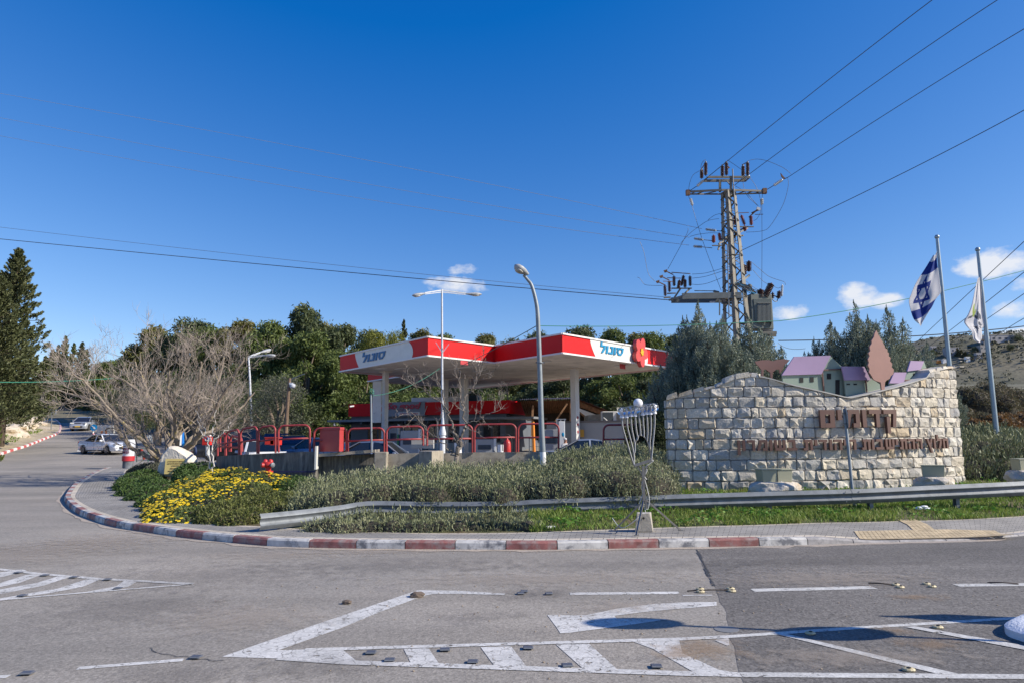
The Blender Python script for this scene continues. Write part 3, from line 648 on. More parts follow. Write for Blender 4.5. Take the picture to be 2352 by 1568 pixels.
for i_, (px, py, rx, ry, kd, rot) in enumerate(((1630, 1490, .55, .22, 'soil', 0), (1560, 1497, .35, .18, 'soil', 0), (2110, 1372, .5, .12, 'soil', 0), (2050, 1450, .3, .12, 'soil', 0), (2140, 1480, .5, .12, 'soil', 0), (1230, 1362, .9, .28, 'oil', 0), (1100, 1415, 1.0, .12, 'oil', .1), (900, 1300, 3.2, .5, 'oil', .05), (1400, 1300, 3., .45, 'oil', 0), (500, 1320, 3., .6, 'oil', -.3),
        (300, 1400, 1.6, .6, 'oil', .3), (760, 1530, .8, .25, 'oil', 0), (1900, 1290, 2.6, .5, 'oil', 0), (860, 1268, 1.6, .22, 'pale', .05), (640, 1275, 2., .35, 'pale', .1), (250, 1240, 2.2, .9, 'pale', -.5), (1900, 1330, 2.2, .4, 'pale', 0), (560, 1420, 1.4, .5, 'pale', .2), (1250, 1330, 3., .35, 'pale', 0), (1950, 1512, 1.5, .2, 'pale', 0), (80, 1270, 2.4, 1.2, 'pale', 0), (400, 1560, 1., .3, 'oil', 0), (1430, 1395, .9, .2, 'pale', 0))):
    c = hz(px, py); m = MB(); z = .0095+.0004*i_; R_ = Matrix.Rotation(rot, 3, 'Z'); m.face([Vector((c.x, c.y, z))+R_@Vector((cos(2*pi*k/20)*rx, sin(2*pi*k/20)*ry*2, 0)) for k in range(20)]); m.build('road_stain', SM[kd], None, kind='structure', norm=False)
# ================================================================ STONE SIGN WALL
M_CREAM = None
def stonemat():
    m = bpy.data.materials.new('rough_limestone'); m.use_nodes = True; N, L = m.node_tree.nodes, m.node_tree.links; b = N['Principled BSDF']; b.inputs['Roughness'].default_value = .9; b.inputs['Specular IOR Level'].default_value = .25
    g = N.new('ShaderNodeNewGeometry'); cr = N.new('ShaderNodeValToRGB'); el = cr.color_ramp.elements
    cols = [(.52, .47, .39), (.63, .57, .47), (.40, .385, .355), (.66, .61, .52), (.50, .40, .27), (.58, .54, .47), (.35, .34, .325), (.62, .55, .43)]
    el[0].color = cols[0]+(1,); el[1].position = .97; el[1].color = cols[-1]+(1,)
    for i, c in enumerate(cols[1:-1], 1): e = el.new(i/(len(cols)-1)*.97); e.color = c+(1,)
    L.new(g.outputs['Random Per Island'], cr.inputs[0])
    tc = N.new('ShaderNodeTexCoord'); nz = N.new('ShaderNodeTexNoise'); nz.inputs['Scale'].default_value = 3.2; nz.inputs['Detail'].default_value = 9; nz.inputs['Roughness'].default_value = .7; L.new(tc.outputs['Object'], nz.inputs['Vector'])
    mr = N.new('ShaderNodeMapRange'); mr.inputs[1].default_value = .58; mr.inputs[2].default_value = .72; mr.inputs[4].default_value = .55; L.new(nz.outputs[0], mr.inputs[0])
    mx = N.new('ShaderNodeMix'); mx.data_type = 'RGBA'; L.new(mr.outputs[0], mx.inputs[0]); L.new(cr.outputs[0], mx.inputs[6]); mx.inputs[7].default_value = (.45, .30, .17, 1)
    n2 = N.new('ShaderNodeTexNoise'); n2.inputs['Scale'].default_value = 22; n2.inputs['Detail'].default_value = 7; L.new(tc.outputs['Object'], n2.inputs['Vector'])
    mr2 = N.new('ShaderNodeMapRange'); mr2.inputs[1].default_value = .3; mr2.inputs[2].default_value = .7; mr2.inputs[3].default_value = .82; mr2.inputs[4].default_value = 1.12; L.new(n2.outputs[0], mr2.inputs[0])
    mu = N.new('ShaderNodeMix'); mu.data_type = 'RGBA'; mu.blend_type = 'MULTIPLY'; mu.inputs[0].default_value = 1; L.new(mx.outputs[2], mu.inputs[6]); L.new(mr2.outputs[0], mu.inputs[7]); L.new(mu.outputs[2], b.inputs['Base Color'])
    bp = N.new('ShaderNodeBump'); bp.inputs['Strength'].default_value = .5; bp.inputs['Distance'].default_value = .02; L.new(n2.outputs[0], bp.inputs['Height']); L.new(bp.outputs[0], b.inputs['Normal'])
    return m
M_STONE = stonemat(); M_MORT = mat('grey_mortar', (.20, .185, .165), .95, var=.25, vscale=6)
# arc through three plan points
WA, WB, WC = Vector((3.95, 17.65)), Vector((7.6, 17.4)), Vector((12.3, 18.95))
def circ(a, b, c):
    ax, ay, bx, by, cx, cy = a.x, a.y, b.x, b.y, c.x, c.y; d = 2*(ax*(by-cy)+bx*(cy-ay)+cx*(ay-by))
    ux = ((ax*ax+ay*ay)*(by-cy)+(bx*bx+by*by)*(cy-ay)+(cx*cx+cy*cy)*(ay-by))/d; uy = ((ax*ax+ay*ay)*(cx-bx)+(bx*bx+by*by)*(ax-cx)+(cx*cx+cy*cy)*(bx-ax))/d
    return Vector((ux, uy)), (Vector((ux, uy))-a).length
WCEN, WR = circ(WA, WB, WC)
def wang(p): return atan2(p.x-WCEN.x, -(p.y-WCEN.y))      # 0 = facing the camera, grows to the right
A0, A1 = wang(WA), wang(WC); WLEN = (A1-A0)*WR
def wpt(s, z, out=0.): a = A0+s/WR; return Vector((WCEN.x+sin(a)*(WR+out), WCEN.y-cos(a)*(WR+out), z))
def whit(px, py, out=0.):
    d = pray(px, py); o = Vector((-WCEN.x, -WCEN.y)); dx = Vector((d.x, d.y)); A = dx.dot(dx); B = 2*o.dot(dx); C = o.dot(o)-(WR+out)**2
    disc = B*B-4*A*C
    t = (-B-sqrt(max(disc, 0)))/(2*A); p = Vector((0, 0, CAMH))+d*t; return (wang(p)-A0)*WR, p.z
prof_px = [(1530, 917), (1579, 904), (1641, 888), (1688, 868), (1726, 862), (1770, 871), (1813, 884), (1880, 899), (1947, 915), (1985, 907), (2047, 892), (2098, 877), (2130, 866), (2131, 854), (2160, 847), (2180, 843)]
PROF = sorted([whit(*p) for p in prof_px]); PROF[0] = (0, PROF[0][1]); PROF.append((WLEN+1, PROF[-1][1]+.03))
def wtop(s): return interp(s, PROF)
WBZ = 0.30; wallc = wpt(WLEN/2, WBZ, -.2)
sw = thing('sign_wall', wallc, 'curved pale limestone entrance wall with brown Hebrew letters and cut-out village on top', 'sign wall')
m = MB()      # mortar core
n = 80
for i in range(n):
    s0_, s1_ = WLEN*i/n, WLEN*(i+1)/n
    a, b, c, d = wpt(s0_, WBZ), wpt(s1_, WBZ), wpt(s1_, wtop(s1_)-.03), wpt(s0_, wtop(s0_)-.03)
    a2, b2, c2, d2 = wpt(s0_, WBZ, -.45), wpt(s1_, WBZ, -.45), wpt(s1_, wtop(s1_)-.03, -.45), wpt(s0_, wtop(s0_)-.03, -.45)
    m.face([a, b, c, d]); m.face([b2, a2, d2, c2]); m.face([d, c, c2, d2])
    if i == 0: m.face([a2, a, d, d2])
    if i == n-1: m.face([b, b2, c2, c])
m.build('mortar_core', M_MORT, sw, norm=False)
m = MB(); rr = random.Random(11); COURSE = .262; z = WBZ-.05
def stone(s0_, s1_, z0, z1, topfn=None, rough=.05, seed=0, out0=0.):
    nu, nv = 5, 4; V = []; g_ = [[None]*(nv+1) for _ in range(nu+1)]
    amp = rough*rr.choice((.15, .5, .8, 1.3)); tilt = rr.uniform(-.035, .035); tv = rr.uniform(-.025, .03); ox = rr.uniform(0, 90); fr = rr.uniform(5, 11)
    for i in range(nu+1):
        for j in range(nv+1):
            u, v = (0, .07, .36, .64, .93, 1)[i], (0, .10, .5, .90, 1)[j]; e = min(u, 1-u, v, 1-v)
            ss = lerp(s0_, s1_, u); zz = lerp(z0, z1, v)
            if e < .01: ss += rr.uniform(-.006, .006); zz += rr.uniform(-.007, .007)
            if 0 < i < nu and 0 < j < nv: ss += rr.uniform(-.02, .02); zz += rr.uniform(-.02, .02)
            if topfn: zz = min(zz, topfn(ss)-.005)
            o_ = out0+.012 if e < .01 else out0+.035+tilt*(u-.5)*2+tv*(v-.5)*2+noise.noise(Vector((ss*fr+ox, zz*fr, ox)))*amp+(rr.uniform(-.016, .018) if .1 < u < .9 and .2 < v < .8 else rr.uniform(-.006, .003))-(.012 if e < .12 else 0)
            cx_ = (u-.5); cy_ = (v-.5)
            if abs(cx_) > .49 and abs(cy_) > .49: ss -= cx_*.04; zz -= cy_*.04
            g_[i][j] = wpt(ss, zz, max(o_, .004))
    V = [g_[i][j] for i in range(nu+1) for j in range(nv+1)]; Fs = []
    for i in range(nu):
        for j in range(nv):
            a = i*(nv+1)+j; b = a+nv+1
            if (i+j+seed) % 2: Fs += [(a, b, b+1), (a, b+1, a+1)]
            else: Fs += [(a, b, a+1), (b, b+1, a+1)]
    ring = [i*(nv+1) for i in range(nu+1)]+[nu*(nv+1)+j for j in range(1, nv+1)]+[i*(nv+1)+nv for i in range(nu-1, -1, -1)]+[j for j in range(nv-1, 0, -1)]
    base = len(V); V += [ (lambda p: Vector((WCEN.x+(p.x-WCEN.x)*.9955, WCEN.y+(p.y-WCEN.y)*.9955, p.z)))(V[k]) for k in ring]
    L_ = len(ring)
    for q in range(L_): k = (q+1) % L_; Fs.append((ring[q], base+q, base+k, ring[k]))
    m.mesh(V, Fs, 0)
row = 0
while z < 3.9:
    s = -rr.uniform(0, .12) if row % 2 else 0.; z1 = z+COURSE
    s = max(s, 0)
    first = True
    while s < WLEN-.03:
        w = rr.choice((.2, .27, .33, .38, .44, .5))*rr.uniform(.9, 1.1) if not (first and row % 2) else rr.uniform(.14, .24); first = False
        e = min(s+w, WLEN)
        if WLEN-e < .12: e = WLEN
        tmin = min(wtop(s), wtop(e)); tmax = max(wtop(s), wtop(e), wtop((s+e)/2))
        if tmax > z+.06: stone(s+.009, e-.009, z+.010, z1-.010, wtop if tmin < z1+.02 else None, seed=row)
        s = e
    z = z1; row += 1
o = m.build('stonework', M_STONE, sw, norm=True)
# end facings
m = MB()
for k in range(12):
    z0_, z1_ = WBZ-.05+k*COURSE+.01, WBZ-.05+(k+1)*COURSE-.01
    for s_, sg in ((0, -1), (WLEN, 1)):
        t_ = wtop(s_)
        if z0_ > t_-.05: continue
        z2 = min(z1_, t_-.01); a, b = wpt(s_, z0_, -.01), wpt(s_, z0_, -.44); tdir = (wpt(s_+.1*sg, 0)-wpt(s_, 0)).normalized()*rr.uniform(.03, .06)
        m.mesh([a, b, b+Vector((0, 0, z2-z0_)), a+Vector((0, 0, z2-z0_)), a.lerp(b, .06)+tdir+Vector((0, 0, .02)), a.lerp(b, .94)+tdir+Vector((0, 0, .02)), a.lerp(b, .94)+tdir+Vector((0, 0, z2-z0_-.02)), a.lerp(b, .06)+tdir+Vector((0, 0, z2-z0_-.02))],
               [(4, 5, 6, 7), (0, 1, 5, 4), (1, 2, 6, 5), (2, 3, 7, 6), (3, 0, 4, 7)])
m.build('end_stones', M_STONE, sw)
# coping: rough stones on the left rise, thin cement cap on the dip
m = MB(); s = 0.
def copst(s0_, s1_, h, seed):
    r_ = random.Random(seed); pts = []
    for (ss, oo, hh) in ((s0_, .05, 0), (s1_, .05, 0), (s1_, -.42, 0), (s0_, -.42, 0), (s0_+.03, .02, h), (s1_-.03, .03, h), (s1_-.04, -.38, h), (s0_+.03, -.38, h)):
        pts.append(wpt(ss, wtop(min(max(ss, 0), WLEN))+hh*r_.uniform(.7, 1.2)-.02, oo+r_.uniform(-.02, .03)))
    m.mesh(pts, [(0, 1, 5, 4), (1, 2, 6, 5), (2, 3, 7, 6), (3, 0, 4, 7), (4, 5, 6, 7), (3, 2, 1, 0)])
sp = whit(1745, 866)[0]; sr = whit(2131, 860)[0]
while s < sp: e = s+rr.uniform(.2, .42); copst(s+.01, min(e, sp)-.01, rr.uniform(.07, .13), int(s*100)); s = e
s = sr+.02
while s < WLEN: e = s+rr.uniform(.18, .35); copst(s+.01, min(e, WLEN)-.01, rr.uniform(.06, .1), int(s*100)); s = e
m.build('coping_stones', M_STONE, sw)
m = MB(); n = 30
for i in range(n):
    a_, b_ = lerp(sp, sr, i/n), lerp(sp, sr, (i+1)/n); q = [wpt(a_, wtop(a_)+.0, .07), wpt(b_, wtop(b_), .07), wpt(b_, wtop(b_), -.47), wpt(a_, wtop(a_), -.47)]; U_ = Vector((0, 0, .03))
    m.mesh(q+[p+U_ for p in q], [(0, 1, 5, 4), (4, 5, 6, 7), (2, 3, 7, 6), (3, 2, 1, 0)])
m.build('cement_cap', mat('cement_cap', (.45, .43, .39), .9, var=.15), sw, norm=False)
# letters
M_BROWN = mat('brown_painted_metal', (.14, .07, .052), .55, var=.1, vscale=2)
def letters(name, text, pL, pR, pT, out, depth):
    """pL, pR: pixel of baseline ends, pT pixel on the upper edge of a letter"""
    (sl, zl), (sr_, zr) = whit(*pL), whit(*pR); _, zt = whit(*pT); mm = MB(); W_ = sr_-sl; h = zt-(zl+zr)/2
    block_text(mm, text, None, None, None, W_, h, depth, fn=lambda x, y, d: wpt(sl+x, lerp(zl, zr, x/W_)+y, out+d), gap=.2)
    return mm.build(name, M_BROWN, sw)
letters('large_letters', 'קדומים', (1877.5, 981.5), (2049.5, 980), (1960, 940.5), .09, .08)
letters('small_letters', 'חלוץ ההתישבות היהודית בשומרון', (1692, 1034), (2168, 1028.5), (1920, 1008), .08, .05)
# cut-out village behind the coping
M_GRN = mat('sage_painted_metal', (.215, .27, .215), .5, var=.04); M_LIL = mat('lilac_painted_metal', (.34, .235, .37), .5, var=.04); M_DARK = mat('dark_opening', (.01, .01, .01), .8)
def z7(x, y): return (1500.6+x*.3125, 735+y*.3125)
PLN = [Vector((0, 0, 0)), 0.]
def onpl(p, off=0.):
    """point of the tilted sheet plane seen at a pixel"""
    n_ = Vector((sin(PLN[1]), -cos(PLN[1]), 0)); d = pray(*z7(*p)); t_ = ((PLN[0]+n_*off)-Vector((0, 0, CAMH))).dot(n_)/d.dot(n_); return Vector((0, 0, CAMH))+d*t_
def panel(pts, off, mm, t=.04):
    n_ = Vector((sin(PLN[1]), -cos(PLN[1]), 0)); mm.prism([onpl(p, off) for p in pts], n_*-t)
def panels(name, items, Yd, material):
    mm = MB()
    PLN[0] = aY(*z7(sum(p[0] for p in items[0])/len(items[0]), sum(p[1] for p in items[0])/len(items[0])), Yd); PLN[1] = (PLN[0].x-WCEN.x)/WR*.75+.04
    for q in items: panel(q, 0, mm)
    return mm.build(name, material, sw)
def cutout(name, wall, roof, wins, Yd, trims=()):
    w_ = panels(name, wall, Yd, M_GRN); r_ = MB()
    for q in roof: panel(q, .05, r_)
    r_.build('roof_panel', M_LIL, w_)
    if wins:
        d_ = MB()
        for (x, y, a, b) in wins: panel([(x, y), (x+a, y), (x+a, y+b), (x, y+b)], .012, d_, .008)
        d_.build('window', M_DARK, w_)
    if trims:
        t_ = MB()
        for a, b in trims: t_.beam(onpl(a, .03), onpl(b, .03), .03, .03)
        t_.build('corner_trim', M_BROWN, w_)
cutout('house_cutout', [[(950, 402), (1236, 394), (1300, 262), (1402, 356), (1422, 640), (960, 600)]], [[(945, 403), (1035, 267), (1305, 259), (1236, 395)]],
       [(1077, 420, 26, 36), (1153, 417, 26, 36), (1277, 390, 30, 42), (1340, 437, 30, 118)], 17.95, [((1240, 365), (1402, 356)), ((1240, 365), (1258, 560)), ((1402, 356), (1422, 600))])
cutout('house_cutout', [[(1405, 438), (1560, 436), (1600, 425), (1668, 470), (1668, 600), (1424, 640)]], [[(1385, 338), (1552, 340), (1600, 438), (1408, 440)]], [(1422, 464, 24, 10), (1473, 464, 24, 10)], 18.05, [((1561, 438), (1572, 560))])
cutout('house_cutout', [[(1735, 460), (1838, 460), (1865, 385), (1902, 455), (1902, 560), (1740, 560)]], [[(1735, 462), (1772, 382), (1862, 382), (1840, 462)]], [(1785, 474, 10, 14), (1812, 472, 10, 14), (1855, 460, 10, 8)], 18.45, [((1840, 440), (1898, 438))])
cutout('house_cutout', [[(1870, 372), (1962, 362), (1988, 298), (2020, 385), (2022, 480), (1880, 480)]], [[(1868, 374), (1892, 297), (1990, 300), (1966, 362)]], [(1913, 388, 10, 22), (1938, 388, 10, 22), (1982, 377, 10, 24)], 18.75, [((1966, 362), (2012, 355)), ((1966, 362), (1970, 440))])
cyp = [(1640, 75), (1655, 110), (1668, 130), (1690, 168), (1700, 190), (1705, 205), (1720, 215), (1722, 235), (1732, 240), (1730, 262), (1745, 275), (1740, 300), (1756, 318), (1752, 345), (1768, 360), (1765, 395), (1745, 410), (1738, 428), (1715, 440), (1703, 455), (1700, 520), (1680, 520),
       (1672, 455), (1655, 450), (1640, 445), (1620, 435), (1600, 400), (1585, 380), (1590, 355), (1578, 330), (1585, 310), (1578, 285), (1590, 262), (1582, 240), (1595, 225), (1590, 195), (1606, 170), (1605, 150), (1622, 125), (1628, 95)]
panels('tree_cutout', [cyp], 17.75, mat('terracotta_painted_metal', (.33, .17, .135), .55, var=.05))
umb = [(748, 303), (775, 296), (800, 292), (850, 291), (880, 300), (905, 290), (960, 284), (1005, 292), (985, 312), (960, 335), (945, 370), (930, 392), (925, 362), (905, 360), (880, 380), (876, 440), (862, 440), (860, 385), (842, 372), (826, 360), (812, 362), (808, 425), (794, 425), (795, 365), (772, 335), (756, 322)]
panels('tree_cutout', [umb], 18.35, mat('dark_terracotta_metal', (.19, .095, .08), .6))

# ================================================================ FLOODLIGHT BOXES ON ROCKS
M_ROCK = mat('pale_rock', (.50, .45, .38), .95, var=.25, vscale=4, bump=.8, bscale=8, dirt=(.38, .27, .15), dscale=3, dthr=(.55, .7))
def rock(name, c, r, label, seed, material=None, flat=0, sub=3, amp=.25):
    bm = bmesh.new(); bmesh.ops.create_icosphere(bm, subdivisions=sub, radius=1)
    for v in bm.verts:
        p = v.co.copy(); k = 1+noise.fractal(p*1.3+Vector((seed*7.1, 0, 0)), 1, 2, 4)*amp+(.06*noise.noise(p*6+Vector((seed, 0, 0))))
        q = Vector((p.x*r[0], p.y*r[1], p.z*r[2]))*k
        if flat: q.z = min(q.z, r[2]*flat+noise.noise(p*3)*.02)
        v.co = q
    me = bpy.data.meshes.new(name); bm.to_mesh(me); bm.free(); me.materials.append(material or M_ROCK); o_ = bpy.data.objects.new(name, me); COL.objects.link(o_); o_.location = c
    return tag(o_, label, 'rock')
M_BOXG = mat('beige_green_metal', (.37, .36, .25), .5, var=.08, vscale=3)
def floodbox(px, py, Yd, wpx, hpx, rot, label, div=False):
    """lidded sheet metal box seen at px,py = bottom centre"""
    p = aY(px, py, Yd); w, h = wpx/FPX*Yd, hpx/FPX*Yd; t_ = thing('floodlight_box', p, label, 'light box'); R_ = Matrix.Rotation(rot, 3, 'Z')
    m = MB(); m.box(p+Vector((0, 0, h/2)), (w, w*.55, h), R_, taper=(1.06, 1.06)); m.build('housing', M_BOXG, t_, bevel=.01)
    m = MB(); m.box(p+Vector((0, 0, h+.014)), (w*1.1, w*.62, .025), R_); m.build('lid', M_BOXG, t_, bevel=.004)
    if div: m = MB(); m.box(p+R_@Vector((0, -w*.29, h/2)), (.012, .012, h*.98), R_); m.build('centre_seam', M_DARK, t_)
    m = MB(); m.tube([p+R_@Vector((w*.1, -w*.3, .02)), p+R_@Vector((w*.2, -w*.36, -.06)), p+R_@Vector((w*.28, -w*.33, -.2))], .012, 6); m.build('cable', mat('white_cable', (.6, .6, .58), .6), t_)
for (px, py, wp, hp, Yd, rw, rh, rot, lab, rl, dv) in ((1778, 1105, 66, 26, 16.3, .62, .28, radians(4), 'wide beige metal floodlight box with centre seam on a rock left of the sign post', 'broad pale rock carrying the wide seamed floodlight box', True),
                                      (2144, 1094, 42, 24, 16.9, .5, .25, radians(-28), 'beige metal floodlight box turned sideways on a rock before the right wall end', 'pale rock with rusty streaks under the turned floodlight box', False),
                                      (2356, 1079, 46, 24, 17.2, .5, .3, radians(5), 'beige floodlight box cut by the right picture edge', 'ribbed pale rock under the rightmost floodlight box', False)):
    p = aY(px, py, Yd); rock('boulder', p-Vector((0, 0, rh*.62)), (rw, .38, rh), rl, px, flat=.62)
    floodbox(px, py, Yd, wp, hp, rot, lab, dv)

# ================================================================ GUARDRAIL
M_GALV = mat('galvanised_steel', (.17, .185, .20), .6, metal=.3, var=.25, vscale=6, dirt=(.12, .125, .13), dscale=3, dthr=(.5, .75), bump=.05)
rail_t = [((597, 1179), 13.55), ((690, 1170), 14.1), ((784, 1159), 14.6), ((851, 1149.5), 14.9), ((984, 1151.5), 15.0), ((1100, 1151), 15.0), ((1184, 1149.5), 15.0), ((1236, 1146), 15.0), ((1400, 1140.5), 15.05), ((1568, 1134), 15.1), ((1780, 1127.5), 15.15), ((1975, 1121.5), 15.2), ((2160, 1113), 15.35), ((2352, 1104), 15.5), ((2600, 1090), 16.0), ((3000, 1065), 17.)]
RP = resample(smooth([aY(*p, y) for p, y in rail_t], 5), .25)
gr = thing('guardrail', Vector((RP[0].x, RP[0].y, .15)), 'grey galvanised W-beam guardrail on posts behind the pavement, left end ramped down', 'guardrail')
WPROF = [(-.0, 0), (.02, -.012), (.065, -.05), (.085, -.055), (.125, -.02), (.155, -.012), (.185, -.02), (.225, -.055), (.245, -.05), (.29, -.012), (.31, 0)]   # drop below top edge, depth towards the camera
def rail_beam(P):
    mm = MB(); V = []; Fs = []; n = len(WPROF)
    for i, p in enumerate(P):
        nn = nrm(P, i)
        for th in (0, .006):
            for (dz, dd) in WPROF: V.append(p+Vector((0, 0, -dz))+nn*(dd*1.15+th))
    for i in range(len(P)-1):
        a = i*2*n; b = (i+1)*2*n
        for q in range(n-1):
            Fs.append((a+q, b+q, b+q+1, a+q+1)); Fs.append((a+n+q+1, b+n+q+1, b+n+q, a+n+q))
        Fs.append((a, a+n, b+n, b)); Fs.append((a+n-1, b+n-1, b+2*n-1, a+2*n-1))
    Fs.append(tuple(range(n))+tuple(range(2*n-1, n-1, -1))); mm.mesh(V, Fs); return mm
joints = []
k = 0; seg = 17
for st in range(0, len(RP)-1, seg):
    P = [p+nrm(RP, min(st+i_, len(RP)-1))*(-.007 if (st//seg) % 2 else 0) for i_, p in enumerate(RP[st:st+seg+1])]
    if len(P) > 1:
        o = rail_beam(P).build('rail_section', M_GALV, gr); autosmooth(o, 50); joints.append(st)
for (px, py) in ((655, 1206), (874, 1213), (1192, 1208), (1376, 1208), (1575, 1192), (1781, 1187), (1992, 1187), (2200, 1183), (2420, 1175)):
    q = min(RP, key=lambda p: abs(proj(p)[0]-px)); i_ = RP.index(q); nn = nrm(RP, i_); c = q+nn*.09; m = MB(); zt = q.z-.03; gz = G(c.x, c.y)-.1
    R_ = Matrix.Rotation(atan2(nn.y, nn.x)-pi/2, 3, 'Z')
    m.box((c.x, c.y, (zt+gz)/2), (.012, .11, zt-gz), R_); m.box(Vector((c.x, c.y, (zt+gz)/2))+R_@Vector((-.035, -.055, 0)), (.08, .008, zt-gz), R_); m.box(Vector((c.x, c.y, (zt+gz)/2))+R_@Vector((-.035, .055, 0)), (.08, .008, zt-gz), R_)
    m.box((c-nn*.06)+Vector((0, 0, -.16)), (.09, .06, .2), R_); m.build('post', M_GALV, gr)
BOLT = None
for st in joints[1:]:
    for dz in (.05, .26):
        for ds in (-1, 1):
            p = RP[st]+(RP[min(st+1, len(RP)-1)]-RP[st-1])*.3*ds; nn = nrm(RP, st); m = MB(); m.sphere(p+Vector((0, 0, -dz))-nn*.068, .014, 8, sq=(1, .6, 1)); m.build('bolt', M_GALV, gr)

# ================================================================ MENORAH AND ITS BLOCK
def zm(x, y): return (1378+x*.21875, 906.5+y*.21875)
MY = 12.75
def mp(x, y, dy=0.): return aY(*zm(x, y), MY+dy)
M_TUBE = mat('bare_steel_tube', (.24, .225, .21), .4, metal=.7, var=.2, vscale=8); M_WIRE = mat('white_cable', (.6, .6, .58), .6)
M_GLOBE = mat('clear_globe', (.93, .95, .97), .06, trans=1.0, spec=.5); M_OPAL = mat('opal_globe', (.72, .72, .74), .3)
me_ = thing('menorah', mp(470, 1425), 'tall steel tripod menorah with eight clear globes and one white globe', 'menorah')
m = MB(); m.beam(mp(452, 745), mp(462, 1110), .045, .045); m.beam(mp(478, 1100), mp(492, 1190), .03, .03); m.build('mast', M_TUBE, me_)
for (a, b) in (((458, 1105, -.0), (382, 1470, -.28)), ((425, 1140, 0), (150, 1420, .12)), ((485, 1100, 0), (848, 1420, .12))):
    m = MB(); m.beam(mp(*a), mp(*b), .028, .028); p = mp(*b); m.box(p, (.09, .06, .008)); m.build('leg', M_TUBE, me_)
m = MB(); m.beam(mp(360, 740), mp(540, 685), .05, .045); m.beam(mp(400, 750), mp(448, 850), .022); m.beam(mp(495, 735), mp(468, 850), .022); m.build('crossbar', M_TUBE, me_)
m = MB(); m.tube(smooth([mp(357, 735), mp(358, 690), mp(362, 600), mp(370, 515), mp(395, 440), mp(425, 418), mp(455, 428), mp(490, 470), mp(518, 550), mp(535, 640), mp(538, 690)], 4), .014, 8); m.build('arch', M_TUBE, me_)
br = [((232, 235), (236, 330), (285, 500), (325, 640), (357, 735)), ((280, 235), (287, 335), (320, 470), (350, 600), (357, 735)), ((325, 220), (330, 330), (350, 440), (366, 520), (362, 600)), ((368, 220), (376, 330), (386, 400), (396, 440), (385, 470)),
      ((402, 152), (410, 250), (420, 330), (425, 415), (428, 420)), ((450, 208), (453, 300), (460, 380), (458, 430), (456, 430)), ((490, 200), (496, 290), (498, 380), (496, 430), (493, 475)), ((530, 200), (535, 300), (528, 420), (520, 500), (522, 560)), ((572, 192), (572, 300), (562, 420), (548, 560), (537, 680))]
globes = []
for i_, b in enumerate(br):
    m = MB(); m.tube(smooth([mp(*q) for q in b], 3), .0165, 8); pt = mp(*b[0]); bo = m.build('branch', M_TUBE, me_); autosmooth(bo)
    m = MB(); m.lathe(pt, [(.042, -.01), (.045, .01), (.036, .025), (.034, .07)], 14); autosmooth(m.build('socket', M_OPAL, me_))
    r_ = .088 if i_ == 4 else .083; c = pt+Vector((0, 0, .03+r_))
    if i_ == 4: m = MB(); m.sphere(c, r_, 24); autosmooth(m.build('white_globe', M_OPAL, me_), 60)
    else:
        m = MB(); m.sphere(c, r_, 24); g_ = m.build('clear_globe', M_GLOBE, me_, smooth_=True)
        m = MB(); m.lathe(pt+Vector((0, 0, .04)), [(.018, 0), (.02, .03), (.034, .06), (.036, .085), (.026, .105), (.008, .115)], 12); m.build('bulb', M_OPAL, g_, smooth_=True)
m = MB()
m.tube(smooth([mp(540, 680), mp(560, 690), mp(520, 720), mp(480, 750), mp(495, 790), mp(470, 850), mp(492, 885)], 5), .007, 5)
m.tube(smooth([mp(440, 850), mp(470, 862), mp(450, 880), mp(440, 960), mp(448, 1040), mp(420, 1120), mp(408, 1205)], 5), .006, 5)
m.tube(smooth([mp(465, 870), mp(485, 940), mp(515, 1060), mp(518, 1130), mp(500, 1200), mp(470, 1180), mp(480, 1240), mp(452, 1240)], 5), .006, 5)
for b in br: m.tube(smooth([mp(q[0]+7, q[1]+4, -.02) for q in b], 3), .005, 4)
m.tube(smooth([mp(455, 1230), mp(350, 1330), mp(250, 1390, .3), mp(190, 1370, .6), mp(130, 1290, .9)], 5), .007, 5)
m.build('cable', M_WIRE, me_)
def zb(x, y, dy=0): return aY(*zm(x, y), MY+.25+dy)
cb = thing('concrete_block', hz(*zm(470, 1430), .15), 'trapezoid concrete ballast block with a lifting hole under the menorah', 'concrete block')
M_CONC = mat('weathered_concrete', (.36, .33, .28), .9, var=.2, vscale=6, bump=.2, dirt=(.23, .2, .17), dscale=4)
m = MB(); a, b, c, d = zb(366, 1432), zb(560, 1436), zb(524, 1240), zb(387, 1240)
for p in (a, b): p.z = .15
c.z = d.z = max(c.z, d.z); B_ = Vector((.06, .30, 0)); T_ = Vector((.04, .22, 0))
m.mesh([a, b, b+B_, a+B_, d, c, c+T_+Vector((.03, 0, 0)), d+T_], [(3, 2, 1, 0), (4, 5, 6, 7), (0, 1, 5, 4), (1, 2, 6, 5), (2, 3, 7, 6), (3, 0, 4, 7)])
m.build('block_body', M_CONC, cb, bevel=.012)
m = MB(); m.lathe(zb(456, 1292, -.01), [(.0, 0), (.022, 0), (.022, .012)], 12, Matrix.Rotation(radians(90), 3, 'X')); m.build('lifting_hole', M_DARK, cb)

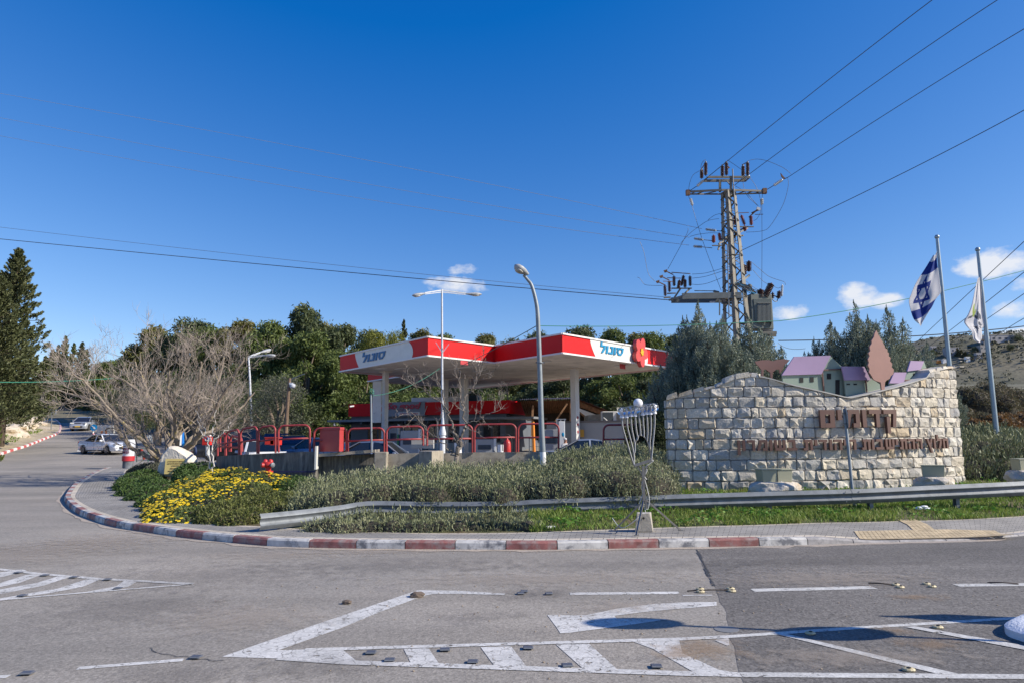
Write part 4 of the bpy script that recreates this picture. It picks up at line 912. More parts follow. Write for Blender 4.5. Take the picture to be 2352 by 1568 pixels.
# ================================================================ POLES AND LAMPS
M_POLE = mat('grey_lamp_pole', (.23, .26, .28), .55, metal=.3, var=.15, vscale=4, dirt=(.33, .33, .32), dscale=5, dthr=(.55, .75)); M_PW = mat('white_lamp_pole', (.55, .57, .60), .55, var=.12, vscale=2.5, dirt=(.3, .31, .32), dscale=9, dthr=(.58, .75))
M_WBASE = mat('white_painted_base', (.72, .72, .72), .6, var=.05, dirt=(.25, .24, .22), dscale=6, dthr=(.62, .7)); M_HEAD = mat('lamp_head_grey', (.34, .35, .36), .5, var=.15, vscale=8); M_LENS = mat('lamp_lens', (.42, .40, .36), .25, spec=.6)
def lamphead(par, tip, base, w, h, name='lamp_head', droop=.25):
    """cobra head from base (arm end) to tip"""
    tip, base = Vector(tip), Vector(base); d = tip-base; L_ = d.length; x = d.normalized(); y = Vector((0, 0, 1)).cross(x).normalized(); z = x.cross(y); mm = MB(); V = []; n = 12
    st = [(0, .3, .35), (.12, .45, .5), (.35, .85, .85), (.6, 1, 1), (.85, .85, .85), (1, .25, .3)]
    for (t, a, b) in st:
        for j in range(n):
            q = 2*pi*j/n; zz = sin(q); zz = zz*.55 if zz > 0 else zz*.8
            V.append(base+x*(t*L_)+y*(cos(q)*w/2*a)+z*(zz*h*b))
    Fs = [tuple(reversed(range(n)))]+[tuple((len(st)-1)*n+j for j in range(n))]
    for k in range(len(st)-1):
        for j in range(n): a, b = k*n+j, k*n+(j+1) % n; Fs.append((a, b, b+n, a+n))
    mm.mesh(V, Fs); o_ = mm.build(name, M_HEAD, par); autosmooth(o_, 60)
    mm = MB(); c = base+x*(L_*.62)-z*(h*.55); i0 = len(mm.v); mm.sphere((0, 0, 0), 1, 12)
    mm.v = [c+x*(v.x*L_*.27)+y*(v.y*w*.4)+z*(v.z*h*.35) for v in mm.v]; mm.build('lens', M_LENS, o_, smooth_=True)
LY = 19.0
lp = thing('street_lamp', aY(1247, 1094, LY), 'grey bent-top street lamp with white painted foot rising from the hedge', 'street lamp', None)
ptsl = smooth([aY(*p, LY) for p in ((1246.5, 1037), (1243, 960), (1240, 856), (1236, 745), (1232.5, 700), (1221.5, 657), (1212, 643), (1203, 632))], 4); nL = len(ptsl)
m = MB(); m.tube(ptsl, [lerp(.083, .042, min(i_/(nL-1)*1.15, 1)) for i_ in range(nL)], 14); autosmooth(m.build('pole', M_POLE, lp), 60)
m = MB(); m.tube([aY(1248, 1094, LY)-Vector((0, 0, .35)), aY(1248, 1094, LY), aY(1246.5, 1037, LY)], [.092, .092, .0855], 14); autosmooth(m.build('painted_foot', M_WBASE, lp), 60)
m = MB(); m.lathe(aY(1241, 833, LY), [(.08, -.015), (.085, 0), (.08, .015)], 14); m.box(aY(1248, 832, LY), (.07, .03, .03)); m.box(aY(1233, 832, LY), (.06, .03, .03)); m.build('clamp', M_GALV, lp)
lamphead(lp, aY(1183, 609, LY-.25), aY(1213, 630, LY), .30, .16)
def doublelamp(pole_px, Yd, arms, r0, label, flange=None, dz=0):
    t_ = thing('street_lamp', aY(*pole_px[0], Yd), label, 'street lamp', None); P = [aY(*q, Yd) for q in pole_px]; mm = MB(); mm.tube(P, [lerp(r0, r0*.8, i_/(len(P)-1)) for i_ in range(len(P))], 12); autosmooth(mm.build('pole', M_PW, t_), 60)
    if flange:
        mm = MB(); p = aY(*flange, Yd); mm.lathe(p, [(r0*1.9, -1.8), (r0*2.2, -.9), (r0*2.0, -.45), (r0*2.9, -.42), (r0*2.9, -.34), (r0*2.2, -.32), (r0*2.2, -.27), (r0*2.9, -.25), (r0*2.8, -.15), (r0*1.9, .05), (r0*1.3, .3), (r0*1.02, .5)], 16); autosmooth(mm.build('base_flange', M_PW, t_), 50)
    for (a, b, c, dy) in arms:
        mm = MB(); A_, B_, C_ = aY(*a, Yd), aY(*b, Yd+dy*.6), aY(*c, Yd+dy); mm.beam(A_, B_, .05, .05); mm.beam(A_-Vector((0, 0, .09)), B_-Vector((0, 0, .06)), .035, .035); mm.build('arm', M_PW, t_)
        lamphead(t_, C_, B_-Vector((0, 0, .02)), .26*Yd/32, .13*Yd/32)
    return t_
t_ = doublelamp([(1017, 1070), (1016.5, 1000), (1015.5, 850), (1015, 665)], 30, [((1015, 667), (976, 673), (947, 679), -.8), ((1015, 667), (1070, 674), (1106, 676), .6)], .055, 'white double-armed street lamp standing before the fuel canopy corner', flange=(1016.5, 985))
m = MB(); m.beam(aY(1016, 810, 29.9), aY(1001, 786, 29.9), .03); m.beam(aY(1016, 810, 29.9), aY(1031, 790, 29.9), .03); m.build('bracket', M_PW, t_)
t_ = doublelamp([(578, 1000), (577, 940), (574, 870), (571, 820)], 47, [((571, 818), (606, 815), (633, 816), 0), ((571, 818), (598, 808), (622, 802), 2.2)], .075, 'slim white lamp with both heads to the right behind the bare tree', None)
# wooden pole with arm and dome camera
M_WOOD = mat('weathered_wood_pole', (.20, .135, .09), .85, var=.25, vscale=3, stretch=(6, 6, .6))
wp = thing('wooden_pole', aY(656, 992, 44), 'leaning brown timber pole with camera dome in front of the trees', 'pole')
m = MB(); m.tube([aY(655, 1000, 44), aY(657, 985, 44), aY(660.5, 925, 44), aY(665.5, 868, 44)], [.13, .13, .12, .1], 12); autosmooth(m.build('shaft', M_WOOD, wp), 60)
m = MB(); m.tube([aY(666, 876, 44), aY(672, 869, 44), aY(685, 863, 44), aY(700, 858, 44)], .035, 8); m.build('lamp_arm', M_GALV, wp)
m = MB(); c = aY(672, 887, 43.9); m.sphere(c, .17, 12, sq=(1, 1, .75)); m.lathe(c, [(.19, 0), (.19, .12), (.08, .2)], 12); m.box(aY(668, 880, 43.9), (.2, .1, .12)); autosmooth(m.build('dome_camera', M_PW, wp), 50)
# thin cable post by the red cabinet
t_ = thing('cable_post', aY(853.5, 1037, 24), 'thin grey steel post with green cable coil tied on top', 'post')
m = MB(); m.tube([aY(853.5, 1037, 24), aY(852, 905, 24)], [.035, .03], 10); autosmooth(m.build('shaft', M_POLE, t_), 60)
M_GRNC = mat('green_cable', (.03, .20, .13), .6)
m = MB()
for k in range(3): m.tube([aY(854, 903, 24)+Vector((sin(a_)*.07+.01*k, cos(a_)*.05, .08+cos(a_+k)*.1)) for a_ in [q*pi/5 for q in range(11)]], .008, 4)
m.build('cable_coil', M_GRNC, t_)
# sign post in the grass, plate seen edge on from behind
t_ = thing('road_sign', aY(1965, 1164, 15.5), 'grey leaning sign post with plate seen edge on before the stone wall', 'road sign')
m = MB(); P = [aY(1966, 1172, 15.5), aY(1957, 1118, 15.55), aY(1944, 985, 15.7), aY(1939, 938, 15.75)]; m.tube(P, .034, 12); autosmooth(m.build('post', M_POLE, t_), 60)
m = MB(); c = aY(1943.5, 957, 15.72); R_ = Matrix.Rotation(radians(-109), 3, 'Z')@Matrix.Rotation(radians(3), 3, 'X')
pl = [Vector((cos(a_)*.26, 0, sin(a_)*.26)) for a_ in [k*pi/12 for k in range(24)]]; m.prism([c+R_@p for p in pl], R_@Vector((0, .006, 0))); m.build('plate', mat('sign_back_grey', (.30, .33, .36), .5, metal=.3), t_)
for q in ((1941, 948), (1943, 972)): m = MB(); m.box(aY(*q, 15.71), (.08, .08, .03)); m.build('bracket', M_GALV, t_)
# small sign by the left kerb
t_ = thing('road_sign', hs(117, 990), 'small square road sign seen from behind by the far left kerb', 'road sign'); p0 = hs(117, 990); Yd = p0.y
m = MB(); m.tube([p0, aY(119.5, 940, Yd)], .05, 8); m.build('post', M_GALV, t_); m = MB(); m.box(aY(120, 943, Yd-.05), (.95, .03, .65)); m.build('plate', mat('sign_back_grey', (.30, .33, .36), .5), t_)
# flagpoles and flags
M_FP = mat('galvanised_flagpole', (.30, .36, .40), .4, metal=.5, var=.1)
def flagpole(base, top, Yd, r_, label):
    b, tp_ = aY(*base, Yd), aY(*top, Yd); b = b+(b-tp_)*((b.z-.55)/(tp_.z-b.z)); t_ = thing('flagpole', b, label, 'flagpole'); m = MB(); m.tube([b, b.lerp(tp_, .5), tp_], [r_*1.2, r_, r_*.72], 14); autosmooth(m.build('shaft', M_FP, t_), 60)
    m = MB(); m.sphere(tp_+Vector((0, 0, r_*.8)), r_*1.15, 12); m.build('finial', M_FP, t_, smooth_=True)
FY1, FY2 = 20.6, 21.8
flagpole((2196, 1000), (2152.5, 548), FY1, .062, 'grey flagpole directly behind the right end of the stone wall'); flagpole((2289, 995), (2246, 577), FY2, .068, 'grey flagpole standing in shrubs right of the stone wall')
M_FW = mat('white_flag_cloth', (.82, .80, .82), .8, var=.04); M_FB = mat('blue_flag_cloth', (.02, .06, .33), .8)
for mm_ in (M_FW, M_FB):
    nt = mm_.node_tree; b = nt.nodes['Principled BSDF']; tr = nt.nodes.new('ShaderNodeBsdfTranslucent'); tr.inputs[0].default_value = (.7, .7, .72, 1) if mm_ is M_FW else (.02, .06, .35, 1)
    mx = nt.nodes.new('ShaderNodeMixShader'); mx.inputs[0].default_value = .5; nt.links.new(b.outputs[0], mx.inputs[1]); nt.links.new(tr.outputs[0], mx.inputs[2]); nt.links.new(mx.outputs[0], nt.nodes['Material Output'].inputs[0])
def z8(x, y): return (2021+x*.3514, 520.6+y*.3514)
def flag(name, rows, Yd, matfn, label, nu=30, nv=26, fold=.12, mats=None):
    """rows: left and right outline points (zoom px) from top to bottom; v runs down, u from pole (right) to fly (left)"""
    V = []; Ls = smooth([Vector((*r[0], 0)) for r in rows], 6); Rs = smooth([Vector((*r[1], 0)) for r in rows], 6); me = bpy.data.meshes.new(name)
    for i in range(nv*3+1):
        t = i/(nv*3); a, b = byfrac(Ls, t), byfrac(Rs, t)
        for j in range(nu*2+1):
            u = j/(nu*2); x, y = lerp(b.x, a.x, u), lerp(b.y, a.y, u); dy = fold*(sin(u*9+t*4)*.5+sin(u*17-t*7)*.22)*min(u*3+.1, 1); V.append(aY(*z8(x, y), Yd+dy))
    return V
def flag_mesh(name, V, nu, nv, mfn, label, root):
    me = bpy.data.meshes.new(name); off = Vector(root); me.from_pydata([tuple(v-off) for v in V], [], [(i*(nu+1)+j, i*(nu+1)+j+1, (i+1)*(nu+1)+j+1, (i+1)*(nu+1)+j) for i in range(nv) for j in range(nu)])
    me.materials.append(M_FW); me.materials.append(M_FB); me.materials.append(MATS.get('flag_ink') or mat('flag_ink', (.05, .06, .09), .8)); me.materials.append(mat('flag_leaf', (.25, .33, .06), .8))
    k = 0
    for i in range(nv):
        for j in range(nu): me.polygons[k].material_index = mfn((j+.5)/nu, (i+.5)/nv); k += 1
    me.polygons.foreach_set('use_smooth', [True]*len(me.polygons)); o_ = bpy.data.objects.new(name, me); COL.objects.link(o_); o_.location = off; so = o_.modifiers.new('thickness', 'SOLIDIFY'); so.thickness = .004; return tag(o_, label, 'flag')
# Israeli flag: the cloth hangs from the hoist and sags; material by flag coordinates
def star(x, y, R_, w):
    for k in range(2):
        d = []
        for q in range(3):
            a = pi/2+2*pi*q/3+(pi if k else 0); d.append(x*cos(a+pi)+y*sin(a+pi))
        if max(d) < R_*.5 and max(d) > R_*.5-w: return True
    return False
rowsI = [((350, 185), (372, 160)), ((300, 268), (374, 235)), ((238, 365), (384, 300)), ((205, 440), (392, 370)), ((190, 490), (398, 430)), ((205, 560), (365, 475)), ((225, 610), (335, 535)), ((262, 640), (272, 632))]
def flagI(u, v):
    if .085+.0*u < v < .215: return 1
    if .70 < v < .86: return 1
    x, y = (u-.60)*.62, -(v-.47)*.70
    return 1 if star(x, y, .20, .036) else 0
V = []; N1, N2 = 72, 84
Ls = smooth([Vector((*r[0], 0)) for r in rowsI], 6); Rs = smooth([Vector((*r[1], 0)) for r in rowsI], 6)
for i in range(N2+1):
    t = i/N2; a, b = byfrac(Ls, t), byfrac(Rs, t)
    for j in range(N1+1):
        u = j/N1; V.append(aY(*z8(lerp(b.x, a.x, u), lerp(b.y, a.y, u)+sin(u*pi)*14), FY1-.05+.055*(sin(u*8+t*5)*.6+sin(u*15-t*9)*.25)*min(u*3+.05, 1)))
flag_mesh('national_flag', V, N1, N2, flagI, 'white flag with two blue stripes and blue six-pointed star', aY(*z8(372, 160), FY1))
rowsW = [((640, 340), (652, 330)), ((618, 430), (662, 420)), ((600, 510), (668, 500)), ((575, 575), (675, 580)), ((550, 620), (684, 640)), ((575, 660), (680, 655)), ((602, 690), (668, 672)), ((612, 735), (668, 720)), ((650, 760), (660, 745))]
V = []; Ls = smooth([Vector((*r[0], 0)) for r in rowsW], 6); Rs = smooth([Vector((*r[1], 0)) for r in rowsW], 6)
for i in range(N2+1):
    t = i/N2; a, b = byfrac(Ls, t), byfrac(Rs, t)
    for j in range(N1+1):
        u = j/N1; V.append(aY(*z8(lerp(b.x, a.x, u), lerp(b.y, a.y, u)), FY2-.05+.05*(sin(u*11+t*3)*.6+sin(u*21-t*5)*.25)-.25*u*min(u*3+.05, 1)))
def flagW(u, v):
    def seg(ax, ay, bx, by, w):
        L2 = (bx-ax)**2+(by-ay)**2; t = max(0, min(1, ((u-ax)*(bx-ax)+(v-ay)*(by-ay))/L2)); return sqrt((u-ax-t*(bx-ax))**2+((v-ay-t*(by-ay))*1.6)**2) < w
    if seg(.75, .28, .65, .36, .06) or seg(.55, .33, .62, .38, .04): return 3
    for s in ((.35, .36, .2, .40, .05), (.3, .42, .55, .39, .03), (.85, .42, .7, .40, .03), (.25, .50, .2, .53, .06), (.6, .60, .35, .69, .035), (.42, .61, .62, .67, .03), (.25, .60, .2, .66, .035), (.62, .72, .55, .78, .03), (.48, .70, .40, .76, .03)):
        if seg(*s): return 2
    return 0
flag_mesh('town_flag', V, N1, N2, flagW, 'white municipal flag with dark lettering drooping from the right flagpole', aY(*z8(652, 330), FY2))
# ================================================================ POWER PYLON
def z6(x, y): return (1470+x*.3125, 336.9+y*.3125)
PY = 37.0; KP = PY/32
def tp(x, y, dy=0.): return aY(*z6(x, y), PY+dy)
M_PYL = mat('weathered_pylon_steel', (.185, .17, .14), .65, metal=.15, var=.2, vscale=3, dirt=(.20, .16, .12), dscale=2.5, dthr=(.55, .7)); M_PYLG = mat('grey_channel_steel', (.13, .14, .135), .55, metal=.2, var=.15)
M_INS = mat('brown_insulator', (.055, .02, .018), .3, spec=.6, var=.1); M_INR = mat('red_brown_insulator', (.20, .045, .03), .4, var=.1); M_INW = mat('grey_insulator', (.55, .57, .58), .35); M_RUST = mat('rusty_steel', (.16, .085, .05), .8, var=.3, vscale=10)
M_WIREB = mat('dark_conductor', (.06, .065, .08), .5, metal=.3); M_TRF = mat('transformer_grey_green', (.115, .13, .112), .5, var=.08)
pyl = thing('power_pylon', Vector((tp(660, 900).x, PY, T(12.8, 37)-.1)), 'tall lattice power pylon with crossarms and transformer behind the blue-green cypress', 'power pylon')
cx0 = aY(1676, 500, PY).x; ztop = tp(640, 335).z; rot = radians(24)
def leg_c(z):     # half width of the lattice at height z
    return lerp(.62, .25, min(z/ztop, 1))*KP
def corner(k, z):
    a = rot+pi/4+k*pi/2; r_ = leg_c(z)*sqrt(2); return Vector((cx0+.12*(1-z/ztop)+cos(a)*r_, PY+sin(a)*r_, z))
z0p = T(12.8, 37)-.2
for k in range(4):
    m = MB(); a, b = corner(k, z0p), corner(k, ztop); inw = (Vector((cx0, PY, 0))-Vector((a.x, a.y, 0))).normalized(); d1 = Matrix.Rotation(pi/4, 3, 'Z')@inw; d2 = Matrix.Rotation(-pi/4, 3, 'Z')@inw
    m.mesh([a, a+d1*.25, b+d1*.21, b, a+d1*.25+d2*.012, a+d2*.012+d1*.012, b+d1*.012+d2*.012, b+d1*.21+d2*.012], [(0, 1, 2, 3), (1, 4, 7, 2), (5, 4, 7, 6)])
    m.mesh([a, a+d2*.25, b+d2*.21, b, a+d2*.25+d1*.012, a+d2*.012+d1*.012, b+d1*.012+d2*.012, b+d2*.21+d1*.012], [(3, 2, 1, 0), (2, 7, 4, 1), (6, 7, 4, 5)])
    m.build('lattice_leg', M_PYL, pyl)
for k in range(4):
    m = MB(); z = z0p+.2; i_ = 0
    while z < ztop-.2:
        st = max(leg_c(z)*1.35, .42); z2 = min(z+st, ztop-.05)
        A_, B_ = (corner(k, z), corner(k+1, z2)) if i_ % 2 else (corner(k+1, z), corner(k, z2)); m.beam(A_, B_, .10, .014)
        if i_ % 4 == 0: m.beam(corner(k, z), corner(k+1, z), .11, .014)
        z = z2; i_ += 1
    m.build('bracing', M_PYL, pyl)
m = MB(); m.box(corner(0, ztop).lerp(corner(2, ztop), .5)+Vector((0, 0, -.12)), (.52, .52, .3), Matrix.Rotation(rot, 3, 'Z')); m.build('head_plate', M_PYL, pyl)
def beams(name, lst, material=None, w=.07, h=None):
    mm = MB()
    for q in lst: mm.beam(tp(*q[0]), tp(*q[1]), (q[2] if len(q) > 2 else w)*KP, (q[3] if len(q) > 3 else (h or (q[2] if len(q) > 2 else w)))*KP)
    return mm.build(name, material or M_PYL, pyl)
def ins(x, y0, x1, y1, dy=0, r_=.075, n=8, material=None, name='insulator', par=None):
    """ribbed insulator from (x, y0) to (x1, y1)"""
    r_ *= KP*1.12; a, b = tp(x, y0, dy), tp(x1, y1, dy); d = b-a; L_ = d.length; q = d.to_track_quat('Z', 'Y').to_matrix(); pr = [(r_*.35, -.03), (r_*.35, 0)]
    for k in range(n): pr += [(r_*.45, L_*(k+.1)/n), (r_, L_*(k+.45)/n), (r_*.95, L_*(k+.6)/n), (r_*.45, L_*(k+.75)/n)]
    pr += [(r_*.3, L_), (r_*.3, L_+.05)]; mm = MB(); mm.lathe(a, pr, 10, q); o_ = mm.build(name, material or M_INS, par or pyl, smooth_=True); return o_
# upper frame and crossarms
beams('upper_frame', [((500, 225, -.3), (808, 225, -.3), .07, .10), ((470, 252, .3), (780, 250, .3), .07, .12), ((500, 225, -.3), (470, 252, .3), .05), ((808, 225, -.3), (780, 250, .3), .05), ((588, 335, 0), (588, 250, 0), .10, .10), ((668, 335, 0), (668, 235, 0), .10, .10), ((588, 262, .2), (560, 250, .3), .05), ((668, 290, 0), (640, 255, .2), .08, .03)])
beams('crossarm', [((352, 332, 0), (600, 320, -.3), .07, .09), ((600, 320, -.3), (680, 320, -.3), .07, .09), ((680, 320, -.3), (915, 328, 0), .07, .09), ((352, 350, .05), (600, 350, .3), .06), ((680, 350, .3), (900, 343, .05), .06),
                  ((380, 345, 0), (420, 330, -.1), .03), ((420, 348, .1), (480, 326, -.15), .04), ((480, 348, .15), (560, 330, -.2), .04), ((720, 348, .2), (780, 325, -.1), .04), ((780, 347, .15), (830, 328, -.1), .04), ((840, 345, .1), (880, 330, 0), .03)])
for (x, y) in ((352, 340), (915, 328)): m = MB(); m.box(tp(x, y), (.22, .2, .3)); m.build('rusty_bracket', M_RUST, pyl)
m = MB(); m.tube([tp(680, 165, -.35), tp(683, 230, -.35), tp(700, 480, -.35), tp(738, 850, -.38), tp(765, 1180, -.4)], .035, 8); m.build('cable_conduit', M_GALV, pyl)
m = MB(); m.tube([tp(643, 720, -.5), tp(648, 950, -.52), tp(654, 1250, -.55)], .03, 8); m.build('cable_conduit', M_GALV, pyl)
for (x0_, dy) in ((483, -.3), (453, .3), (635, -.3), (605, .3), (791, -.3), (757, .3)):
    yb, yt = (208, 120) if dy < 0 else (222, 145)
    if x0_ == 453: yb, yt = 232, 172
    ins(x0_, yb, x0_, yt, dy, .085, 9); m = MB(); m.lathe(tp(x0_, yt, dy), [(.05, 0), (.05, .06), (.03, .1)], 8); m.build('insulator_cap', M_GALV, pyl)
for q in (((600, 145, .3), (640, 108, -.3), .03), ((750, 135, .3), (795, 112, -.3), .03), ((448, 170, .3), (483, 118, -.3), .03)): beams('arcing_bar', [q], M_RUST)
# middle switch platform (red insulators)
beams('switch_platform', [((578, 715, -.5), (790, 600, .4), .08, .06), ((590, 690, -.3), (780, 590, .6), .08, .06), ((690, 590, -.1), (835, 590, -.1), .07, .04), ((530, 728, -.5), (600, 728, -.5), .07, .04), ((640, 655, 0), (760, 655, .3), .06), ((610, 690, -.4), (700, 630, .6), .06), ((575, 760, -.5), (590, 700, -.4), .06), ((735, 655, .3), (720, 690, .2), .05), ((700, 610, 0), (700, 700, .1), .04)])
for (x, y0, x1, y1, dy) in ((698, 575, 698, 515, -.1), (768, 572, 745, 508, 0), (818, 575, 814, 512, -.1), (655, 605, 655, 555, .2), (541, 705, 540, 655, -.5), (590, 690, 582, 640, -.2), (650, 700, 648, 660, .3), (770, 620, 768, 585, .3)):
    ins(x, y0, x1, y1, dy, .085, 7, M_INR)
beams('switch_blade', [((700, 490, -.1), (800, 485, -.1), .03), ((800, 520, -.1), (845, 480, -.2), .05), ((845, 500, -.2), (905, 498, -.3), .025), ((820, 490, 0), (870, 465, -.2), .06), ((640, 540, .2), (690, 525, .2), .025)], M_RUST)
m = MB(); m.prism([tp(858, 462, -.2), tp(862, 442, -.2), tp(884, 450, -.2), tp(886, 466, -.2), tp(868, 470, -.2)], (0, .12, 0)); m.build('arc_chute', M_INW, pyl)
# lower platform with switch on the left
beams('lower_platform', [((310, 1100, -.5), (745, 1092, -.5), .10, .28), ((230, 1130, .5), (600, 1128, .5), .10, .26), ((600, 1128, .5), (742, 1120, .5), .08, .2), ((310, 1100, -.5), (215, 1128, .5), .08), ((585, 1110, -.5), (585, 1240, -.5), .05), ((400, 1060, .2), (555, 1062, .2), .035), ((540, 1062, .2), (580, 1072, .2), .12, .08),
                          ((600, 1150, 0), (730, 1150, 0), .09), ((720, 1010, -.3), (805, 945, .2), .07, .09), ((650, 960, -.2), (720, 1008, -.3), .07, .09), ((715, 1000, .3), (700, 1060, .4), .05)], M_PYLG)
beams('switch_frame', [((200, 1080, .1), (262, 1078, .1), .08, .05), ((232, 1042, .3), (380, 1042, .3), .08, .05), ((240, 1130, .2), (300, 1040, .3), .07), ((330, 1080, .2), (365, 1045, .3), .07), ((175, 1110, -.2), (225, 1108, -.2), .07)])
for (x, y0, x1, y1, dy) in ((186, 1095, 182, 1022, -.3), (217, 1065, 215, 993, 0), (251, 1022, 249, 955, .3), (369, 1022, 367, 955, .3), (331, 1032, 331, 980, .1), (282, 1040, 290, 985, 0), (305, 1020, 320, 950, .3)):
    ins(x, y0, x1, y1, dy, .08, 9)
for (x, y, dy) in ((183, 912, .3), (152, 952, 0), (126, 990, -.3)):
    m = MB(); m.prism([tp(x-8, y-2, dy), tp(x+18, y-10, dy), tp(x+16, y+8, dy), tp(x+2, y+14, dy)], (0, .1, 0)); m.beam(tp(x+10, y+5, dy), tp(x+62, y+30, dy), .05); m.build('switch_arm', M_RUST, pyl)
beams('switch_blade', [((232, 925, .3), (370, 935, .3), .035), ((200, 965, .1), (300, 968, .1), .03), ((170, 990, -.1), (240, 992, 0), .03)], M_RUST)
for (x, dy, yb, yt) in ((800, .2, 915, 845), (765, 0, 940, 872), (672, .4, 975, 935)): ins(x, yb, x, yt, dy, .125, 7)
# bundle of cables around the body
m = MB(); rr = random.Random(8)
for k in range(22):
    x0_ = rr.uniform(650, 680); P = [tp(x0_, rr.uniform(1035, 1075), -.4), tp(x0_+30, rr.uniform(1005, 1030), -.5), tp(rr.uniform(720, 740), rr.uniform(1000, 1030), -.5), tp(rr.uniform(775, 800), rr.uniform(1020, 1060), -.4), tp(rr.uniform(840, 862), rr.uniform(1060, 1110), -.1)]
    m.tube(smooth(P, 4), .018, 5, mi=0 if k % 5 else 1)
m.build('cable_bundle', [mat('black_cable', (.03, .03, .035), .5), mat('blue_cable', (.03, .25, .45), .5)], pyl)
m = MB(); rr = random.Random(4)
for k in range(8): m.tube(smooth([tp(rr.uniform(700, 740), 1110, -.3), tp(rr.uniform(690, 720), 1150, -.4), tp(rr.uniform(685, 735), 1200, -.3), tp(rr.uniform(690, 730), 1260, -.3)], 3), .016, 5)
m.build('cable_bundle', MATS['black_cable'], pyl)
m = MB(); m.sphere(tp(806, 1028, .2), .14, 12); m.build('cable_drum', M_PYLG, pyl, smooth_=True)
# transformer with cooling fins, bushings, support
trf_o = tp(900, 1225, -.2); m = MB(); m.box(trf_o+Vector((-.05, .5, .12)), (1.25, .9, 1.95), radians(8)); tb = m.build('transformer_tank', M_TRF, pyl, bevel=.03)
m = MB(); m.mesh([tp(864, 1145, -.262), tp(966, 1145, -.262), tp(966, 1288, -.262), tp(864, 1288, -.262)], [(0, 1, 2, 3)]); m.build('fin_gap_shade', MATS['black_cable'], tb)  # flat black sheet paints the shade in the gaps between the fins
m = MB()
for k in range(11): x = lerp(868, 962, k/10); m.beam(tp(x, 1150, -.28), tp(x, 1285, -.28), .016, .03)
m.beam(tp(862, 1147, -.32), tp(968, 1147, -.32), .03, .03); m.beam(tp(862, 1285, -.32), tp(968, 1285, -.32), .03, .03); m.build('cooling_fins', mat('transformer_fins', (.24, .25, .22), .5), tb)
m = MB(); m.mesh([tp(832, 1120, -.25), tp(968, 1117, -.25), tp(968, 1300, -.25), tp(955, 1332, -.1), tp(872, 1332, -.1), tp(850, 1290, -.25), tp(832, 1120, .6), tp(968, 1117, .6), tp(968, 1300, .6), tp(955, 1332, .6), tp(872, 1332, .6), tp(850, 1290, .6)], [(0, 1, 2, 3, 4, 5), (11, 10, 9, 8, 7, 6), (0, 6, 7, 1), (1, 7, 8, 2), (2, 8, 9, 3), (3, 9, 10, 4), (4, 10, 11, 5), (5, 11, 6, 0)])
m.build('tank_cover', M_TRF, tb, bevel=.02)
m = MB(); m.mesh([tp(775, 1165, .3), tp(832, 1130, .1), tp(836, 1240, .1), tp(800, 1230, .3), tp(775, 1165, .9), tp(832, 1130, .7), tp(836, 1240, .7), tp(800, 1230, .9)], [(0, 1, 2, 3), (7, 6, 5, 4), (0, 4, 5, 1), (1, 5, 6, 2), (2, 6, 7, 3), (3, 7, 4, 0)]); m.build('radiator', M_TRF, tb)
ins(884, 1112, 886, 1052, 0, .16, 6, par=tb); ins(918, 1108, 965, 1010, 0, .15, 9, par=tb); ins(1017, 1115, 1024, 1065, .2, .1, 6, par=tb); ins(1041, 1098, 1046, 1020, .3, .06, 9, M_INW, par=tb); ins(975, 1115, 975, 1075, .2, .08, 4, par=tb)
m = MB(); m.tube(smooth([tp(970, 1115, .1), tp(985, 1135, .1), tp(1005, 1138, .2), tp(1012, 1120, .2)], 3), .025, 6); m.tube(smooth([tp(975, 1090, .1), tp(995, 1100, .2), tp(1010, 1105, .2)], 3), .03, 6); m.build('bushing_lead', MATS['black_cable'], tb)
beams('transformer_bracket', [((700, 1290, .1), (960, 1350, .1), .10, .10), ((870, 1345, 0), (975, 1345, 0), .10, .12), ((890, 1368, 0), (1003, 1368, 0), .09, .14), ((890, 1390, .4), (1000, 1388, .4), .08, .10), ((930, 1340, .1), (925, 1410, .1), .12, .3), ((700, 1420, .2), (930, 1350, .3), .09)], M_PYL)
m = MB(); m.box(tp(532, 1142, .2), (.28, .12, .09)); m.build('meter_box', M_INW, pyl)
# wires that stay on the tower
def pw(name, pts, r_=.012, material=None, par=None, k=5):
    mm = MB(); mm.tube(smooth([tp(*p) for p in pts], k), r_, 5); return mm.build(name, material or M_WIREB, par or pyl)
for pts in ([(435, 180), (390, 210), (365, 270), (357, 330)], [(482, 95, -.3), (460, 115, -.3), (448, 150, 0), (460, 190, 0), (490, 222, 0)], [(642, 100, -.3), (660, 110), (745, 170), (790, 215)], [(792, 105, -.3), (860, 93), (940, 108), (1050, 155), (1108, 200)],
            [(356, 365), (375, 410), (395, 480), (470, 720), (597, 1060)], [(900, 345), (896, 460), (897, 700), (895, 1040)], [(1087, 232), (1088, 300), (1050, 430), (960, 580), (900, 620), (780, 630)], [(352, 600), (345, 640), (260, 800), (205, 900)],
            [(0, 700), (30, 780), (60, 930), (110, 990)], [(-20, 960), (0, 970), (30, 1010), (70, 1020), (165, 1022)], [(580, 530), (500, 545), (430, 590), (365, 640), (300, 710)], [(590, 638), (520, 635), (430, 645), (365, 662)], [(383, 938), (480, 930), (590, 900), (700, 870), (780, 848)], [(383, 968), (480, 955), (600, 918), (760, 878)],
            [(383, 1012), (430, 1015), (500, 1003), (600, 965)], [(820, 850), (880, 900), (940, 950), (1000, 975), (1060, 995), (1068, 1018)], [(828, 905), (900, 985), (940, 1010)], [(775, 985), (830, 1030), (870, 1055)], [(960, 1010), (1010, 1040), (1042, 1030)], [(805, 225), (850, 290), (880, 370), (888, 470), (860, 530), (835, 545)],
            [(755, 255), (780, 350), (860, 430)], [(700, 290), (780, 340), (870, 440)], [(700, 495), (650, 490), (560, 500), (500, 540)]):
    pw('jumper_wire', pts)
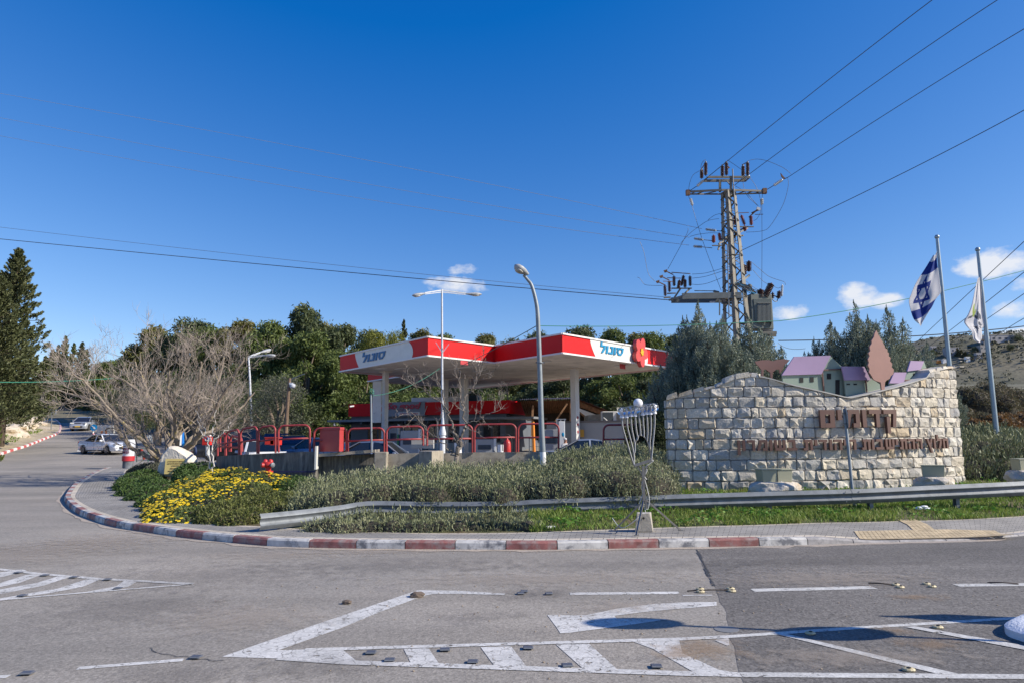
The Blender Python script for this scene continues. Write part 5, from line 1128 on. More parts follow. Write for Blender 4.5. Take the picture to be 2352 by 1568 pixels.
# ================================================================ OVERHEAD WIRES
def wire(a, Ya, b, Yb, mid, r_, material, label, name='power_line', n=24):
    A_, B_ = aY(*a, Ya), aY(*b, Yb); M_ = aY(*mid, (Ya+Yb)/2); t0 = .5
    P = [A_*((1-t)*(1-2*t))+M_*(4*t*(1-t))+B_*(t*(2*t-1)) for t in [i_/n for i_ in range(n+1)]]
    mm = MB(); mm.tube([p-A_*0 for p in P], r_, 5); o_ = mm.build(name, material); o_.location = (0, 0, 0); tag(o_, label, 'wire', 'overhead wires'); return o_
M_WG = mat('grey_conductor', (.12, .13, .15), .5, metal=.3)
def strain(x, y, x2, y2, dy=0, material=M_INW): ins(x, y, x2, y2, dy, .07, 7, material, 'strain_insulator')
for i_, (a, b, mid, ix) in enumerate((((-350, 155), (1470+455*.3125, 336.9+605*.3125), (640, 330), ((485, 608), (555, 618))), ((-350, 205), (1470+365*.3125, 336.9+668*.3125), (620, 384), ((400, 676), (460, 685))), ((-350, 247), (1470+360*.3125, 336.9+725*.3125), (640, 425), ((395, 733), (455, 738))))):
    wire(a, 55, b, PY, mid, .013, mat('pale_conductor', (.26, .29, .34), .5), ('highest', 'middle', 'lowest')[i_]+' of the three thin lines running left from the pylon\'s switch platform'); strain(*ix[0], *ix[1], -.3, mat('grey_strain_insulator', (.25, .28, .30), .4)); pw('jumper_wire', [(ix[1][0], ix[1][1], -.3), (ix[1][0]+75, ix[1][1]+8, -.1)], .02)
wire((-300, 486), 50, (1470+205*.3125, 336.9+1108*.3125), PY, (640, 595), .012, M_WG, 'thin grey wire just above the thick black cable on the left'); wire((-300, 519), 50, (1470+215*.3125, 336.9+1128*.3125), PY, (640, 611), .023, MATS['black_cable'], 'thick black cable running left from the lower pylon platform', 'power_cable')
for i_, (a, b, Yb, mid, x) in enumerate((((1470+510*.3125, 336.9+215*.3125), (2330, -140), 20, (1940, 155), 0), ((1470+720*.3125, 336.9+265*.3125), (2500, -128), 20, (2090, 135), 0), ((1470+1085*.3125, 336.9+228*.3125), (2560, -50), 20, (2190, 165), 0), ((1470+712*.3125, 336.9+780*.3125), (2560, 135), 20, (2120, 375), 0))):
    wire(a, PY, b, Yb, mid, .017, M_WIREB, ('leftmost of the steep wires climbing from the pylon top to the upper edge', 'second steep wire climbing from the pylon top to the upper edge', 'steep wire from the far insulator of the pylon crossarm to the right edge', 'wire from the pylon\'s waist rising to the right picture edge')[i_])
strain(420, 290, 465, 250, 0); strain(745, 245, 800, 215, 0); strain(985, 285, 1045, 245, 0); strain(372, 385, 385, 430, 0); strain(897, 385, 896, 425, 0); pw('jumper_wire', [(915, 328), (985, 285)], .02); pw('jumper_wire', [(1045, 245), (1085, 228)], .025); pw('jumper_wire', [(352, 335), (420, 290)], .02); pw('jumper_wire', [(465, 250), (510, 215), (640, 110, -.3)], .02); pw('jumper_wire', [(690, 290), (745, 245)], .02)
for (x, y) in ((1050, 200), (640, 120)): m = MB(); m.prism([tp(x-15, y-5), tp(x+5, y+20), tp(x+22, y+35), tp(x+10, y+40), tp(x-8, y+20)], (0, .08, 0)); m.build('line_clamp', M_RUST, pyl)
for i_, (a, b, mid) in enumerate((((2102, 789), (2420, 492), (2235, 664)), ((2137, 793), (2420, 570), (2258, 700)), ((2183, 788), (2420, 627), (2290, 717)), ((2281, 777), (2420, 695), (2330, 744)))):
    wire(a, 60, b, 34, mid, .022, M_WIREB, ('leftmost', 'second from left', 'third from left', 'lowest and rightmost')[i_]+' of the slanting wires crossing behind the flags')
wire((1788, 782), 40, (2440, 737), 40, (2140, 769), .03, MATS['black_cable'], 'dark cable crossing behind both flagpoles above the wall', 'power_cable')
wire((1233, 748), LY, (1790, 737), 22, (1500, 748), .011, M_GRNC, 'green cable from the grey lamp across the cypress top', 'green_wire'); wire((1790, 737), 22, (2440, 597), 26, (2110, 681), .013, M_GRNC, 'green cable passing in front of both flags', 'green_wire')
wire((1233, 748), LY, (1060, 840), 25, (1148, 795), .012, MATS['black_cable'], 'dark cable sloping from the grey lamp down over the canopy fascia', 'power_cable'); wire((1010, 845), 26, (856, 908), 24, (935, 888), .010, M_GRNC, 'green cable from the thin post to the white lamp', 'green_wire')
wire((-40, 876), 30, (260, 868), 34, (110, 876), .02, M_GRNC, 'green cable across the left conifer', 'green_wire'); wire((1787, 787), 38, (1850, 800), 38, (1812, 800), .012, MATS['black_cable'], 'short slack cable under the transformer bracket', 'power_cable')

# ================================================================ FUEL CANOPY
ZB, FH = 5.77, .9
cA, cB, cC, cE, cG = hz(988, 816, ZB), hz(759, 851.5, ZB), hz(1292, 810.5, ZB), hz(1544, 845, ZB), hz(845, 875, ZB)
uu = (cE-cC); uu.z = 0; Lu = uu.length; uu.normalize(); vv = (cG-cC); vv.z = 0; Lv = vv.length; vv.normalize()
cD = hz(1135, 833, ZB); sD = (cD-cC).dot(vv); cD = cC+vv*sD; cA = cD-uu*((cD-cA).dot(uu)); LB = (cB-cA).length; cB = cA+vv*LB
cH = cC+vv*Lv+uu*Lu; cE = cC+uu*Lu; cG = cC+vv*Lv; dAD = (cD-cA).length; cBB = cB+uu*dAD
M_RED = mat('canopy_red', (.60, .010, .012), .5, var=.05, vscale=1.5, dirt=(.45, .02, .02), dscale=3, dthr=(.6, .8), spec=.2); M_WHT = mat('fascia_white', (.66, .65, .60), .4, var=.06, dirt=(.45, .43, .38), dscale=3, dthr=(.6, .85)); M_EDGE = mat('white_edge_trim', (.72, .70, .68), .5, dirt=(.4, .38, .34), dscale=5, dthr=(.6, .75))
def soffmat():
    m = mat('soffit_slats', (.70, .63, .56), .8, var=.12, vscale=1.2, dirt=(.50, .44, .38), dscale=.8, dthr=(.5, .7)); nt = m.node_tree; b = nt.nodes['Principled BSDF']; tc = nt.nodes.new('ShaderNodeTexCoord'); w = nt.nodes.new('ShaderNodeTexWave'); w.bands_direction = 'DIAGONAL'; w.inputs['Scale'].default_value = 1.6; w.inputs['Distortion'].default_value = .4
    nt.links.new(tc.outputs['Object'], w.inputs['Vector']); bp = nt.nodes.new('ShaderNodeBump'); bp.inputs['Strength'].default_value = .5; bp.inputs['Distance'].default_value = .03; nt.links.new(w.outputs[0], bp.inputs['Height']); nt.links.new(bp.outputs[0], b.inputs['Normal']); return m
M_SOFF = soffmat(); M_COLM = mat('white_column_paint', (.62, .61, .60), .5, var=.08, vscale=2, dirt=(.40, .38, .36), dscale=4, dthr=(.58, .75))
can = thing('fuel_canopy', Vector((cC.x, cC.y, rz(cC.y))), 'large red and white fuel station canopy with zigzag front on white columns', 'fuel canopy')
def inset(ps, k=.06): c_ = sum(ps, Vector())/len(ps); return [p+(c_-p).normalized()*k for p in ps]
m = MB(); poly = [cG, cC, cE, cH]; m.prism([p+Vector((0, 0, .022)) for p in inset(poly)], (0, 0, FH-.1)); m.build('roof_slab', M_SOFF, can)
m = MB(); m.prism([p+Vector((0, 0, .025)) for p in inset([cB, cA, cD, cBB])], (0, 0, FH-.12)); m.build('roof_slab', M_SOFF, can)
UZ = Vector((0, 0, 1))
def fascia(a, b, name, cuts, text=None, t_=.10):
    """face from a to b seen from outside with a at the left; cuts: list of (fraction, material) with curved ends"""
    d = (b-a); L_ = d.length; x = d.normalized(); n_ = x.cross(UZ).normalized()  # outward
    o_ = None; mm = MB(); mm.mesh([a+UZ*.02, b+UZ*.02, b+UZ*FH, a+UZ*FH]+[p-n_*t_ for p in (a+UZ*.02, b+UZ*.02, b+UZ*FH, a+UZ*FH)], [(0, 1, 2, 3), (7, 6, 5, 4), (3, 2, 6, 7), (0, 4, 5, 1), (0, 3, 7, 4), (1, 5, 6, 2)]); o_ = mm.build(name, M_RED, can)
    mm = MB()
    for zz in (.0, FH): mm.beam(a+n_*.025+UZ*zz-x*.02, b+n_*.025+UZ*zz+x*.02, .07, .075)
    mm.build('edge_trim', M_EDGE, o_)
    if cuts:
        (f0, b0), (f1, b1) = cuts; mm = MB(); K = 14
        for k in range(K):
            z0_, z1_ = lerp(.04, FH-.04, k/K), lerp(.04, FH-.04, (k+1)/K)
            def xl(z): q = z/FH; return L_*f0+b0*(1-q)**1.6*1.0
            def xr(z): q = z/FH; return L_*f1+b1*(1-(2*q-.7)**2)
            A_ = [a+x*xl(z0_)+UZ*z0_+n_*.012, a+x*xr(z0_)+UZ*z0_+n_*.012, a+x*xr(z1_)+UZ*z1_+n_*.012, a+x*xl(z1_)+UZ*z1_+n_*.012]; mm.face(A_)
        mm.build('white_band', M_WHT, o_, norm=False)
    if text: 
        txt, f, w, hh, zz, col = text; mm = MB(); block_text(mm, txt, a+x*(L_*f)+UZ*zz+n_*.02, x, UZ, w, hh, .03, shear=.16, gap=.13); mm.build('lettering', col, o_)
    return o_, x, n_, L_
fA = fascia(cB, cA, 'left_fascia', ((.20, .55), (.829, .27)), ('סונול', .29, LB*.27, .40, .26, mat('sign_blue_dark', (.003, .11, .28), .4)))
fascia(cA, cD, 'fascia', None); fascia(cG, cC, 'fascia', None); fD = None
fR = fascia(cC, cE, 'right_fascia', ((.215, .48), (.718, .21)), ('סונול', .289, Lu*.205, .40, .28, mat('sign_blue', (.0, .22, .42), .4)))
fascia(cE, cH, 'fascia', None); fascia(cBB, cB, 'fascia', None); fascia(cH, cG, 'fascia', None)
# flower emblem
_, fx, fn_, fL = fR; fc = cC+fx*(fL*.631)+UZ*(.58)+fn_*.1; pts = []
for k in range(60):
    a = 2*pi*k/60; r_ = .42+.30*abs(cos(a*2.5+.35))**.8; pts.append(fc+fx*(cos(a)*r_*.86)+UZ*(sin(a)*r_*1.12))
m = MB(); m.prism(pts, fn_*.22); em = m.build('flower_emblem', mat('flower_red', (.58, .06, .055), .4, var=.06), can)
for i_, p in enumerate([0]): pass
pts = []
for k in range(12): a = 2*pi*k/12+.2; r_ = .2 if k % 2 == 0 else .125; pts.append(fc+fn_*.221+fx*(cos(a)*r_*.9)+UZ*(sin(a)*r_*1.2))
m = MB(); m.prism(pts, fn_*.04); m.build('star_centre', mat('emblem_yellow', (.75, .38, .01), .4), em)
def column(px, py, w, label=None, red=False, d=None):
    p = hz(px, py, ZB); g_ = rz(p.y); mm = MB(); R_ = Matrix.Rotation(atan2(uu.y, uu.x), 3, 'Z'); mm.box((p.x, p.y, (g_+ZB)/2), (w, d or w, ZB-g_+.05), R_); o_ = mm.build('column', M_COLM, can, bevel=.015)
    mm = MB(); mm.box((p.x, p.y, ZB-.02), (w*1.9, w*1.9, .06), R_); mm.build('column_head', M_SOFF, o_); return p, R_, o_
column(886, 853, .28); pc, R_, co = column(1319, 846, .36); column(1023, 870, .3); column(1066, 866, .42)
m = MB()
for k, z_ in enumerate((1.75, 2.2, 2.6, 3.0)): 
    c = pc+R_@Vector((-.02, -.182, 0)); c.z = z_; m.lathe(c, [(.0, 0), (.085, 0), (.085, .012)], 12, Matrix.Rotation(atan2(uu.y, uu.x), 3, 'Z')@Matrix.Rotation(radians(90), 3, 'X'))
m.build('painted_roundel', mat('faded_red_paint', (.35, .10, .11), .7), co)
for (px, py, w) in ((875, 845, 1), (920, 845, 1), (1050, 868, 1), (1250, 830, 1), (1330, 858, 1), (1235, 872, 1), (1430, 838, 1), (1100, 850, 1)):
    p = hz(px, py, ZB); mm = MB(); mm.box(p+UZ*-.012, (.9, .28, .05), Matrix.Rotation(atan2(vv.y, vv.x), 3, 'Z')); mm.build('soffit_light', M_EDGE, can)
for (px, py) in ((1066, 831), (1430, 841)):
    p = hz(px, py, ZB-.12); mm = MB(); mm.box(p, (.5, .03, .26), atan2(uu.y, uu.x)); o_ = mm.build('hanging_sign', mat('small_sign_red', (.55, .05, .06), .5), can)
m = MB(); p = hz(867, 875, 3.1); m.box(aY(866, 922, 38.9), (.5, .12, 2.35), 0); m.build('column_box', M_COLM, can, bevel=.01)

# ================================================================ SHOP
M_GREYP = mat('grey_cladding', (.13, .145, .17), .5, var=.08, vscale=1.5); M_GREYD = mat('dark_grey_metal', (.085, .09, .10), .5); M_GLASS = mat('dark_shop_glass', (.012, .015, .02), .08, spec=.6); M_SRED = mat('shop_red', (.72, .008, .014), .5, var=.04, spec=.2)
SR = Vector((-.45, 47.0)); SL = Vector((-11.9, 50.6)); sd = (SR-SL).normalized(); sn = Vector((sd.y, -sd.x)); SW = (SR-SL).length
def sp_(s, z, out=0.): return Vector((SL.x+sd.x*s+sn.x*out, SL.y+sd.y*s+sn.y*out, z))
gz = rz(48); shop = thing('shop', sp_(SW/2, gz), 'low grey station shop with red fascia band behind the fuel pumps', 'shop')
zr0, zr1 = 3.55, 4.45      # red band
SRot = Matrix.Rotation(atan2(sd.y, sd.x), 3, 'Z')
def sbox(mm, s0_, s1_, z0_, z1_, o0, o1, mi=0): c = sp_((s0_+s1_)/2, (z0_+z1_)/2, (o0+o1)/2); mm.box(c, (s1_-s0_, o1-o0, z1_-z0_), SRot, mi)
m = MB(); sbox(m, 0, SW, gz-.3, zr1-.1, -8, -.0); m.build('wall', M_GREYP, shop)
m = MB(); sbox(m, -.1, SW*.235, zr0, zr1, 0, .25); m.build('red_fascia', M_SRED, shop); m = MB(); sbox(m, SW*.505, SW+.1, zr0, zr1, 0, .25); m.build('red_fascia', M_SRED, shop); m = MB(); sbox(m, SW+.1, SW+.35, zr0, zr1, -7, .25); m.build('red_fascia', M_SRED, shop)
m = MB(); sbox(m, SW*.235, SW*.505, zr0-.05, zr1+.05, .0, .3); m.build('sign_panel', mat('sign_grey', (.25, .27, .31), .5), shop)
m = MB(); sbox(m, SW*.36, SW*.72, zr1+.02, zr1+.42, -1.2, -1.1); m.build('parapet', M_EDGE, shop)
m = MB(); sbox(m, -1.0, SW+2.4, zr0-.42, zr0-.28, -2, 1.6); o = m.build('eaves', mat('eaves_grey', (.22, .23, .25), .45), shop); 
for k in range(8): m = MB(); s = lerp(0, SW, k/7); sbox(m, s-.05, s+.05, zr0-.6, zr0-.44, 0, 1.55); m.build('eaves_rib', M_GREYD, shop)
m = MB(); put_text(m, 'So good', sp_(SW*.255, zr0+.30, .31), (sd.x, sd.y, 0), (0, 0, 1), SW*.225, .62, .06, bold=.035, shear=.25); m.build('lettering', mat('sign_red', (.50, .02, .06), .4), shop)
m = MB(); sbox(m, SW*.33, SW*.475, zr0+.02, zr0+.22, .31, .35); o = m.build('slogan_strip', M_EDGE, shop); m = MB(); block_text(m, 'נוחות לדרכים', sp_(SW*.345, zr0+.06, .355), Vector((sd.x, sd.y, 0)), Vector((0, 0, 1)), SW*.115, .10, .01); m.build('slogan_lettering', mat('sign_red', (.5, .02, .06)), o)
for s, a_ in ((.225, 1), (.51, 1), (.62, 1), (.74, 1), (.86, 1)):
    m = MB(); m.beam(sp_(SW*s-.12, zr0+.02, .33), sp_(SW*s+.12, zr0+.62, .33), .06, .03); m.build('white_slash', M_EDGE, shop)
for (a_, b_, z1_) in ((.115, .33, 3.0), (.36, .46, 3.0), (.52, .6, 2.85), (.60, .70, 2.85), (.71, .80, 2.85), (.86, .97, 2.85)):
    m = MB(); sbox(m, SW*a_, SW*b_, gz+.02 if a_ < .4 else gz+.75, z1_, .0, .05); fr = m.build('window', M_GREYD, shop); m = MB(); n_ = 3 if b_-a_ > .15 else 2
    for q in range(n_): s0_, s1_ = lerp(SW*a_, SW*b_, q/n_)+.07, lerp(SW*a_, SW*b_, (q+1)/n_)-.07; sbox(m, s0_, s1_, (gz+.1 if a_ < .4 else gz+.83), z1_-.08, .045, .065)
    m.build('pane', M_GLASS, fr)
for q in ((.33, .36), (.46, .52), (.97, 1.)): m = MB(); sbox(m, SW*q[0], SW*q[1], gz, 3.1, 0, .2); m.build('pilaster', M_GREYP, shop)
m = MB(); sbox(m, SW*.08, SW*.34, 2.72, 3.1, .2, .32); o = m.build('door_header', M_GREYD, shop)
m = MB(); sbox(m, SW*.52, SW*.97, gz+.02, gz+.74, .02, .1); m.build('white_plinth', mat('plinth_pale', (.42, .44, .44), .6), shop)
m = MB(); sbox(m, SW*.62, SW*.62+.14, gz, 3.1, 1.2, 1.34); m.build('eaves_post', M_COLM, shop)
m = MB(); sbox(m, SW*.68, SW*.76, zr1-.1, zr1+.55, -3, -2); m.build('roof_unit', mat('tank_blue', (.02, .06, .10), .5), shop)
m = MB()
for k in range(5): m.beam(sp_(SW*.83+.13*k, zr1, -2), sp_(SW*.83+.13*k, zr1+.6, -2), .04)
m.beam(sp_(SW*.83, zr1+.6, -2), sp_(SW*.83+.52, zr1+.6, -2), .04); m.beam(sp_(SW*.83, zr1+.3, -2), sp_(SW*.83+.52, zr1+.3, -2), .04); m.build('roof_ladder', M_EDGE, shop)
for s in (.03, .24): m = MB(); m.tube([sp_(SW*s, zr1-.15, .27), sp_(SW*s-.2, zr1-.2, .5)], .06, 8); m.build('security_camera', M_EDGE, shop)
m = MB(); m.tube([sp_(SW*.985, zr1, -1), sp_(SW*.98, zr1+1.0, -1)], .04, 6); m.build('roof_mast', M_GALV, shop)
# ================================================================ STATION WALL, RAILINGS, CABINET
M_CW = mat('stained_concrete_wall', (.20, .185, .16), .9, var=.25, vscale=2.2, stretch=(3, 3, .5), dirt=(.07, .068, .065), dscale=3.2, dthr=(.42, .66), bump=.2)
M_CW2 = mat('pale_concrete', (.34, .30, .24), .9, var=.2, vscale=4, dirt=(.16, .14, .11), dscale=3, dthr=(.5, .7), bump=.2)
def wallz(px, py, Yd): return aY(px, py, Yd)
def vwall(name, pts, zb, th, material, label, cat='wall', parts=None):
    """concrete wall: pts = [(world top point)], thickness backwards"""
    t_ = thing(name, Vector((pts[0].x, pts[0].y, zb)), label, cat); m = MB(); n = len(pts)
    for i in range(n-1):
        a, b = pts[i], pts[i+1]; n0, n1 = nrm(pts, i)*th, nrm(pts, i+1)*th; lo = lambda p: Vector((p.x, p.y, zb))
        m.face([lo(a), lo(b), b, a]); m.face([a, b, b+n1, a+n0]); m.face([lo(b+n1), lo(a+n0), a+n0, b+n1])
    m.face([lo(pts[0]+nrm(pts, 0)*th), lo(pts[0]), pts[0], pts[0]+nrm(pts, 0)*th]); m.face([lo(pts[-1]), lo(pts[-1]+nrm(pts, n-1)*th), pts[-1]+nrm(pts, n-1)*th, pts[-1]])
    m.build('wall_body', material, t_, norm=False); return t_
W1 = smooth([aY(497, 1047, 26.6), aY(520, 1045, 25.6), aY(560, 1043, 25.0), aY(620, 1040, 24.5), aY(690, 1037, 24.2), aY(726, 1036, 24.1)], 4)
t_ = vwall('retaining_wall', W1, -.1, .25, M_CW, 'dark streaked concrete retaining wall behind the yellow flowers')
m = MB(); m.beam(aY(600, 1082, 24.0), aY(725, 1082, 24.0), .05, .05); m.build('blue_pipe', mat('navy_pipe', (.015, .015, .06), .5), t_)
m = MB(); m.box(aY(727.5, 1050, 24.05), (.06, .3, .8)); m.build('end_edge', mat('white_drip', (.6, .6, .57), .7), t_)
t_ = thing('retaining_wall', aY(793, 1045, 24.6), 'recessed concrete bay with thick slab top beside the red cabinet', 'wall')
m = MB(); a, b = aY(728, 1048, 24.6), aY(862, 1041, 24.6); m.mesh([Vector((a.x, a.y, -.1)), Vector((b.x, b.y, -.1)), Vector((b.x, b.y, b.z)), Vector((a.x, a.y, a.z)), Vector((a.x, a.y+.2, -.1)), Vector((b.x, b.y+.2, -.1)), Vector((b.x, b.y+.2, b.z)), Vector((a.x, a.y+.2, a.z))], [(0, 1, 2, 3), (7, 6, 5, 4), (3, 2, 6, 7), (0, 3, 7, 4), (1, 5, 6, 2)]); m.build('recess_wall', M_CW, t_)
m = MB(); m.mesh([p+Vector((0, dy, dz)) for dz in (0, .1) for p, dy in ((aY(729, 1048, 24.1), 0), (aY(862, 1038, 24.1), 0), (aY(862, 1038, 24.1), .8), (aY(729, 1048, 24.1), .8))], [(3, 2, 1, 0), (4, 5, 6, 7), (0, 1, 5, 4), (1, 2, 6, 5), (2, 3, 7, 6), (3, 0, 4, 7)]); m.build('top_slab', M_CW2, t_)
t_ = thing('concrete_pillar', Vector((aY(874, 1050, 24).x, 24, .4)), 'short pale concrete pillar standing up to the red railing', 'pillar'); m = MB(); p = aY(874, 1037, 23.9); m.box((p.x, p.y+.2, p.z/2+.1), (.42, .45, p.z-.2)); m.build('pillar_body', M_CW2, t_, bevel=.02)
W2 = [aY(888, 1042, 24.2), aY(940, 1040, 24.2), aY(975, 1039, 24.2)]
vwall('retaining_wall', W2, -.1, .25, M_CW2, 'low concrete wall with lichen stained edge left of the projecting block')
t_ = thing('retaining_wall', Vector((aY(1000, 1040, 23.2).x, 23.2, .4)), 'projecting concrete block with bright right side under the white lamp', 'wall'); a, b = aY(962, 1035, 23.6), aY(992, 1035, 22.9); c = aY(1019, 1034, 24.2); d = aY(975, 1034, 24.5)
m = MB(); zt = (a.z+b.z)/2; P = [Vector((q.x, q.y, z_)) for z_ in (-.1, zt) for q in (a, b, c, d)]; m.mesh(P, [(3, 2, 1, 0), (4, 5, 6, 7), (0, 1, 5, 4), (1, 2, 6, 5), (2, 3, 7, 6), (3, 0, 4, 7)]); m.build('block_body', M_CW2, t_, bevel=.02)
W3 = [aY(1019, 1040, 24.3), aY(1100, 1038, 24.3), aY(1200, 1037, 24.3), aY(1300, 1036, 24.4), aY(1420, 1034, 24.6)]
vwall('retaining_wall', W3, -.1, .25, M_CW2, 'long pale concrete wall running behind the rosemary hedge')
t_ = thing('meter_cabinet', aY(963, 1028, 24.6), 'small pale meter cabinet on the wall left of the white lamp', 'cabinet'); m = MB(); a = aY(944, 1025, 24.5); b = aY(978, 1010, 24.5); m.box(((a.x+b.x)/2, 24.7, (a.z+b.z)/2), (b.x-a.x, .35, b.z-a.z+.12), radians(0)); m.build('cabinet_body', mat('pale_cabinet', (.40, .40, .39), .6), t_, bevel=.01)
m = MB(); p = aY(986, 1017, 24.7); m.box(p, (.32, .34, .36)); m.build('side_box', MATS['pale_cabinet'], t_)
M_RAIL = mat('faded_red_rail', (.33, .045, .045), .5, var=.12, vscale=5, dirt=(.30, .18, .16), dscale=7, dthr=(.62, .75))
def hoop(x0_, x1_, yt0, yt1, yb0, yb1, ym0, ym1, Y0, Y1, label, r_=.037, left=True):
    b0, b1 = aY(x0_, yb0, Y0), aY(x1_, yb1, Y1); t0, t1 = aY(x0_, yt0, Y0), aY(x1_, yt1, Y1); t_ = thing('railing_hoop', b0, label, 'railing', 'red tubular railing hoops along the station wall'); m = MB()
    d = (t1-t0).normalized(); R_ = .2; P = [b0]
    P += [t0+Vector((0, 0, -R_))+Vector((0, 0, R_))*sin(q)+d*R_*(1-cos(q)) for q in [k*pi/12 for k in range(7)]]
    P += [t1+Vector((0, 0, -R_))+Vector((0, 0, R_))*cos(q)-d*R_*(1-sin(q)) for q in [k*pi/12 for k in range(7)]]
    P.append(b1); m.tube(P, r_, 10); autosmooth(m.build('hoop_tube', M_RAIL, t_), 60); m = MB(); m.tube([aY(x0_, ym0, Y0), aY(x1_, ym1, Y1)], r_*.85, 8); m.build('mid_rail', M_RAIL, t_, smooth_=True)
YW = 24.25
H_ = [(500, 517, 1002, 992, 1046, 1045, 1020, 1016, 26.4, 25.6, 'first narrow red railing hoop at the left wall end'),
      (519, 549, 992, 984, 1045, 1043, 1017, 1011, 25.6, 25.0, 'short red railing hoop second from the left wall end'),
      (553, 591, 985, 978, 1043, 1041, 1014, 1009, 24.95, 24.5, 'red railing hoop before the dark pickup truck'),
      (594, 633, 981, 976, 1041, 1039, 1012, 1008, 24.45, YW, 'red railing hoop before the white pickup bed'),
      (640, 680, 977, 976, 1038, 1037, 1008, 1006, YW, YW, 'tall red railing hoop in front of the timber pole'),
      (680.5+5, 716, 977, 976, 1037, 1036, 1006, 1006, YW, YW, 'tall red railing hoop just left of the red cabinet'),
      (722, 796, 983, 981, 1040, 1040, 1011, 1009, YW, YW, 'red railing hoop wrapped around the red cabinet'),
      (799, 883, 984, 982, 1041, 1041, 1012, 1009, YW, YW, 'red railing hoop in front of the grey sedan rear window'),
      (888, 972, 980, 978, 1041, 1022, 1009, 1007, YW, YW, 'red railing hoop in front of the grey sedan windscreen'),
      (981, 1085, 976, 975, 1022, 1038, 1007, 1006, YW, YW, 'red railing hoop crossed by the white lamp and bare sapling'),
      (1090, 1185, 974, 973, 1037, 1037, 1005, 1003, YW, YW, 'red railing hoop before the shop\'s right windows'),
      (1190, 1283, 973, 972, 1037, 1038, 1004, 1003, YW, YW, 'red railing hoop with paint worn grey left of the grey lamp'),
      (1386, 1470, 975, 974, 1045, 1045, 1008, 1007, YW, YW, 'dark red railing hoop behind the menorah')]
H_[4] = (640, 712, 977, 975, 1038, 1036, 1008, 1005, YW, YW, 'tall wide red railing hoop left of the red cabinet'); del H_[5]
for h in H_: hoop(*h[:10], h[10])
for (x0_, x1_, yt, yb, Y0, lab) in ((506, 527, 998, 1036, 27.6, 'inner red railing seen end on behind the left wall end'), (530, 556, 1000, 1036, 26.4, 'second inner red railing behind the left wall end')): hoop(x0_, x1_, yt, yt+5, yb, yb, yt+26, yt+28, Y0, Y0-1.2, lab, .04)
t_ = thing('red_cabinet', aY(760, 1037, 24.4), 'red sheet metal cabinet with sloped lid standing among the railings', 'cabinet'); m = MB(); a, b, c = aY(733, 1036, 24.3), aY(779, 1035, 23.9), aY(790, 1033.5, 24.25); zt = aY(779, 986, 23.9).z; zl = aY(733, 986, 24.3).z
P = [Vector((q.x, q.y, min(a.z, b.z))) for q in (a, b, c, a+(c-b))]+[Vector((a.x, a.y, zl-.02)), Vector((b.x, b.y, zt)), Vector((c.x, c.y, zt)), Vector((a.x+c.x-b.x, a.y+c.y-b.y, zl-.02))]
M_CAB = mat('cabinet_red', (.42, .05, .05), .45, var=.05); m.mesh(P, [(3, 2, 1, 0), (4, 5, 6, 7), (0, 1, 5, 4), (1, 2, 6, 5), (2, 3, 7, 6), (3, 0, 4, 7)]); m.build('cabinet_body', M_CAB, t_, bevel=.01)
m = MB(); q = [p+(p-(P[4]+P[6])/2)*.05 for p in P[4:]]; m.mesh(q+[p+Vector((0, 0, .09)) for p in q], [(3, 2, 1, 0), (4, 5, 6, 7), (0, 1, 5, 4), (1, 2, 6, 5), (2, 3, 7, 6), (3, 0, 4, 7)]); m.build('lid', M_CAB, t_, bevel=.01)
m = MB(); m.lathe(aY(768, 978, 24.3), [(.03, 0), (.05, .03), (.03, .08), (.02, .12)], 10); m.build('vent_cap', M_GALV, t_)
# ================================================================ HYDRANT, MEMORIAL STONE, BARREL
hy = thing('fire_hydrant', aY(616, 1102, 21.5), 'red two-headed fire hydrant rising from the yellow flowers', 'hydrant'); HR = mat('hydrant_red', (.50, .035, .03), .4, var=.1)
m = MB(); c = aY(616, 1082, 21.5); m.lathe(c-Vector((0, 0, .45)), [(.07, 0), (.07, .42), (.15, .43), (.15, .47), (.08, .48), (.08, .62)], 14); autosmooth(m.build('standpipe', HR, hy), 40)
m = MB(); m.sphere(c+Vector((0, 0, .21)), .13, 12, sq=(1.3, 1, .95)); m.sphere(c+Vector((-.1, 0, .3)), .085, 10); m.sphere(c+Vector((.06, 0, .3)), .085, 10); m.build('valve_body', HR, hy, smooth_=True)
for s in (-1, 1): m = MB(); m.lathe(c+Vector((.10*s, -.05, .2)), [(.06, 0), (.075, .05), (.075, .1), (.03, .12)], 12, Vector((s*.8, -.6, .05)).to_track_quat('Z', 'Y').to_matrix()); m.build('outlet_cap', HR if s < 0 else M_GALV, hy)
MYY = 26.2
ms = thing('memorial_stone', aY(402, 1085, MYY), 'pale boulder with yellow Hebrew memorial plaque under the bare tree', 'memorial stone')
def zs(x, y): return (343+x*.0625, 1004.5+y*.0625)
ol = [(320, 1450), (310, 1180), (340, 1030), (385, 980), (430, 830), (440, 680), (500, 560), (570, 480), (640, 390), (730, 310), (860, 312), (960, 345), (1080, 390), (1180, 455), (1300, 520), (1400, 590), (1540, 690), (1590, 790), (1625, 890), (1560, 990), (1450, 1040), (1420, 1150), (1400, 1450)]
bm = bmesh.new(); F0 = [aY(*zs(*p), MYY) for p in ol]; cen = sum(F0, Vector())/len(F0); rings = []
for (k, dy) in ((.80, -.14), (.955, -.05), (1, .08), (.98, .35), (.85, .55)): rings.append([bm.verts.new(cen+(p-cen)*k+Vector((0, dy+.05*noise.noise(p*2), 0))) for p in F0])
for a, b in zip(rings, rings[1:]):
    for i in range(len(ol)): j = (i+1) % len(ol); bm.faces.new([a[i], a[j], b[j], b[i]])
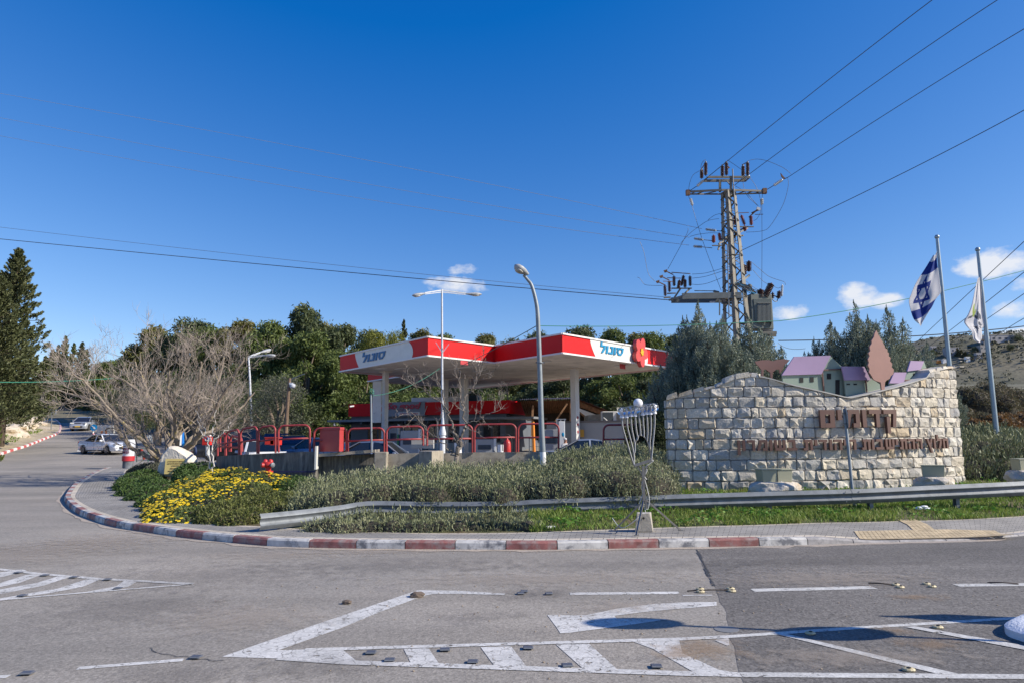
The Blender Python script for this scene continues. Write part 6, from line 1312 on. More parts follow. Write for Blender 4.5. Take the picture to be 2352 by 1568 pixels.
bm.faces.new(rings[0]); bm.faces.new(rings[-1][::-1]); bmesh.ops.triangulate(bm, faces=bm.faces[:]); bmesh.ops.subdivide_edges(bm, edges=bm.edges[:], cuts=1, use_grid_fill=True)
for v in bm.verts: n_ = noise.fractal(v.co*2.2, 1, 2, 4)*.03; v.co += Vector((n_, n_*1.2, n_))
bmesh.ops.recalc_face_normals(bm, faces=bm.faces); me = bpy.data.meshes.new('boulder'); bm.to_mesh(me); bm.free(); me.transform(Matrix.Translation(-ms.location)); me.materials.append(mat('memorial_limestone', (.62, .56, .47), .9, var=.15, vscale=3, bump=.6, bscale=9, dirt=(.42, .34, .25), dscale=2.5, dthr=(.6, .72)))
o = bpy.data.objects.new('boulder', me); COL.objects.link(o); o.parent = ms
pl0, pl1 = aY(*zs(560, 1330), MYY-.22), aY(*zs(1340, 765), MYY-.16); m = MB(); m.box(((pl0.x+pl1.x)/2, MYY-.19, (pl0.z+pl1.z)/2), (pl1.x-pl0.x, .03, pl1.z-pl0.z), Matrix.Rotation(radians(6), 3, 'Z')@Matrix.Rotation(radians(-6), 3, 'X')); plq = m.build('plaque', mat('yellow_plaque', (.60, .47, .17), .5, var=.05), ms)
m = MB(); w_, h_ = pl1.x-pl0.x, pl1.z-pl0.z
for (txt, fy, fx0, fx1, hh) in (('המקום בו נרצחו יקירינו', .80, .12, .88, .05), ('מסרו נפשם על קדושת', .66, .12, .88, .05), ('העם והארץ', .52, .33, .7, .05), ('והלוחם הלוי', .32, .28, .72, .07), ('לפקוח', .16, .2, .6, .065)):
    oy = lerp(0, -0, fy); block_text(m, txt.replace('צ', 'ץ'), Vector((pl0.x+w_*fx0, MYY-.214+(fy-.5)*h_*.105+(fx0-.5)*w_*.105, pl0.z+h_*fy)), Vector((.9945, .1045, 0)), Vector((0, .104, .995)), w_*(fx1-fx0), h_*hh*1.1, .004)
m.build('plaque_lettering', mat('plaque_ink', (.12, .07, .03), .7), plq)
BYY = hs(293, 1076).y
ba = thing('roadside_barrel', hs(293, 1076), 'white, red and black concrete barrel with Hebrew greeting at the island tip', 'barrel'); bp_ = hs(293, 1076); k_ = BYY/FPX; R0_ = 13.0*k_
def bl(name, y0, y1, r0, r1, material, par=ba): m = MB(); m.lathe(bp_+Vector((0, 0, (1076-y0)*k_)), [(r0, 0), (r1, (y0-y1)*k_)], 20); return autosmooth(m.build(name, material, par), 50)
bl('dark_base', 1078, 1058, R0_*.82, R0_*.86, mat('barrel_base_grey', (.12, .13, .15), .8, var=.5, vscale=3)); bl('red_band', 1058, 1047, R0_*.98, R0_, mat('barrel_red', (.45, .02, .03), .6)); bl('white_body', 1047, 1010, R0_*.90, R0_, mat('barrel_white', (.60, .62, .66), .6, dirt=(.3, .32, .36), dscale=2)); bl('blue_emblem', 1020, 1013, R0_*.97, R0_*.99, mat('barrel_blue', (.03, .10, .30), .6))
m = MB()
for (txt, y) in (('ברוכים', 1034.), ('הבאים', 1041.)):
    block_text(m, txt, None, None, None, R0_*1.25, 5.2*k_, .02, fn=lambda x, yy, d, y=y: Vector((bp_.x+sin((x-R0_*.7)/R0_)*(R0_*.985+d), bp_.y-cos((x-R0_*.7)/R0_)*(R0_*.985+d), bp_.z+(1076-y)*k_+yy)))
m.build('greeting_lettering', mat('lettering_maroon', (.12, .02, .04), .6), ba)
# small things seen between the branches of the bare tree
def pole_thing(name, a, b, Yd, r_, material, label, cat): t_ = thing(name, aY(*b, Yd), label, cat); m = MB(); m.tube([aY(*b, Yd), aY(*a, Yd)], r_, 10); autosmooth(m.build('shaft', material, t_), 60); return t_
M_BLUE = mat('bright_blue_paint', (.0, .16, .55), .5); M_NAVY = mat('navy_paint', (.02, .035, .10), .5); M_GW = mat('pale_grey_paint', (.50, .53, .54), .6)
pole_thing('bollard', (417, 990), (417, 1020), 45, .16, M_BLUE, 'bright blue post seen between the bare tree trunks', 'post'); pole_thing('bollard', (409.5, 996), (408, 1022), 44, .22, M_GW, 'thick pale grey post left of the bright blue post', 'post')
pole_thing('bollard', (342, 998), (341, 1024), 60, .28, M_GW, 'pale concrete post far behind the bare tree', 'post'); pole_thing('bollard', (362, 990), (362, 1023), 58, .3, mat('tan_post', (.38, .27, .17), .8), 'tan post with cap behind the bare tree', 'post')
pole_thing('bollard', (354.5, 1034), (353.5, 1055), 30, .075, M_NAVY, 'short navy post left of the memorial stone', 'post')
t_ = thing('post_flag_bucket', aY(476, 1040, 33), 'grey post with red and white bag hung on its top', 'post'); m = MB(); m.tube([aY(477, 1045, 33), aY(476, 1008, 33)], .1, 8); m.build('shaft', M_GW, t_); m = MB(); m.box(aY(476.5, 1011, 33), (.4, .3, .42)); m.build('red_bag', mat('bag_red', (.65, .03, .02), .5), t_, bevel=.03); m = MB(); m.box(aY(478, 1003, 33), (.26, .2, .22)); m.build('white_bundle', M_EDGE, t_, bevel=.04); m = MB(); m.box(aY(479, 1007, 32.85), (.12, .06, .14)); m.build('blue_patch', M_BLUE, t_)
t_ = thing('exercise_frame', aY(440, 1048, 32), 'dark navy outdoor frame with a hooked handle behind the boulder', 'exercise frame'); m = MB(); m.beam(aY(400, 1028, 32), aY(436, 1027, 32), .16, .2); m.build('seat_bar', M_NAVY, t_)
m = MB(); m.tube(smooth([aY(430, 1027, 32), aY(446, 1026, 32), aY(449, 1031, 32), aY(449, 1041, 32), aY(442, 1046, 32), aY(434, 1046, 32)], 4), .06, 8); m.build('hook_handle', M_NAVY, t_); m = MB(); m.sphere(aY(425, 1024, 31.8), .16, 10); m.build('blue_knob', mat('blue_knob', (.0, .12, .3), .5), t_); m = MB(); m.tube([aY(428, 1030, 32), aY(426, 1052, 32)], .05, 8); m.build('support', M_NAVY, t_)
t_ = thing('cable_reel', aY(325, 1045, 31), 'red hose hanging from a thin green frame left of the boulder', 'hose frame'); m = MB(); m.tube(smooth([aY(323, 1032, 31), aY(327, 1036, 31), aY(330, 1044, 31), aY(331, 1054, 31)], 4), .06, 8); m.build('red_hose', mat('hose_red', (.42, .05, .03), .5), t_)
m = MB(); m.tube(smooth([aY(314, 1060, 31), aY(315, 1036, 31), aY(322, 1030, 31), aY(337, 1030, 31), aY(340, 1036, 31), aY(340, 1060, 31)], 4), .02, 6); m.tube([aY(321, 1031, 31), aY(320, 1048, 31)], .05, 6); m.build('frame', mat('frame_green', (.05, .16, .12), .6), t_)
# traffic islet with blue arrow sign and white block
q0 = hs(215, 1012); TY = q0.y
t_ = thing('arrow_sign', hs(215, 1010), 'round blue keep-right arrow sign on a red and white post', 'road sign'); m = MB(); m.tube([hs(213.5, 1012), aY(214, 984, TY)], .07, 8); m.build('post', M_WBASE, t_)
m = MB(); c = aY(215.5, 981, TY-.1); m.lathe(c, [(0, 0), (7.3*TY/FPX, 0), (7.3*TY/FPX, .04)], 24, Matrix.Rotation(radians(90), 3, 'X')); dp = m.build('disc', mat('sign_blue_disc', (.0, .24, .58), .4), t_)
m = MB(); s_ = TY/FPX; P = [(-4.3, 3.0), (-3.2, 4.2), (1.0, .4), (2.4, 1.8), (4.2, -3.4), (-1.2, -2.0), (.1, -.5)]; m.prism([c+Vector((x*s_, -.06, z_*s_)) for x, z_ in P], (0, .02, 0)); m.build('arrow', M_EDGE, dp)
m = MB(); m.tube([hs(213.5, 1012), hs(213.5, 1012)+Vector((0, 0, .7))], .09, 8); m.build('red_band', mat('band_red', (.5, .03, .03), .5), t_)
t_ = thing('barrier_block', hs(238, 1008), 'white block-shaped barrier with orange figure on the traffic islet', 'barrier'); c = hs(238, 1006); m = MB(); hgt = 30*c.y/FPX; m.box(c+Vector((0, .3, hgt/2)), (36*c.y/FPX, .5, hgt)); m.build('white_panel', mat('barrier_white', (.66, .66, .64), .5, dirt=(.5, .5, .47), dscale=.6), t_, bevel=.05)
m = MB(); s_ = c.y/FPX; m.prism([c+Vector((x*s_, .0, (z_)*s_)) for x, z_ in ((-8, 17), (-4, 17), (-4, 5), (2, 5), (2, 17), (6, 17), (6, 1), (-8, 1))], (0, .06, 0)); m.build('orange_figure', mat('figure_orange', (.65, .16, .01), .5), t_); m = MB(); m.tube(smooth([c+Vector((x*s_, 0, z_*s_)) for x, z_ in ((3, 17), (5, 22), (10, 24), (12, 22))], 3), .05, 6); m.build('black_hose', MATS['black_cable'], t_)
isl = [(212, 1016), (228, 1020), (262, 1021), (268, 1010), (250, 1003), (215, 1004)]; m = MB(); P = [hs(*p) for p in isl]; m.prism([p+Vector((0, 0, -.05)) for p in P], (0, 0, .2)); m.build('traffic_islet_pavement', M_BANK, None, kind='structure')
# traffic island at the right edge with two sign posts standing beyond the frame
ti = [(hz(*q).x, hz(*q).y) for q in ((2308, 1451), (2318, 1442), (2345, 1433), (2420, 1427), (2900, 1408), (2900, 1590), (2420, 1496), (2352, 1474), (2316, 1461))]; P = smooth([Vector((x, y, 0)) for x, y in ti]+[Vector((ti[0][0], ti[0][1], 0))], 3)[:-1]
m = MB(); cI = Vector((7.2, 6.75, 0)); L1 = [p+Vector((0, 0, -.02)) for p in P]; L2 = [p+Vector((0, 0, .07)) for p in P]; L3 = [p+(cI-p).normalized()*.09+Vector((0, 0, .115)) for p in P]; L4 = [p+(cI-p).normalized()*.24+Vector((0, 0, .12)) for p in P]; n = len(P)
m.mesh(L1+L2+L3+L4, [(r_*n+i, r_*n+(i+1) % n, (r_+1)*n+(i+1) % n, (r_+1)*n+i) for r_ in range(3) for i in range(n)]); o = m.build('island_kerb', mat('island_white_paint', (.66, .68, .72), .6, var=.1, dirt=(.32, .30, .27), dscale=7, dthr=(.58, .68), bump=.3), None, kind='structure'); autosmooth(o, 50)
m = MB(); m.prism([p+(cI-p).normalized()*.23+Vector((0, 0, .02)) for p in P], (0, 0, .09)); m.build('island_pavement', M_CONC, None, kind='structure')
M_SB = MATS['sign_back_grey']
t_ = thing('sign_post', (5.8, 6.31, .15), 'post with two round signs on the white traffic island beyond the right edge', 'road sign'); m = MB(); m.tube([(5.8, 6.31, .1), (5.8, 6.31, 3.2)], .03, 10); m.build('post', M_GALV, t_)
for z_, r_ in ((2.92, .30), (1.73, .33)): m = MB(); m.lathe((5.77, 6.31, z_), [(0, 0), (r_, 0), (r_, .01)], 28, Matrix.Rotation(radians(-50), 3, 'Z')@Matrix.Rotation(radians(90), 3, 'Y')); m.build('disc', M_SB, t_)
t_ = thing('chevron_board', (7.0, 6.83, .15), 'hexagonal chevron board on the white traffic island beyond the right edge', 'road sign'); m = MB(); m.tube([(7.0, 6.83, .1), (7.0, 6.83, 2.0)], .03, 8); m.build('post', M_GALV, t_)
m = MB(); m.prism([Vector((6.97, 6.83+dy, z_+.35)) for dy, z_ in ((-.06, .25), (.22, .5), (.22, 1.2), (.02, 1.6), (-.15, 1.2), (-.15, .5))], (.02, 0, 0)); m.build('board', M_SB, t_)
# road studs
M_ST = mat('dark_stud', (.085, .09, .11), .5); M_ST2 = mat('cream_stud', (.50, .42, .25), .5, var=.1)
def stud(kind):
    m = MB()
    if kind: m.sphere((0, 0, .002), .047, 12, sq=(1.15, .9, .42)); 
    else: m.box((0, 0, .006), (.095, .085, .012), taper=(.85, .7)); 
    o_ = m.build('road_stud', M_ST2 if kind else M_ST); m = MB(); m.lathe((0, -.012, .0195), [(0, 0), (.018, 0), (.015, .004)], 10) if kind else m.box((0, -.042, .008), (.08, .004, .009), Matrix.Rotation(radians(-40), 3, 'X')); m.build('reflector', M_DARK if kind else M_GALV, o_); return o_
s0_, s1_ = stud(0), stud(1)
dk = [(852, 1500.5), (1022, 1493.5), (1213, 1489.5), (895, 1517.5), (1086, 1521.5), (1303, 1530), (1508, 1532), (1261, 1364.5), (1204, 1359.5), (1196, 1364), (450, 1511), (62, 1548), (42, 1316), (103, 1322), (170, 1326.5), (247, 1332), (52, 1369), (271, 1352)]
ck = [(1608, 1354), (1609, 1360), (1678, 1353), (1681, 1358.5), (2057, 1344), (2068, 1349.5), (2128, 1342), (2141, 1348), (2154, 1442), (1861, 1456), (2087, 1540)]
for lst, src, lab, grp in ((dk, s0_, 'flat dark road stud with a metal reflector edge', 'dark studs on the left road markings'), (ck, s1_, 'cream domed road stud with a dark eye', 'cream studs on the darker asphalt')):
    for i_, q in enumerate(lst):
        o_ = src if i_ == 0 else copy_tree(src); p = hz(*q); o_.location = (p.x, p.y, .011); o_.rotation_euler = (0, 0, .1*sin(i_*3)); tag(o_, lab, 'road stud', grp)
m = MB(); p = hz(2670, 1444.5); p = hz(1669, 1444.5); m.lathe((p.x, p.y, .001), [(0, 0), (.12, 0), (.12, .004)], 24); tag(m.build('drain_cover', mat('cover_grey', (.19, .19, .19), .6)), 'small round grey cover set in the road by the asphalt joint', 'drain cover')
rr = random.Random(21)
for (px, py, r_, lab) in ((797, 1382, .055, 'dark stone lying alone on the open asphalt'), (957, 1366.5, .09, 'brown flat stone at the bend of the long white arrow line')): tag(rock('stone', hz(px, py, .02), (r_, r_*.7, r_*.5), lab, px, mat('dark_stone', (.12, .09, .07), .9)), None, 'stone')
pb = MB()
for k in range(230):
    px, py = rr.uniform(600, 2352), rr.choice([rr.uniform(1330, 1420), rr.uniform(1264, 1275), rr.uniform(1340, 1560)]); p = hz(px, py); r_ = rr.uniform(.004, .011); pb.sphere(p+Vector((0, 0, r_*.6)), r_, 6, sq=(1.2, 1, .7))
tag(pb.build('gravel', mat('gravel_tan', (.30, .24, .18), .95, var=.3)), kind='stuff')
for i_, (x0_, y0_, x1_, y1_) in enumerate(((1578, 1356, 1680, 1354), (2268, 1337, 2339, 1340), (1995, 1338, 2050, 1342))):
    m = MB(); m.tube(smooth([hz(x0_, y0_, .012), hz((x0_+x1_)/2, (y0_+y1_)/2-1.5, .03), hz(x1_, y1_, .012)], 4), .008, 5); tag(m.build('twig', mat('twig_brown', (.04, .03, .025), .9)), ('dark twig across the two cream studs at the asphalt joint', 'dark twig near the right end of the centre dashes', 'thin dark twig between the two long dashes')[i_], 'twig')
for (px, py, lab) in ((2650, 0, ''),): pass
m = MB(); p = aY(2118, 1168, 15.0)
for k in range(4): m.sphere(p+Vector((rr.uniform(-.15, .15), 0, rr.uniform(0, .05))), .06, 8, sq=(1.5, .6, .5))
tag(m.build('plastic_litter', mat('litter_white', (.6, .62, .63), .5)), 'crumpled white plastic litter in the grass behind the guardrail', 'litter')
m = MB(); m.box(hz(1265, 1210, .2), (.2, .1, .05), radians(20)); tag(m.build('paper_cup', M_EDGE, bevel=.02), 'small white paper cup lying at the grass edge under the rail', 'litter')

# ================================================================ SHED, CONTAINER, PUMPS
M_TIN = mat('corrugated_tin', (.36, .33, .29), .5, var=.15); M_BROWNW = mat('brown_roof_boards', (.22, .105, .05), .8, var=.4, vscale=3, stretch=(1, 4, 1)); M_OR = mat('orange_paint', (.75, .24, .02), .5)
SHY = 46.
sh = thing('market_shed', aY(1330, 1010, SHY), 'open timber shed with corrugated mono roof and white gable sheet behind the columns', 'shed')
m = MB(); A_, B_, C_, D_ = aY(1200, 924, SHY), aY(1328, 918, SHY), aY(1392, 945, SHY-2), aY(1265, 975, SHY-1.5)
rt = [aY(1198, 924, SHY-1), aY(1329, 918, SHY-1), aY(1329, 921, SHY+4), aY(1198, 924.5, SHY+4)]
N_c = 26
def corr(a, b, c, d, mm, amp=.05):
    """sheet a-b (near edge), d-c (far edge) with corrugations running from near to far"""
    n_ = (b-a).cross(d-a).normalized()
    for k in range(N_c*2):
        t0, t1 = k/(N_c*2), (k+1)/(N_c*2); o0 = n_*amp*(k % 2); o1 = n_*amp*((k+1) % 2); mm.face([a.lerp(b, t0)+o0, a.lerp(b, t1)+o1, d.lerp(c, t1)+o1, d.lerp(c, t0)+o0])
ridgeL, ridgeR = aY(1195, 921, SHY), aY(1325, 918, SHY); eaveR = aY(1392, 944, SHY-3); 
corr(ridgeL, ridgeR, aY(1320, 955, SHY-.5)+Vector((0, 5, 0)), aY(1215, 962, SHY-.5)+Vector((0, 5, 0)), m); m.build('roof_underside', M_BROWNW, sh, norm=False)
m = MB(); corr(ridgeL+Vector((0, -.3, .06)), ridgeR+Vector((0, -.3, .06)), ridgeR+Vector((0, 5, .4)), ridgeL+Vector((0, 5, .4)), m, .07); m.build('roof_sheet', M_TIN, sh, norm=False)
m = MB(); a, b = ridgeR, aY(1394, 946, SHY-1); corr(a+Vector((0, -.4, .05)), b+Vector((0, -.4, .05)), b+Vector((0, 4, .05)), a+Vector((0, 4, .05)), m, .07); m.prism([a+Vector((0, -.3, -.05)), b+Vector((0, -.3, -.05)), b+Vector((0, -.3, -.3)), a+Vector((0, -.3, -.42))], (0, .1, 0)); m.build('side_roof', M_BROWNW, sh, norm=False)
m = MB(); m.prism([aY(1313, 929, SHY-.6), aY(1336, 939, SHY-.6), aY(1388, 958, SHY-.6), aY(1384, 971, SHY-.6), aY(1368, 973, SHY-.6)], (0, .06, 0)); m.build('gable_sheet', mat('white_sheet', (.70, .69, .67), .6), sh)
for (a, b, w) in (((1312, 925), (1310, 1000), .16), ((1303, 926), (1270, 975), .1), ((1312, 928), (1365, 975), .12), ((1224, 930), (1222, 1000), .14)): m = MB(); m.beam(aY(*a, SHY-.3), aY(*b, SHY-.3), w); m.build('timber_post', mat('raw_timber', (.36, .20, .11), .8, var=.2), sh)
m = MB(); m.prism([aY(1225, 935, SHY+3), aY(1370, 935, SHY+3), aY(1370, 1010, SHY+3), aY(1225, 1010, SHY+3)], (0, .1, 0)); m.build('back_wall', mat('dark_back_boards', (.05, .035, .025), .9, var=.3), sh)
m = MB(); m.beam(aY(1305, 975, SHY-.2), aY(1362, 975, SHY-.2), .12); m.build('cross_board', mat('red_timber', (.42, .10, .04), .8), sh)
ct = thing('site_container', aY(1330, 1010, 40), 'long pale grey flat-roofed container building right of the thick column', 'container'); m = MB(); a, b = aY(1256, 971, 40), aY(1432, 964, 38.5); d = Vector((.1, 3.5, 0)); z0_ = rz(39)-.1; P = [Vector((a.x, a.y, z0_)), Vector((b.x, b.y, z0_)), Vector((b.x, b.y, z0_))+d, Vector((a.x, a.y, z0_))+d]; hh = a.z-z0_
m.mesh(P+[p+Vector((0, 0, hh)) for p in P], [(0, 1, 5, 4), (1, 2, 6, 5), (2, 3, 7, 6), (3, 0, 4, 7), (4, 5, 6, 7)]); M_CONT = mat('container_pale_grey', (.36, .35, .35), .6, var=.04); m.build('container_wall', M_CONT, ct)
m = MB(); m.mesh([p+Vector((0, 0, hh+q))+Vector((0, -.06, 0)) for q in (0, .10) for p in P], [(3, 2, 1, 0), (4, 5, 6, 7), (0, 1, 5, 4), (1, 2, 6, 5), (2, 3, 7, 6), (3, 0, 4, 7)]); m.build('roof_edge', mat('roof_edge_brown', (.20, .17, .16), .7), ct)
m = MB(); m.box(aY(1333, 994, 39.1), (.42, .03, .42)); m.build('yellow_notice', mat('notice_yellow', (.6, .30, .03), .5), ct)
m = MB(); a, b = aY(1350, 972, 41), aY(1445, 966, 40); m.mesh([a+Vector((0, 0, -.3)), b+Vector((0, 0, -.3)), b+Vector((0, 0, .55)), a+Vector((0, 0, .5)), a+Vector((0, 2, -.3)), b+Vector((0, 2, -.3)), b+Vector((0, 2, .55)), a+Vector((0, 2, .5))], [(0, 1, 2, 3), (3, 2, 6, 7), (1, 5, 6, 2), (4, 7, 6, 5), (0, 3, 7, 4)]); m.build('roof_upstand', M_CONC, ct)
m = MB(); c = aY(1399, 956, 40.5); m.box(c, (.95, .4, .62)); ac = m.build('air_conditioner', M_EDGE, ct, bevel=.03); m = MB(); m.box(c+Vector((-.1, -.21, 0)), (.62, .02, .52)); m.build('fan_grille', mat('grille_dark', (.05, .06, .07), .6), ac)
m = MB(); m.tube(smooth([aY(1386, 958, 40.1), aY(1395, 966, 40), aY(1400, 978, 39.9)], 3), .035, 6); m.build('white_pipe', M_EDGE, ct)
m = MB(); m.tube(smooth([aY(1418, 958, 41), aY(1418, 938, 41), aY(1419, 936, 41), aY(1440, 937, 41), aY(1475, 938, 41)], 2), .03, 6); m.build('pipe_frame', M_EDGE, ct)
def pump(p, w, h, label, screen=True, rot=0, hoses=2):
    t_ = thing('fuel_pump', p, label, 'fuel pump'); R_ = Matrix.Rotation(rot, 3, 'Z'); m = MB(); m.box(p+Vector((0, 0, h*.5)), (w, .5, h), R_); m.build('pump_body', mat('pump_grey', (.30, .31, .33), .4, var=.05), t_, bevel=.03)
    m = MB(); m.box(p+R_@Vector((w*.56, 0, h*.52)), (w*.14, .54, h*1.04), R_); m.build('side_column', mat('pump_white', (.60, .61, .62), .4), t_, bevel=.02)
    m = MB(); m.box(p+R_@Vector((0, -.26, h*.72)), (w*.7, .03, h*.16), R_); m.build('display', mat('pump_screen', (.02, .04, .07), .2), t_)
    for k in range(hoses): m = MB(); x = -w*.56-.09*k; m.box(p+R_@Vector((x, -.05, h*.55)), (.07, .2, h*.7), R_); m.build('nozzle_holder', mat('pump_green', (.02, .20, .06), .5) if k else M_NAVY, t_); 
    m = MB(); m.tube(smooth([p+R_@Vector((w*.5, -.3, h*.6)), p+R_@Vector((w*.75, -.45, h*.35)), p+R_@Vector((w*.45, -.4, h*.15)), p+R_@Vector((w*.3, -.3, h*.3))], 4), .02, 6); m.build('hose', MATS['black_cable'], t_)
def gp(px, Yd): q = aY(px, 1000, Yd); return Vector((q.x, Yd, rz(Yd)))
pump(gp(942, 36.5), .95, 2.0, 'tall grey fuel pump with green nozzle left of the white lamp'); pump(gp(1266, 36), .9, 2.0, 'fuel pump with dark screen between railing and white cabinet right of the grey lamp'); pump(gp(1113, 37), 1.0, 1.5, 'low dark fuel pump before the shop\'s right windows', hoses=1); pump(gp(905, 41), .5, 2.2, 'slim payment pump near the shop door', hoses=0)
t_ = thing('card_terminal', gp(1290, 35.5), 'white upright terminal with blue drop mark beside the man', 'terminal'); m = MB(); p = aY(1290, 998, 35.5); m.box((p.x, p.y, (p.z+rz(35))/2+.3), (.32, .25, p.z-rz(35)+.8)); m.build('terminal_body', mat('pump_white', (.6, .61, .62)), t_, bevel=.03); m = MB(); m.sphere(aY(1293, 997, 35.3), .09, 8, sq=(.8, .3, 1.3)); m.build('drop_mark', MATS['sign_blue'], t_)
t_ = thing('fire_extinguisher', aY(1165, 1034, 31), 'red wheeled fire extinguisher behind the long wall', 'extinguisher'); m = MB(); c = aY(1165, 1040, 31); m.lathe(c, [(.16, 0), (.17, .05), (.17, .45), (.12, .56), (.05, .62), (.04, .7)], 14); autosmooth(m.build('cylinder', HR, t_), 50); m = MB(); m.tube(smooth([c+Vector((-.2, 0, .1)), c+Vector((-.2, 0, .65)), c+Vector((0, 0, .85)), c+Vector((.2, 0, .65)), c+Vector((.2, 0, .1))], 3), .02, 6); m.build('trolley_frame', MATS['black_cable'], t_)
pole_thing('orange_post', (1224, 968), (1227, 1045), 34, .08, M_OR, 'bright orange thin post right of the shop', 'post')
pole_thing('safety_bollard', (1051, 1015), (1053, 1045), 33, .17, M_WBASE, 'white bollard at the foot of the bare sapling', 'bollard'); pole_thing('safety_bollard', (1150, 1020), (1150, 1045), 33, .16, M_WBASE, 'white bollard left of the fire extinguisher', 'bollard')
t_ = thing('wire_cage', gp(1252, 38), 'galvanised wire cage behind the railing left of the grey lamp', 'cage'); m = MB(); p = gp(1253, 38)
for k in range(15): x = lerp(-.9, .9, k/14); m.beam(p+Vector((x, 0, .2)), p+Vector((x, 0, 1.5)), .02)
for z_ in (.2, .6, 1.05, 1.5): m.beam(p+Vector((-.9, 0, z_)), p+Vector((.9, 0, z_)), .03)
m.build('mesh_panel', M_GALV, t_)
for x in (-.9, .9): m = MB(); m.beam(p+Vector((x, 0, 0)), p+Vector((x, 0, 1.6)), .06); m.build('cage_post', M_GALV, t_)
t_ = thing('white_post_rail', gp(1290, 43), 'three thin white upright pipes behind the thick column', 'pipes'); m = MB()
for x in (1279, 1288, 1297): m.beam(aY(x, 1010, 39), aY(x, 962, 39), .07)
m.beam(aY(1277, 962, 39), aY(1300, 962, 39), .06); m.build('upright_pipes', M_EDGE, t_)

